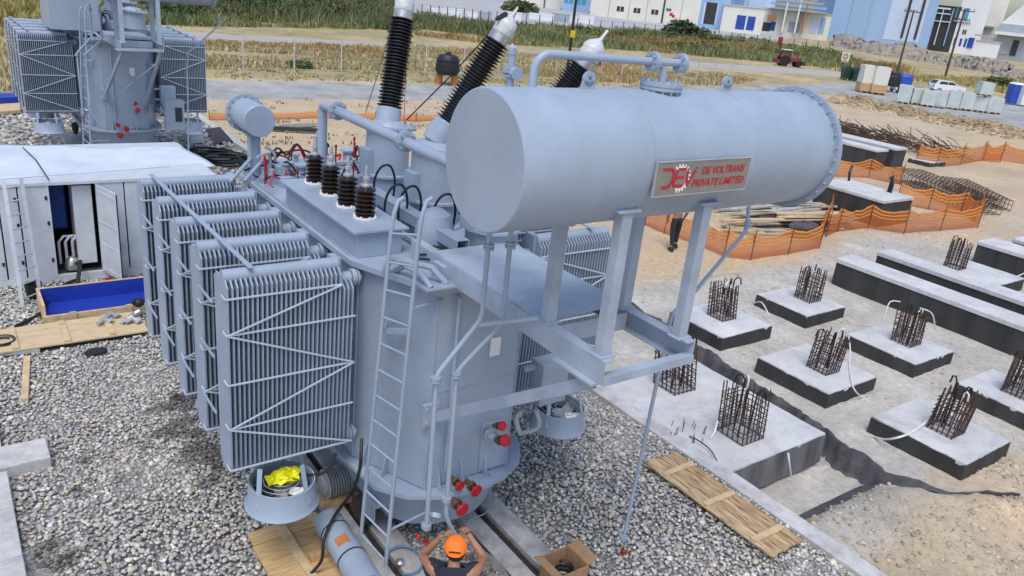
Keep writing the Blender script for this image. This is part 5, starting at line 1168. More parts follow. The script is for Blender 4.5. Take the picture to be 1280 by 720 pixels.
# ================================================================== BACKGROUND: vegetation
def in_poly(x, y, poly):
    c = np.zeros(len(x), bool); n = len(poly)
    for i in range(n):
        x1, y1 = poly[i]; x2, y2 = poly[(i+1) % n]; cond = ((y1 > y) != (y2 > y)) & (x < (x2-x1)*(y-y1)/((y2-y1)+1e-9)+x1); c ^= cond
    return c
def px_ground(poly, n, rs, z=-.45):
    xs = [p[0] for p in poly]; ys = [p[1] for p in poly]; X, Y = rs.uniform(min(xs), max(xs), n*4), rs.uniform(min(ys), max(ys), n*4); k = in_poly(X, Y, poly); X, Y = X[k][:n], Y[k][:n]
    f, r_, u_ = np.array(FW), np.array(RT), np.array(UP); d = f[None]+r_[None]*((X-640)/CAM_F)[:, None]-u_[None]*((Y-360)/CAM_F)[:, None]; t = (z-CAM_H)/d[:, 2]; return d*t[:, None]+np.array(CP)[None]
def tufts(name, m_, P, h, w_, cols, rs, k=6, spread=.35, label='', cat='grass'):
    n = len(P); A = rs.uniform(0, 6.283, (n, k)); L = rs.uniform(.1, .6, (n, k)); hh = h[:, None]*rs.uniform(.55, 1.1, (n, k)); ww = w_[:, None]*rs.uniform(.6, 1.3, (n, k))
    off = rs.normal(0, 1, (n, k, 2))*(spread*h)[:, None, None]; bx = P[:, None, 0]+off[..., 0]; by = P[:, None, 1]+off[..., 1]; bz = np.repeat(P[:, 2:3], k, 1)-.02
    T = rs.uniform(0, 6.283, (n, k)); tx, ty = np.cos(T)*ww/2, np.sin(T)*ww/2; lx, ly = np.cos(A)*L*hh, np.sin(A)*L*hh
    v = np.stack([np.stack([bx-tx*.7, by-ty*.7, bz], -1), np.stack([bx+tx*.7, by+ty*.7, bz], -1), np.stack([bx+tx+lx*.45, by+ty+ly*.45, bz+hh*.6], -1), np.stack([bx-tx*.2+lx, by-ty*.2+ly, bz+hh], -1), np.stack([bx-tx+lx*.4, by-ty+ly*.4, bz+hh*.55], -1)], 2).reshape(-1, 3)
    nb = n*k; F = (np.arange(5)[None]+(np.arange(nb)*5)[:, None])
    me = bpy.data.meshes.new(name); me.vertices.add(nb*5); me.vertices.foreach_set('co', v.astype(np.float32).ravel()); me.loops.add(nb*5); me.loops.foreach_set('vertex_index', F.astype(np.int32).ravel()); me.polygons.add(nb)
    me.polygons.foreach_set('loop_start', np.arange(0, nb*5, 5, dtype=np.int32)); me.polygons.foreach_set('loop_total', np.full(nb, 5, dtype=np.int32)); me.update(calc_edges=True)
    c = np.repeat(np.repeat(cols, k, 0)*rs.uniform(.7, 1.25, (nb, 1)), 5, 0); setcol(me, np.concatenate([c, np.ones((len(c), 1))], 1)); me.materials.append(MATS[m_])
    o = bpy.data.objects.new(name, me); COL.objects.link(o); stuff(o, label, cat); return o
rs = np.random.RandomState(33)
REED = [(255, 33), (480, 37), (530, 46), (620, 56), (760, 61), (860, 69), (930, 75), (975, 79), (1040, 87), (1118, 95), (1130, 90), (1040, 66), (960, 54), (870, 44), (760, 38), (640, 32), (500, 24), (480, -12), (190, -20), (195, 30)]
P = px_ground(REED, 10500, rs); q9 = vnoise(P[:, 0], P[:, 1], 5, 25)+.5*vnoise(P[:, 0], P[:, 1], 2.2, 26); P = P[q9 > -.2]; q9 = q9[q9 > -.2]; nz = vnoise(P[:, 0], P[:, 1], 14, 5); n = len(P)
g1, g2, g3 = np.array([.95, 1.15, .9]), np.array([1.5, 1.1, .85]), np.array([.7, .85, .7]); s_ = sm(-.05, .2, nz)[:, None]; cols = g1*(1-s_)+g2*s_; dk = (sm(86, 96, P[:, 1])*(1-sm(50, 90, P[:, 0])))[:, None]; cols = cols*(1-dk)+g3*dk
tufts('reed_bed', 'reed', P, (.35+.5*dk[:, 0]+rs.uniform(0, .35, n)+.95*sm(-.1, .45, q9)), np.full(n, .15), cols, rs, 10, .7, 'band of green and browning reeds along the ditch behind the tracks', 'reeds')
def thicket(name, P, r_, h, cols, rs, m, label):
    n = len(P); N2 = n*m; d = rs.normal(size=(N2, 3)); d /= np.linalg.norm(d, axis=1, keepdims=True); c = np.repeat(P, m, 0); R2 = np.repeat(r_, m)[:, None]; H2_ = np.repeat(h, m)[:, None]
    p = c+np.concatenate([d[:, :2]*R2, np.abs(d[:, 2:])*H2_], 1)*(.45+.55*rs.rand(N2, 1)**.5); u = rs.normal(size=(N2, 3)); u /= np.linalg.norm(u, axis=1, keepdims=True); v2 = np.cross(u, d); v2 /= np.linalg.norm(v2, axis=1, keepdims=True); s2 = rs.uniform(.12, .3, (N2, 1))
    vs = np.stack([p-u*s2, p-v2*s2*.55, p+u*s2, p+v2*s2*.55], 1).reshape(-1, 3); F = np.arange(N2*4).reshape(-1, 4); me = bpy.data.meshes.new(name); me.vertices.add(N2*4); me.vertices.foreach_set('co', vs.astype(np.float32).ravel()); me.loops.add(N2*4); me.loops.foreach_set('vertex_index', F.astype(np.int32).ravel()); me.polygons.add(N2)
    me.polygons.foreach_set('loop_start', np.arange(0, N2*4, 4, dtype=np.int32)); me.polygons.foreach_set('loop_total', np.full(N2, 4, dtype=np.int32)); me.update(calc_edges=True)
    cl = np.repeat(np.repeat(cols, m, 0)*rs.uniform(.6, 1.35, (N2, 1)), 4, 0); setcol(me, np.concatenate([cl, np.ones((len(cl), 1))], 1)); me.materials.append(MATS['bush']); o = bpy.data.objects.new(name, me); COL.objects.link(o); stuff(o, label, 'bushes')
P = px_ground([(185, -22), (500, -22), (500, 20), (420, 28), (300, 27), (190, 26)], 330, rs); n = len(P); q2 = sm(0, .2, vnoise(P[:, 0], P[:, 1], 9, 15))[:, None]
thicket('scrub_thicket', P, rs.uniform(1.2, 2.4, n), rs.uniform(1.4, 3.2, n), np.array([.95, 1.1, .9])*(1-q2)+np.array([1.7, 1.15, .8])*q2, rs, 90, 'dense dark green and brown scrub beyond the dirt track')
P = px_ground([(760, 38), (960, 52), (1040, 66), (1118, 94), (1040, 82), (930, 70), (760, 56), (640, 50), (640, 34)], 260, rs); n = len(P); q2 = sm(0, .2, vnoise(P[:, 0], P[:, 1], 9, 16))[:, None]
thicket('scrub_thicket', P, rs.uniform(.9, 2.0, n), rs.uniform(.6, 1.5, n), np.array([1.2, 1.5, 1.0])*(1-q2)+np.array([1.5, 1.3, .8])*q2, rs, 60, 'low green scrub growing among the reeds on the ditch bank')
LB = [(60, -10), (200, -10), (195, 35), (0, 40), (-5, 20)]
P = px_ground(LB, 500, rs); n = len(P); tufts('tall_grass', 'reed', P, rs.uniform(.8, 1.6, n), np.full(n, .3), np.tile([1.4, 1.3, .8], (n, 1)), rs, 7, .5, 'tall yellow green grass behind the far transformer', 'grass')
DRY = [(255, 54), (480, 60), (530, 58), (640, 66), (860, 88), (945, 100), (905, 107), (760, 103), (640, 92), (480, 88), (255, 86)]
P = px_ground(DRY, 9000, rs); nz = vnoise(P[:, 0], P[:, 1], 6, 8); k_ = nz > -.2; P = P[k_]; n = len(P)
cols = np.array([1.0, 1.0, 1.0])*rs.uniform(.75, 1.15, (n, 1)); b_ = sm(.1, .25, nz[k_])[:, None]; cols = cols*(1-b_)+np.array([.85, .72, .6])*b_
tufts('dry_grass', 'dry_grass', P, rs.uniform(.15, .5, n), np.full(n, .12), cols, rs, 6, .6, 'straw coloured dry grass between the two tracks', 'grass')
P = px_ground([(0, 30), (20, 40), (15, 130), (0, 130)], 250, rs); n = len(P); tufts('dry_grass', 'dry_grass', P, rs.uniform(.3, .7, n), np.full(n, .14), np.ones((n, 3)), rs, 6, .6, 'dry grass patch at the outer side of the far radiators', 'grass')
P = px_ground([(1040, 88), (1140, 95), (1280, 100), (1280, 122), (1190, 105), (1100, 100)], 900, rs); n = len(P); tufts('dry_grass', 'dry_grass', P, rs.uniform(.2, .7, n), np.full(n, .2), np.array([.9, .95, .7])*rs.uniform(.6, 1.1, (n, 1)), rs, 6, .8, 'scrubby grass strip behind the parked car', 'grass')
P = px_ground([(985, 112), (1130, 126), (1275, 165), (1275, 172), (1130, 140), (985, 122)], 220, rs); n = len(P); tufts('weeds', 'dry_grass', P, rs.uniform(.1, .3, n), np.full(n, .1), np.tile([.8, .9, .6], (n, 1)), rs, 5, .8, 'sparse weeds along the earth windrow', 'weeds')
def bush(px, py, r_, h, label, seed, tone):
    c = PZ(px, py, -.45); r0 = np.random.RandomState(seed); n = 1100; t = thing('bush', label, 'bush', c)
    d = r0.normal(size=(n, 3)); d /= np.linalg.norm(d, axis=1, keepdims=True); lobes = r0.uniform(-.55, .55, (7, 3)); q_ = d*(.55+.45*r0.uniform(0, 1, (n, 1))**.4)*.7+lobes[r0.randint(0, 7, n)]*np.array([1, 1, .5]); p = np.stack([q_[:, 0]*r_, q_[:, 1]*r_, np.abs(q_[:, 2])*h*.8+.05], -1)
    s = r0.uniform(.08, .17, n)*r_*.9; u = r0.normal(size=(n, 3)); u /= np.linalg.norm(u, axis=1, keepdims=True); v2 = np.cross(u, d); v2 /= np.linalg.norm(v2, axis=1, keepdims=True)
    vs = np.stack([p-u*s[:, None], p-v2*s[:, None]*.6, p+u*s[:, None], p+v2*s[:, None]*.6], 1).reshape(-1, 3); me = bpy.data.meshes.new('crown'); me.from_pydata(vs.tolist(), [], [(4*i, 4*i+1, 4*i+2, 4*i+3) for i in range(n)])
    cl = np.repeat(np.array(tone)*r0.uniform(.6, 1.4, (n, 1)), 4, 0); setcol(me, np.concatenate([cl, np.ones((len(cl), 1))], 1)); me.materials.append(MATS['bush']); inst('crown', me, t)
    mb = MB()
    for k in range(5): a = k*1.26; mb.tube([(0, 0, -.1), (math.cos(a)*r_*.2, math.sin(a)*r_*.2, h*.3), (math.cos(a)*r_*.5, math.sin(a)*r_*.5, h*.6)], [.07, .05, .02], 6)
    obj('stems', mb, 'pole_wood', t, local=True)
bush(845, 46, 5.0, 4.6, 'large dark green bush on the reed bank before the cream warehouse', 1, (1, 1, 1))
bush(868, 50, 4.5, 3.4, 'lower dark bush beside the large one on the reed bank', 2, (1.2, 1, .8))
bush(1247, 108, 2.2, 2.0, 'round olive bush near the portable toilets', 3, (1.5, 1.5, .9))
bush(1012, 42, 5, 4, 'brownish bush before the pipe rack building', 4, (1.8, 1.2, .8))
bush(375, 86, .8, .8, 'small grey green shrub by the wire fence', 5, (1.5, 1.6, 1.3))
bush(650, 15, 5, 4, 'dark shrub beside the white blocks in front of the cream building', 6, (1, 1, .8))
bush(735, 82, 1.2, .8, 'small dark weed clump on the dry grass', 7, (1.5, 1.3, .9))

P = px_ground([(262, 84), (480, 86), (640, 96), (900, 108), (640, 112), (480, 103), (262, 100)], 380, rs); n = len(P); tufts('weeds', 'dry_grass', P, rs.uniform(.06, .25, n), np.full(n, .09), np.array([.7, .8, .55])*rs.uniform(.5, 1.1, (n, 1)), rs, 5, .9, 'scattered weeds on the bare strip between fence and road', 'weeds')
P = px_ground([(262, 122), (540, 124), (640, 128), (640, 190), (300, 180), (262, 150)], 170, rs); n = len(P); tufts('weeds', 'dry_grass', P, rs.uniform(.05, .2, n), np.full(n, .07), np.array([.6, .6, .45])*rs.uniform(.5, 1.1, (n, 1)), rs, 5, .9, 'sparse weeds on the dirt behind the transformer', 'weeds')
# ------------------------------------------------------------------ fences
def fence(name, label, pts, h, post_m, wires, n_between, r_=.03):
    t = thing(name, label, 'fence', pts[0]); L = []
    for a, b in zip(pts[:-1], pts[1:]):
        for k in range(n_between): L.append(a.lerp(b, k/n_between))
    L.append(pts[-1])
    for p in L: mb = MB(); mb.cyl(p-V((0, 0, .3)), p+V((0, 0, h)), r_, 6); obj('fence_post', mb, post_m, t)
    for z, r2 in wires: mb = MB(); mb.tube([p+V((0, 0, z)) for p in L], r2, 4); obj('fence_wire', mb, 'steel_zinc', t)
fence('wire_fence', 'wire fence on pale posts along the dry grass', [V((6, 51.4, -.45)), V((40, 53, -.45)), V((66, 54, -.45))], 2.05, 'concrete_kerb', ((.1, .02), (.7, .006), (1.3, .006), (1.95, .008)), 10, .05)
fence('wire_fence', 'dark post fence along the edge of the concrete yard', [PZ(505, 22, -.45), PZ(640, 34, -.45), PZ(830, 47, -.45), PZ(1035, 66, -.45)], 2.3, 'pole_black', ((2.2, .02), (1.1, .02)), 13, .07)

# ------------------------------------------------------------------ buildings
def facade(a, b):
    a, b = V(a), V(b); d = (b-a); L = d.length; d.normalize(); nrm = V((d.y, -d.x, 0))
    if nrm.dot(CP-a) < 0: nrm = -nrm
    def hit(px, py):
        r_ = ray(px, py); t = (a-CP).dot(nrm)/r_.dot(nrm); p = CP+r_*t; return (p-a).dot(d), p.z
    return a, d, nrm, L, hit
def building(name, label, pl, pr, top_px, depth, wm, feats=(), roof='roof_metal', parapet=.3, zb=-.4, gable=0, dist=None, skew=1.0):
    r0, r1 = ray(*pl), ray(*pr); h0, h1 = V((r0.x, r0.y, 0)).normalized(), V((r1.x, r1.y, 0)).normalized(); D = dist or (CAM_H-zb)/max(1e-6, -r0.z)*V((r0.x, r0.y, 0)).length
    a, b = h0*D, h1*D*skew; a.z = b.z = zb; a, d, nrm, L, hit = facade(a, b); h = (hit(*top_px)[1] if isinstance(top_px, tuple) else top_px)
    t = thing(name, label, 'building', a); bk = -nrm*depth; mb = MB(); p = [a, a+d*L, a+d*L+bk, a+bk]
    mb.hexa([V((q_.x, q_.y, zb-.3)) for q_ in p]+[V((q_.x, q_.y, h)) for q_ in p]); obj('wall', mb, wm, t)
    mb = MB(); e = .3
    if gable:
        c0, c1 = a+d*(L/2), a+d*(L/2)+bk; mb.add([V((a.x, a.y, h)), V((b.x, b.y, h)), V((c0.x, c0.y, h+gable)), V(((a+bk).x, (a+bk).y, h)), V(((b+bk).x, (b+bk).y, h)), V((c1.x, c1.y, h+gable))], [(0, 1, 2), (3, 5, 4), (0, 2, 5, 3), (1, 4, 5, 2)])
    else:
        pp = [a-d*e+nrm*e, a+d*(L+e)+nrm*e, a+d*(L+e)+bk-nrm*e, a-d*e+bk-nrm*e]; mb.hexa([V((q_.x, q_.y, h+.01)) for q_ in pp]+[V((q_.x, q_.y, h+parapet)) for q_ in pp])
    obj('roof', mb, roof, t)
    for ft in feats:
        nm, x0, y0, x1, y1, m_ = ft[:6]; proud = ft[6] if len(ft) > 6 else .06
        ym, xm = (max(y0, -8)+y1)/2, (x0+x1)/2; s0 = hit(x0, ym)[0]; s1 = hit(x1, ym)[0]; zt = hit(xm, y0)[1]; zz = max(hit(xm, y1)[1], zb); s0, s1 = max(-1, s0), min(L+1, s1); q0 = a+d*s0; q1 = a+d*s1; mb = MB(); mb.hexa([V((q.x, q.y, zz)) for q in (q0+nrm*proud, q1+nrm*proud, q1-nrm*.02, q0-nrm*.02)]+[V((q.x, q.y, zt)) for q in (q0+nrm*proud, q1+nrm*proud, q1-nrm*.02, q0-nrm*.02)]); o = obj(nm, mb, m_, t)
        if nm == 'window':
            mb = MB(); c = (q0+q1)/2; mb.beam(V((c.x, c.y, zz))+nrm*(proud+.05), V((c.x, c.y, zt))+nrm*(proud+.05), .15, .1); obj('mullion', mb, 'wall_white', o)
    return t
seams = [('wall_seam', x, -6+(x-737)*.02, x+.9, 20+(x-737)*.135, 'wall_grey', .05) for x in (761, 786, 808, 851)]
building('warehouse', 'long cream warehouse with small dark windows', (737, 20), (871, 37), 16, 40, 'wall_cream', seams+[('downpipe', 828.5, -6, 830.5, 31, 'dark_opening', .3), ('window', 771, 8, 780, 14.3, 'dark_opening'), ('window', 792, 10, 800.5, 16.3, 'dark_opening'), ('window', 814, 12, 823, 18.3, 'dark_opening'), ('window', 833, 10.5, 839, 13.8, 'dark_opening'), ('fire_cabinet', 837, 16, 841, 20, 'sign_red'), ('fire_cabinet', 840, 18.5, 843.5, 22, 'sign_red')], dist=272, skew=0.985)
building('warehouse', 'blue end bay of the warehouse with a tall dark doorway', (871.3, 37.2), (906, 41.5), 16, 40, 'wall_blue', [('door', 881, 3, 895, 30.5, 'dark_opening', .05), ('door_frame', 878.5, 3, 881, 30.3, 'wall_pale_blue', .15), ('door_frame', 895, 4, 897, 31, 'wall_pale_blue', .15)], dist=268, skew=0.995)
building('warehouse', 'pale cream low wing with two bright blue doors', (899, 40.2), (951, 40.5), (925, 8), 14, 'wall_cream', [('door', 920, 19, 931.5, 37, 'door_blue'), ('door', 933.5, 20.5, 943.5, 38, 'door_blue')], dist=262, skew=1.0)
building('factory_block', 'pale blue block rising behind the low cream wing', (900, 33), (962, 38), 26, 30, 'wall_pale_blue', [('wall_seam', 934, -6, 935, 20, 'wall_grey', .1)], dist=300, skew=1.0)
building('warehouse', 'cream building cut by the top of the view, left of the warehouse', (640, 8), (701, 13.5), 14, 30, 'wall_cream', [('downpipe', 680, -10, 681.5, 12, 'dark_opening', .3)], dist=300, skew=1.0)
building('factory_block', 'blue glazed block between the two cream buildings', (702, 14), (736, 18.5), 18, 30, 'wall_blue', [('window', 706, -8, 717, 4, 'teal'), ('window', 720, -6, 733, 6, 'teal')], dist=290, skew=1.0)
building('workshop', 'cream workshop with dark openings under a blue pipe rack', (950, 41), (1034, 47), (990, 14), 20, 'wall_cream', [('door', 953, 28, 963, 39, 'dark_opening'), ('door', 963, 27, 969, 38.5, 'door_blue'), ('door', 985, 27, 1000, 41, 'wall_grey'), ('door', 1012, 22, 1022, 42, 'wall_pale_blue'), ('door', 1024, 22, 1031, 43, 'wall_blue'), ('canopy', 960, 19, 970, 24, 'barrel_orange', 2), ('beam', 963, 6, 1034, 9, 'wall_blue', 3), ('beam', 963, 12, 1034, 14, 'wall_grey', 3), ('column', 981, -5, 983, 40, 'wall_cream', 3.2), ('column', 997, -5, 999, 42, 'wall_cream', 3.2), ('column', 1006, -5, 1007.5, 43, 'barrel_orange', 3.2), ('pipe', 964, 1, 1030, 3.5, 'wall_grey', 3.4)], dist=285, skew=1.0)
t_ = building('factory_hall', 'tall blue factory hall with two dark diagonal looking downpipes', (1034, 45), (1160, 54), 42, 50, 'wall_blue', [('wall_panel', 1110, -30, 1156, 52, 'wall_pale_blue', .1), ('downpipe', 1132, -8, 1135, 48, 'dark_opening', .5), ('downpipe', 1149, -8, 1152, 50, 'dark_opening', .5), ('wall_seam', 1062, -20, 1063, 45, 'wall_grey', .12), ('wall_seam', 1086, -20, 1087, 48, 'wall_grey', .12)], dist=315, skew=1.02)
building('open_frame_shed', 'open steel frame shed with dark interior beside the blue hall', (1160, 55), (1189, 58), (1172, 6), 20, 'dark_opening', [('column', 1161, 8, 1162.2, 55, 'wall_white', .6), ('column', 1173, 10, 1174.2, 57, 'wall_white', .6), ('column', 1185, 10, 1186.5, 58, 'wall_blue', .6), ('beam', 1160, 9, 1189, 11, 'wall_white', .7), ('beam', 1160, 16, 1189, 17.2, 'wall_white', .7), ('beam', 1160, 26, 1189, 27, 'wall_white', .7)], dist=330, skew=1.0)
building('factory_block', 'white block with blue lower stripes beside the open shed', (1187, 58), (1222, 61), 40, 25, 'wall_white', [('wall_panel', 1192, 47, 1195, 57, 'door_blue'), ('wall_panel', 1199, 48, 1202, 58, 'door_blue'), ('wall_panel', 1205, 48, 1208, 59, 'door_blue'), ('door', 1209.5, 47, 1217, 60, 'door_blue', .3), ('window', 1203, 37, 1208, 43, 'dark_opening'), ('wall_panel', 1190, 8, 1197, 22, 'teal'), ('wall_panel', 1204, 10, 1211, 26, 'teal'), ('beam', 1186, 26, 1214, 27.5, 'wall_grey', .5)], dist=330, skew=1.0)
building('tower', 'tall cream tower beyond the white block', (1221, 60), (1243, 62), 45, 18, 'wall_cream', [('beam', 1222, 32, 1243, 34, 'wall_grey', 2)], dist=350, skew=1.0)
building('shed', 'grey gabled shed with pale roof at the edge of the works', (1240, 66), (1290, 72), (1260, 30), 30, 'wall_grey', [('door', 1250, 44, 1262, 68, 'wall_grey', .2), ('door', 1264, 50, 1272, 70, 'dark_opening', .2), ('beam', 1225, 40, 1290, 44, 'wall_white', 3)], gable=8, roof='wall_white', dist=330, skew=1.0)
building('low_wall', 'low white works wall in front of the tower', (1216, 66), (1246, 70.5), (1230, 52), 4, 'wall_white', [('wall_panel', 1218, 44, 1246, 46, 'wall_grey', 1)], dist=310, skew=1.0)
building('house', 'small white roofed unit at the far left edge of the field', (2, 8), (16, 8), 5, 10, 'wall_white', ())
# silo on legs beside the blue hall
c = PZ(1064, 51, -.4); t = thing('silo', 'grey green silo on dark legs before the blue hall', 'silo', c)
sv = V((-c.y, c.x, 0)).normalized(); _, _, _, _, hit = facade(c+sv*10, c-sv*10); rad = 8.5*V((c.x, c.y, 0)).length/980; z0, z1 = hit(1066, 36)[1], hit(1066, 2)[1]
mb = MB(); mb.lathe((c.x, c.y, z0), (0, 0, 1), [(-2.5, .6), (0, rad), (z1-z0, rad), (z1-z0+1.5, rad*.4)], 16); obj('vessel', mb, 'ibc_wrap', t)
for k in range(4): a = k*1.57+.6; mb = MB(); mb.cyl((c.x+math.cos(a)*rad*.8, c.y+math.sin(a)*rad*.8, -.5), (c.x+math.cos(a)*rad*.8, c.y+math.sin(a)*rad*.8, z0+.5), .35, 6); obj('leg', mb, 'dark_opening', t)
mb = MB(); mb.cyl((c.x+rad*1.7, c.y-rad*.5, -.5), (c.x+rad*1.7, c.y-rad*.5, z0+4), rad*.35, 10); obj('stack', mb, 'rust_oil', t)
# rubble bank in front of the works
vs = []; fs = []; nx = 150; base_ = [PZ(1040, 57, -.45), PZ(1090, 68, -.45), PZ(1150, 77, -.45), PZ(1200, 85, -.45), PZ(1240, 93, -.45), PZ(1290, 104, -.45)]; rs = np.random.RandomState(3)
for i in range(nx+1):
    u = i/nx*(len(base_)-1); k = min(int(u), len(base_)-2); p = base_[k].lerp(base_[k+1], u-k); away = V((p.x, p.y, 0)).normalized(); D = V((p.x, p.y, 0)).length
    for j in range(19):
        f = j/18; w2 = D*.22; q_ = p+away*(w2*f)+V((rs.normal()*.3, rs.normal()*.3, 0)); hh = math.sin(f*math.pi)**.8*D*.0115*(.8+.9*float(fbm(q_.x, q_.y, 14, 61, 5)))*(1 if i < nx-16 else .5); vs.append((q_.x, q_.y, -.5+hh))
for i in range(nx):
    for j in range(18): a = i*19+j; fs.append((a, a+19, a+20, a+1))
mb = MB(); mb.add(vs, fs); struct(obj('earth_bank', mb, 'rubble', sharp=180))
P = px_ground([(1060, 62), (1090, 62), (1245, 84), (1240, 92), (1150, 76)], 300, rs); n = len(P); tufts('weeds', 'dry_grass', P, rs.uniform(.5, 1.4, n), np.full(n, .4), np.array([.6, .55, .5])*rs.uniform(.6, 1.2, (n, 1)), rs, 6, .8, 'brown weeds growing on the rubble bank before the works', 'weeds')

# white concrete blocks in a row
bl = [(528, 22), (548, 20), (566, 21), (590, 23), (606, 24), (640, 25), (668, 24), (683, 26), (700, 27), (716, 28), (733, 29)]
for k, (px, py) in enumerate(bl):
    p = PZ(px, py, -.4); D = V((p.x, p.y, 0)).length; s = D/980; an = math.atan2(p.y, p.x)+1.57; mb = MB(); wd = (13+4*(k % 3))*s; hh = (6.5+2*((k*7) % 3)/2)*s
    mb.box((p.x, p.y, -.42+hh/2), (wd, wd*.6, hh), an); mb.box((p.x, p.y, -.42+hh+.15*s), (wd*1.04, wd*.63, .25*s+.1), an); tag(obj('white_block', mb, 'wall_white' if k % 4 else 'wall_grey'), 'wrapped pale block stacked in the row along the yard fence', 'block', 'pale blocks along the yard fence')

# ------------------------------------------------------------------ poles, bins, pallets, vehicles
def upole(px, py, h, label, arms=True, m_='pole_wood', r_=.15, tagz=None):
    p = PZ(px, py, -.45); t = thing('utility_pole', label, 'pole', p); mb = MB(); mb.tube([p-V((0, 0, .3)), p+V((0, 0, h))], [r_, r_*.7], 10); obj('shaft', mb, m_, t)
    if arms:
        for z, w_ in ((h-.3, 2.0), (h-1.6, 1.6)) if arms == 2 else ((h-.3, 1.8),):
            mb = MB(); mb.beam(p+V((-w_*.45, w_*.6, z))*1.0-V((0, 0, 0)), p+V((w_*.45, -w_*.6, z)), .12, .14); obj('crossarm', mb, m_, t)
            for f in (-.9, -.3, .3, .9): mb = MB(); c = p+V((w_*.45*f, -w_*.6*f, z+.07)); mb.lathe(c, (0, 0, 1), [(0, .03), (.1, .05), (.18, .09), (.22, .05), (.28, .02)], 8); obj('pole_insulator', mb, 'dark_opening', t)
    return t, p
upole(1121, 92, 9.4, 'brown wooden utility pole with one crossarm, near the rubbish bins', 1, r_=.17); upole(1181, 97, 10.4, 'brown wooden utility pole with two crossarms, standing behind the car', 2, r_=.19)
t, p = upole(705, 122, 9.5, 'slim black pole standing behind the conservator', False, 'pole_black', .11)
q_ = PX(712, 42, p.x); mb = MB(); mb.box((p.x, p.y-.1, PY(712, 42, p.y).z), (.3, .15, .45)); obj('yellow_tag', mb, 'yellow_paint', t)
p = PZ(1053, 58, -.4); mb = MB(); mb.tube([p, p+V((0, 0, 19)), p+V((1, -2, 20))], .2, 6); mb.box(tuple(p+V((1.2, -2.4, 20))), (.8, 1.2, .3)); tag(obj('lamp_post', mb, 'wall_grey'), 'pale lamp post before the silo', 'lamp post')
p = PZ(1054, 84, -.45); t = thing('round_sign', 'small pale road sign with an orange ring behind the bins', 'sign', p); mb = MB(); mb.cyl(p, p+V((0, 0, 1.9)), .05, 8); obj('sign_post', mb, 'steel_zinc', t)
dcam = V((-p.x, -p.y, 0)).normalized(); sd_ = V((-dcam.y, dcam.x, 0)); mb = MB(); c = p+V((0, 0, 1.5))+dcam*.06; mb.extr([c+sd_*a+V((0, 0, b)) for a, b in ((-.6, -.8), (.6, -.8), (.6, .8), (-.6, .8))], dcam*.04); obj('sign_board', mb, 'wall_cream', t)
mb = MB(); mb.tube([c+dcam*.07+sd_*.3*math.cos(a)+V((0, 0, .2+.32*math.sin(a))) for a in np.linspace(0, 6.283, 17)], .07, 6, False); obj('ring', mb, 'barrel_orange', t)
def wbin(px, py, label):
    p = PZ(px, py, -.4); t = thing('waste_bin', label, 'bin', p, .9); mb = MB(); mb.loft([(-.55, -.4), (.55, -.4), (.55, .4), (-.55, .4)], .15, [(-.68, -.52), (.68, -.52), (.68, .52), (-.68, .52)], 1.15); obj('container', mb, 'bin_green', t, local=True)
    mb = MB(); mb.lathe((-.7, 0, 1.12), (1, 0, 0), [(0, .53), (1.4, .53)], 18); mb.v = [(x, y, max(z, 1.16)) for x, y, z in mb.v]; obj('lid', mb, 'bin_green', t, local=True)
    for sx in (-1, 1):
        for sy in (-1, 1): mb = MB(); mb.cyl((sx*.48, sy*.32, .1), (sx*.55, sy*.32, .1), .1, 10); obj('wheel', mb, 'tyre', t, local=True)
    mb = MB(); mb.box((-.2, -.5, .7), (.5, .05, .4)); obj('notice', mb, 'sign_white', t, local=True)
wbin(1056, 99.5, 'dark green wheeled waste bin below the round sign'); wbin(1068, 101.5, 'dark green wheeled waste bin right next to the wrapped tall pallets')
def pallet_stack(px, py, label, w_, h, m_, base=True, rz=.9, cat='pallet load'):
    p = PZ(px, py, -.4); t = thing('wrapped_pallet', label, cat, p, rz); rr = random.Random(px); mb = MB()
    for k in range(3): mb.bx(-w_/2, w_/2, -w_/2+k*w_*.42, -w_/2+k*w_*.42+.12, 0, .14)
    obj('pallet', mb, 'wood', t, local=True); mb = MB(); n = 5; vs = []; fs = []
    for i in range(n+1):
        z = .145+h*i/n
        for a, b in ((-1, -1), (0, -1.03), (1, -1), (1.03, 0), (1, 1), (0, 1.03), (-1, 1), (-1.03, 0)): vs.append((a*w_/2*rr.uniform(.94, 1.02), b*w_/2*rr.uniform(.94, 1.02), z))
    for i in range(n):
        for k in range(8): fs.append((i*8+k, i*8+(k+1) % 8, i*8+8+(k+1) % 8, i*8+8+k))
    fs += [tuple(range(7, -1, -1)), tuple(n*8+k for k in range(8))]; mb.add(vs, fs); obj('load', mb, m_, t, local=True, sharp=25)
    if h > 2:
        mb = MB(); mb.bx(-w_*.49, w_*.49, -w_*.52, w_*.52, .145, 1.0); mb.bx(-w_*.525, w_*.525, -w_*.47, w_*.47, .146, .96); obj('carton', mb, 'wood', t, local=True)
    return t
t = pallet_stack(1080, 115, 'tall wrapped pallet load with brown base, beside the green bins', 1.5, 2.6, 'wall_cream'); t = pallet_stack(1094, 117, 'tall wrapped pallet load with brown base, beside the dark compressor', 1.5, 2.6, 'wall_cream')
p = PZ(1111, 114, -.4); t = thing('site_compressor', 'dark site compressor on wheels between pallets and wrapped blocks', 'compressor', p, .9); mb = MB(); mb.box((0, 0, 1.2), (2.0, 1.3, 1.2)); obj('housing', mb, 'tank_black', t, local=True, bevel=.15); mb = MB(); mb.box((0, -.1, 1.95), (1.4, .9, .35)); obj('hood', mb, 'dark_opening', t, local=True, bevel=.08); mb = MB(); mb.lathe((-.9, -.6, .55), (1, 0, 0), [(0, .35), (1.6, .35)], 14); obj('air_tank', mb, 'wall_white', t, local=True)
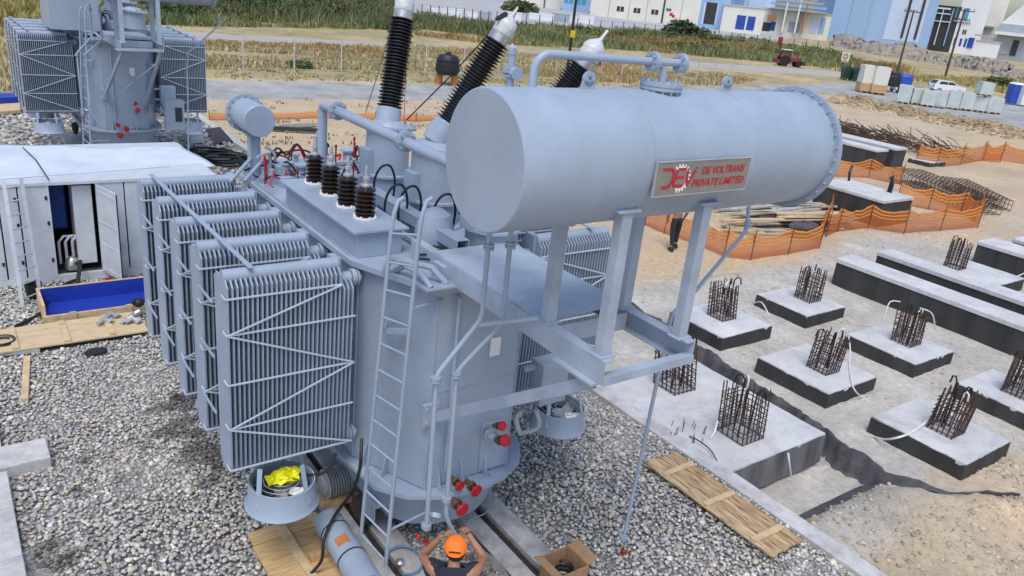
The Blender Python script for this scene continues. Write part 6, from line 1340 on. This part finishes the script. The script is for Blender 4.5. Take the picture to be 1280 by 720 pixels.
for sx in (-1, 1): mb = MB(); mb.cyl((sx*.8, -.7, .35), (sx*.8, -.5, .35), .35, 14); obj('wheel', mb, 'tyre', t, local=True)
p = PZ(1128, 110, -.4); t = thing('blue_container', 'bright blue plastic container behind the wrapped blocks', 'container', p, .8); mb = MB(); mb.box((0, 0, .8), (1.9, 1.4, 1.6)); obj('tub', mb, 'toilet_blue', t, local=True, bevel=.25); mb = MB(); mb.cyl((.95, 0, .9), (1.15, 0, .9), .55, 16); obj('front_cover', mb, 'toilet_blue', t, local=True)
for k in range(8):
    u = k/7; px = 1127+u*108+rnd.uniform(-1.5, 1.5); py = 128+u*13+rnd.uniform(-.8, .8); wd = rnd.uniform(1.08, 1.25)
    if k: lab = 'pale wrapped cube load standing in the row along the road'
    pallet_stack(px, py+.0, 'pale film wrapped cube load standing in the row along the road', wd, rnd.uniform(1.2, 1.55), 'ibc_wrap', rz=.6+rnd.uniform(-.2, .2), cat='wrapped load')['group'] = 'wrapped loads along the road'
pallet_stack(1237, 141, 'pale film wrapped cube load standing in the row along the road', 1.4, 1.3, 'ibc_wrap', cat='wrapped load')['group'] = 'wrapped loads along the road'
t = pallet_stack(1222, 139.4, 'film wrapped load raised on top of the row of wrapped cubes', 1.2, 1.1, 'ibc_wrap', cat='wrapped load'); t.location.z = 1.12
# white hatchback
p = PZ(1181, 116, -.4); t = thing('parked_car', 'white older hatchback parked at the road edge', 'car', p, .55); t.rotation_euler = (0, 0, math.atan2(-p.x, p.y)*0+2.55)
prof = [(-1.95, .35), (-1.98, .6), (-1.9, .85), (-.95, .95), (-.35, 1.38), (1.35, 1.4), (1.85, .95), (1.93, .6), (1.9, .35)]
mb = MB(); vs = []; n = len(prof)
for y, s in ((-.8, 1), (-.74, 1.0), (.74, 1.0), (.8, 1)): vs += [(x, y*(1 if z < 1 else .86), z) for x, z in prof]
fs = [(r_*n+i, r_*n+i+1, (r_+1)*n+i+1, (r_+1)*n+i) for r_ in range(3) for i in range(n-1)]+[tuple(range(n)), tuple(3*n+i for i in range(n-1, -1, -1)), (0, n, 2*n, 3*n, 3*n+n-1, 2*n+n-1, n+n-1, n-1)]
mb.add(vs, fs); bd = obj('body', mb, 'car_white', t, local=True, sharp=50)
for sy in (-1, 1):
    mb = MB(); mb.extr([(-.72, sy*.775, .98), (.3, sy*.775, .98), (.3, sy*.725, 1.3), (-.3, sy*.725, 1.3)], (0, sy*.02, 0)); obj('side_window', mb, 'glass_dark', t, local=True); mb = MB(); mb.extr([(.38, sy*.775, .98), (1.45, sy*.775, .98), (1.25, sy*.725, 1.3), (.38, sy*.725, 1.3)], (0, sy*.02, 0)); obj('side_window', mb, 'glass_dark', t, local=True)
    for x in (-1.25, 1.2):
        mb = MB(); mb.lathe((x, sy*.6, .3), (0, sy, 0), [(0, .29), (.18, .3), (.2, .27), (.2, 0)], 18); wo = obj('wheel', mb, 'tyre', t, local=True); mb = MB(); mb.lathe((x, sy*.8, .3), (0, sy, 0), [(0, .18), (.015, .17), (.02, 0)], 14); obj('rim', mb, 'alu', wo, local=True)
    mb = MB(); mb.box((-1.97, sy*.55, .68), (.05, .3, .14)); obj('headlight', mb, 'glassy_cap', t, local=True); mb = MB(); mb.box((1.9, sy*.6, .75), (.05, .2, .2)); obj('tail_light', mb, 'sign_red', t, local=True)
mb = MB(); mb.extr([(-.93, -.62, .99), (-.93, .62, .99), (-.42, .6, 1.34), (-.42, -.6, 1.34)], (-.03, 0, .02)); obj('windscreen', mb, 'glass_dark', t, local=True)
mb = MB(); mb.extr([(1.80, -.58, 1.02), (1.80, .58, 1.02), (1.43, .56, 1.34), (1.43, -.56, 1.34)], (.03, 0, .02)); obj('rear_window', mb, 'glass_dark', t, local=True); mb = MB(); mb.box((-1.97, 0, .45), (.08, 1.5, .16)); obj('bumper', mb, 'dark_opening', t, local=True)
# portable toilets
def toilet(px, py, label, m_, rz=.5):
    p = PZ(px, py, -.4); t = thing('portable_toilet', label, 'toilet', p, rz); mb = MB(); mb.bx(-.6, .6, -.6, .6, .1, 2.15); obj('cabin', mb, m_, t, local=True, bevel=.05); mb = MB(); mb.loft([(-.62, -.62), (.62, -.62), (.62, .62), (-.62, .62)], 2.155, [(-.4, -.4), (.4, -.4), (.4, .4), (-.4, .4)], 2.35); obj('roof', mb, 'wall_white', t, local=True)
    mb = MB(); mb.bx(-.42, .42, -.63, -.605, .2, 2.0); d_ = obj('door', mb, m_, t, local=True); mb = MB(); mb.bx(.28, .34, -.66, -.631, 1.0, 1.15); obj('handle', mb, 'dark_opening', d_, local=True); mb = MB(); mb.bx(-.15, .2, -.64, -.631, 1.5, 1.75); obj('notice', mb, 'sign_white', d_, local=True)
toilet(1264, 130, 'blue portable toilet at the road edge', 'toilet_blue', 1.0); toilet(1277, 132, 'white portable toilet next to the blue one', 'wall_white', 1.0)
# tractor
p = PZ(985, 83, -.45); t = thing('tractor', 'old red tractor with cab standing by the reeds', 'tractor', p, 2.6)
for (x, y, r_, w_) in ((.95, .62, .72, .34), (.95, -.62, .72, .34), (-1.15, .58, .42, .22), (-1.15, -.58, .42, .22)):
    mb = MB(); mb.lathe((x, y-w_/2, r_), (0, 1, 0), [(0, r_*.55), (.0, r_*.92), (w_*.2, r_), (w_*.8, r_), (w_, r_*.92), (w_, r_*.55)], 20); wo = obj('wheel', mb, 'tyre', t, local=True); mb = MB(); mb.lathe((x, y-w_*.45, r_), (0, 1, 0), [(0, r_*.56), (w_*.9, r_*.56)], 16); obj('rim', mb, 'wall_cream', wo, local=True)
mb = MB(); mb.bx(-1.6, .1, -.34, .34, .65, 1.35); obj('bonnet', mb, 'tractor_red', t, local=True, bevel=.1); mb = MB(); mb.bx(-.1, 1.3, -.3, .3, .5, .95); obj('chassis', mb, 'dark_opening', t, local=True)
mb = MB(); mb.loft([(.05, -.6), (1.25, -.6), (1.25, .6), (.05, .6)], 1.0, [(.15, -.52), (1.15, -.52), (1.15, .52), (.15, .52)], 2.15); cb2 = obj('cab', mb, 'glass_dark', t, local=True)
for x, y in ((.06, -.6), (1.24, -.6), (1.24, .6), (.06, .6)): mb = MB(); mb.beam((x, y, 1.0), (.15 if x < .5 else 1.15, y*.87, 2.16), .09, .09); obj('cab_pillar', mb, 'tractor_red', cb2, local=True)
mb = MB(); mb.bx(.0, 1.3, -.62, .62, 2.16, 2.26); obj('cab_roof', mb, 'wall_cream', t, local=True, bevel=.04)
for sy in (-1, 1): mb = MB(); mb.tube([(.25, sy*.62, 1.2), (.6, sy*.62, 1.52), (1.2, sy*.62, 1.54), (1.65, sy*.62, 1.25)], .1, 6); obj('mudguard', mb, 'tractor_red', t, local=True)
mb = MB(); mb.cyl((-1.0, .2, 1.3), (-1.0, .2, 2.0), .04, 8); obj('exhaust', mb, 'dark_opening', t, local=True); mb = MB(); mb.bx(1.55, 2.1, -.7, .7, .35, .8); obj('rear_implement', mb, 'tractor_red', t, local=True); mb = MB(); mb.bx(-2.2, -1.7, -.6, .6, .3, .8); obj('front_weight', mb, 'dark_opening', t, local=True)
p = PZ(973, 66, -.45); t = thing('farm_implement', 'rusty red farm implement among the reeds behind the tractor', 'implement', p, .6); mb = MB(); mb.beam((-2.5, 0, 2.4), (3, 0, 2.0), .25, .3); obj('boom', mb, 'tractor_red', t, local=True); mb = MB(); mb.bx(-2.9, -2.2, -.4, .4, 1.5, 2.9); obj('head', mb, 'tractor_red', t, local=True, bevel=.1); mb = MB(); mb.beam((2, 0, 0), (2, 0, 2.1), .25, .25); mb.beam((0, -.8, 0), (1.5, 0, 2), .2, .2); obj('frame', mb, 'tractor_red', t, local=True)
# black round tank on two orange drums
p = PZ(558, 106, -.45); t = thing('black_tank', 'round ribbed black tank standing on two orange drums', 'tank', p); sc2 = (V((p.x, p.y, 0)).length)/980*1.0; hd2 = 12*sc2
for s in (-1, 1): mb = MB(); dx = V((RT.x, RT.y, 0)).normalized()*9.5*sc2*s; mb.lathe((p.x+dx.x, p.y+dx.y, -.45), (0, 0, 1), [(0, 4.5*sc2), (hd2*.5, 4.7*sc2), (hd2, 4.5*sc2)], 14); obj('drum', mb, 'barrel_orange', t)
mb = MB(); R1 = 14.5*sc2; mb.lathe((p.x, p.y, -.45+hd2+.02), (0, 0, 1), [(0, R1*.8), (R1*.15, R1*.95), (R1*.5, R1), (R1*.9, R1*.97), (R1*1.3, R1*.9), (R1*1.55, R1*.75), (R1*1.65, R1*.3), (R1*1.68, R1*.2), (R1*1.8, R1*.2), (R1*1.82, 0)], 24); vs_ = obj('vessel', mb, 'tank_black', t, sharp=40)
for f in (.35, .75, 1.15): mb = MB(); mb.lathe((p.x, p.y, -.45+hd2+R1*f), (0, 0, 1), [(0, R1*.97), (.0, R1*1.03), (.06, R1*1.03), (.06, R1*.97)], 24); obj('rib', mb, 'tank_black', t)
# dark hoses / timbers on the dirt behind the transformer
for k, (x0, y0, x1, y1, lab) in enumerate(((340, 160, 400, 163, 'long dark timber lying on the dirt behind the transformer'), (350, 157, 395, 155, 'pale timber lying beside the dark one on the dirt'), (570, 160, 600, 158, 'dark beam end on the dirt behind the high voltage turret'))):
    mb = MB(); mb.beam(PZ(x0, y0, -.35), PZ(x1, y1, -.35), .22, .15); tag(obj('timber_beam', mb, 'black_mat' if k != 1 else 'wood_grey'), lab, 'timber')

# ================================================================== PEOPLE
def skin_body(name, joints, edges, m_, parent, sub=2):
    names = list(joints); me = bpy.data.meshes.new(name); o_ = org_of(parent)
    me.from_pydata([tuple(V(joints[n][0])-o_) for n in names], [(names.index(a), names.index(b)) for a, b in edges], [])
    o = bpy.data.objects.new(name, me); COL.objects.link(o); o.parent = parent
    s = o.modifiers.new('skin', 'SKIN'); s.use_smooth_shade = True; s.branch_smoothing = .6
    for i, n in enumerate(names):
        r_ = joints[n][1]; me.skin_vertices[0].data[i].radius = r_ if isinstance(r_, tuple) else (r_, r_); me.skin_vertices[0].data[i].use_root = (i == 0)
    s2 = o.modifiers.new('sub', 'SUBSURF'); s2.levels = sub; s2.render_levels = sub; me.materials.append(MATS[m_]); return o
def person(label, foot, J, shirt, trousers, skin, cap=None, fd=V((0, 1, 0))):
    """J: joints in world coordinates; one continuous body, clothing as children"""
    t = thing('person', label, 'person', foot); rt = V((fd.y, -fd.x, 0))
    A = {'pelvis': (J['pelvis'], .115), 'spine': (J['spine'], .115), 'chest': (J['chest'], .135), 'neck': (J['neck'], .056), 'jaw': (J['head']-V((0, 0, .06))+fd*.015, .072), 'head': (J['head']+V((0, 0, .03)), .088), 'crown': (J['head']+V((0, 0, .1)), .06),
         'nose': (J['head']+fd*.1-V((0, 0, .02)), .014)}
    E_ = [('pelvis', 'spine'), ('spine', 'chest'), ('chest', 'neck'), ('neck', 'jaw'), ('jaw', 'head'), ('head', 'crown'), ('head', 'nose')]
    for s in ('l', 'r'):
        A[s+'sh'] = (J[s+'sh'], .062); A[s+'el'] = (J[s+'el'], .045); A[s+'fo'] = (J[s+'el'].lerp(J[s+'wr'], .35), .046); A[s+'wr'] = (J[s+'wr'], .03)
        hd = (J[s+'wr']-J[s+'el']).normalized(); A[s+'ha'] = (J[s+'wr']+hd*.06, .034); A[s+'hip'] = (J[s+'hip'], .092); A[s+'kn'] = (J[s+'kn'], .058); A[s+'ca'] = (J[s+'kn'].lerp(J[s+'an'], .35), .056); A[s+'an'] = (J[s+'an'], .04); A[s+'to'] = (J[s+'an']+fd*.15-V((0, 0, .05)), .035)
        E_ += [('chest', s+'sh'), (s+'sh', s+'el'), (s+'el', s+'fo'), (s+'fo', s+'wr'), (s+'wr', s+'ha'), ('pelvis', s+'hip'), (s+'hip', s+'kn'), (s+'kn', s+'ca'), (s+'ca', s+'an'), (s+'an', s+'to')]
    body = skin_body('body', A, E_, skin, t)
    for s, sg in (('l', -1), ('r', 1)):
        w0 = J[s+'wr']; hd = (J[s+'wr']-J[s+'el']).normalized(); side = hd.cross(V((0, 0, 1))).normalized(); nrm = side.cross(hd); curl = J.get('curl', .5); mb = MB()
        for k, (of, ln) in enumerate(((-.03, .068), (-.01, .078), (.01, .074), (.03, .058))):
            b = w0+hd*.085+side*of; d1 = (hd-nrm*curl*.6).normalized(); d2 = (hd-nrm*curl*2).normalized(); mb.tube([b-hd*.02, b+d1*ln*.45, b+d1*ln*.45+d2*ln*.35, b+d1*ln*.45+d2*ln*.35+(d2-hd*.4*curl)*ln*.3], [.0095, .009, .0085, .006], 8)
        b = w0+hd*.03-side*sg*.03; mb.tube([b, b-side*sg*.03+hd*.03, b-side*sg*.035+hd*.06-nrm*.02], [.012, .011, .007], 8); obj('fingers', mb, skin, t)
    S = {'spine': (J['spine']-V((0, 0, .1)), .15), 'mid': (J['spine'], .145), 'chest': (J['chest'], .175), 'nk': (J['neck']-V((0, 0, .04)), .095)}; SE = [('spine', 'mid'), ('mid', 'chest'), ('chest', 'nk')]
    for s in ('l', 'r'): S[s+'sh'] = (J[s+'sh'], .1); S[s+'sl'] = (J[s+'sh'].lerp(J[s+'el'], .5), .078); SE += [('chest', s+'sh'), (s+'sh', s+'sl')]
    skin_body('shirt', S, SE, shirt, t)
    T = {'waist': (J['pelvis']+V((0, 0, .08)), .135), 'pelvis': (J['pelvis'], .14)}; TE = [('waist', 'pelvis')]
    for s in ('l', 'r'): T[s+'hip'] = (J[s+'hip'], .108); T[s+'kn'] = (J[s+'kn'], .078); T[s+'an'] = (J[s+'an']+V((0, 0, .06)), .062); TE += [('pelvis', s+'hip'), (s+'hip', s+'kn'), (s+'kn', s+'an')]
    skin_body('trousers', T, TE, trousers, t)
    for s in ('l', 'r'):
        a = J[s+'an']; mb = MB(); c = a+fd*.06; z0 = a.z-.085; pts = []
        for (f, wd_, h) in ((-.11, .04, .1), (-.05, .048, .12), (.05, .05, .1), (.13, .048, .07), (.18, .03, .05)): pts.append((f, wd_, h))
        vs = []; fs = []
        for (f, wd_, h) in pts:
            b = a+fd*f; vs += [V((b.x, b.y, z0))-rt*wd_, V((b.x, b.y, z0))+rt*wd_, V((b.x, b.y, z0+h))+rt*wd_*.7, V((b.x, b.y, z0+h))-rt*wd_*.7]
        for i in range(4):
            for k in range(4): q_ = i*4; fs.append((q_+k, q_+(k+1) % 4, q_+4+(k+1) % 4, q_+4+k))
        fs += [(0, 1, 2, 3), (16, 19, 18, 17)]; mb.add(vs, fs); obj('boot', mb, 'boot', t, sharp=60)
    h = J['head']; mb = MB(); c = h+V((0, 0, .035))-fd*.012; mb.ball((c.x, c.y, c.z), .098, 18, 12, (.9, 1.02, 1.08)); mb.v = [v for v in mb.v]; 
    mb.v = [(x, y, z if z > h.z-.03 or (V((x, y, 0))-V((h.x, h.y, 0))).dot(fd) < -.02 else h.z-.03) for x, y, z in mb.v]; mb.v = [(x, y, max(z, h.z-.055)) for x, y, z in mb.v]
    mb.v = [tuple(V((x, y, z))-fd*max(0, ((V((x, y, 0))-V((h.x, h.y, 0))).dot(fd)-.07))*(1 if z < h.z+.05 else 0)) for x, y, z in mb.v]; obj('hair', mb, 'hair', t, sharp=80)
    for sg in (-1, 1):
        mb = MB(); c = h+rt*sg*.088-V((0, 0, .0)); mb.ball((c.x, c.y, c.z), .03, 10, 8, (.45, .7, 1.1)); obj('ear', mb, skin, t, sharp=80)
        mb = MB(); c = h+rt*sg*.033+fd*.082+V((0, 0, .01)); mb.ball((c.x, c.y, c.z), .012, 8, 6); obj('eye', mb, 'hair', t, sharp=80)
    mb = MB(); c = h+fd*.086-V((0, 0, .06)); mb.beam(c-rt*.022, c+rt*.022, .01, .008); obj('mouth', mb, 'sign_red', t)
    if cap:
        mb = MB(); c = h+V((0, 0, .045)); n, m2 = 22, 8; vs = []; fs = []
        for i in range(m2+1):
            th = math.pi/2*i/m2; rr_ = .112*math.cos(th)**.8 if i < m2 else .001; zz = c.z+.105*math.sin(th)
            for k in range(n): a = 2*math.pi*k/n; d = fd*math.cos(a)*1.1+rt*math.sin(a)*.94; vs.append((c.x+d.x*rr_, c.y+d.y*rr_, zz))
        for i in range(m2):
            for k in range(n): fs.append((i*n+k, i*n+(k+1) % n, (i+1)*n+(k+1) % n, (i+1)*n+k))
        mb.add(vs, fs); cp = obj('cap', mb, cap, t, sharp=80)
        mb = MB(); pts = [c+fd*.115*math.cos(a)+rt*.105*math.sin(a) for a in np.linspace(-1.05, 1.05, 9)]; pt2 = [c+fd*(.115*math.cos(a)+.075*math.cos(a))+rt*.105*math.sin(a)-V((0, 0, .02)) for a in np.linspace(1.05, -1.05, 9)]
        mb.extr([tuple(p) for p in pts+pt2], (0, 0, .006)); obj('visor', mb, cap, cp)
        mb = MB(); mb.tube([c-fd*.121*math.cos(a)+rt*.104*math.sin(a)+V((0, 0, .006+.045*math.cos(a*1.7))) for a in np.linspace(-.5, .5, 9)], .006, 6); obj('strap_opening', mb, 'hair', cp)
        mb = MB(); mb.tube([c-fd*.124*math.cos(a)+rt*.108*math.sin(a)+V((0, 0, .005)) for a in np.linspace(-.5, .5, 9)], .008, 6); obj('cap_strap', mb, cap, cp)
    return t
# the fitter below the ladder, arms raised to the pipe end
hd_ = PZ(569, 690, 1.64); pe = PY(572, 672, 4.95); fd = V((pe.x-hd_.x, pe.y-hd_.y, 0)).normalized(); rt = V((fd.y, -fd.x, 0)); base = V((hd_.x, hd_.y, 0))-fd*.06
J = {'pelvis': base+V((0, 0, .95))-fd*.02, 'spine': base+V((0, 0, 1.15))-fd*.02, 'chest': base+V((0, 0, 1.38))-fd*.05, 'neck': base+V((0, 0, 1.54))-fd*.01, 'head': hd_+V((0, 0, -.0)), 'curl': .8}
for s, sg in (('l', -1), ('r', 1)):
    J[s+'sh'] = base+rt*sg*.2+V((0, 0, 1.5)); J[s+'hip'] = base+rt*sg*.1+V((0, 0, .88)); J[s+'kn'] = base+rt*sg*.12+V((0, 0, .48))+fd*.05; J[s+'an'] = base+rt*sg*.13+V((0, 0, .1))-fd*.02
J['lel'] = PZ(527, 694, 1.43); J['rel'] = PZ(604, 697, 1.43)
for s in ('l', 'r'):
    d = J[s+'el']-J[s+'sh']; J[s+'el'] = J[s+'sh']+d.normalized()*min(.31, max(.25, d.length))
for s, (px, py) in (('l', (552, 671)), ('r', (589, 673))):
    w_ = PY(px, py, pe.y-.1); d = w_-J[s+'el']; J[s+'wr'] = J[s+'el']+d.normalized()*min(.28, d.length)
person('man in an orange cap and navy shirt reaching up to the pipe end', (base.x, base.y, 0), J, 'navy_cloth', 'dark_cloth', 'skin', 'orange_cap', fd)
# the man walking in the yard
f = PZ(840, 311, -.44); fd = V((.35, .94, 0)).normalized(); rt = V((fd.y, -fd.x, 0)); b = V((f.x, f.y, -.44))
J = {'pelvis': b+V((0, 0, .95)), 'spine': b+V((0, 0, 1.15)), 'chest': b+V((0, 0, 1.34))+fd*.02, 'neck': b+V((0, 0, 1.5))+fd*.03, 'head': b+V((0, 0, 1.62))+fd*.05, 'curl': .4}
for s, sg in (('l', -1), ('r', 1)):
    J[s+'sh'] = b+rt*sg*.185+V((0, 0, 1.42)); J[s+'el'] = b+rt*sg*.25+V((0, 0, 1.14))-fd*.06*sg; J[s+'wr'] = b+rt*sg*.25+V((0, 0, .9))+fd*.1; J[s+'hip'] = b+rt*sg*.1+V((0, 0, .88)); J[s+'kn'] = b+rt*sg*.13+V((0, 0, .5))+fd*.1*sg; J[s+'an'] = b+rt*sg*.14+V((0, 0, .1))+fd*.16*sg-fd*.05
person('man in dark trousers and salmon top walking on the dirt behind the conservator', tuple(b), J, 'pink_cloth', 'dark_cloth', 'skin_b', None, fd)
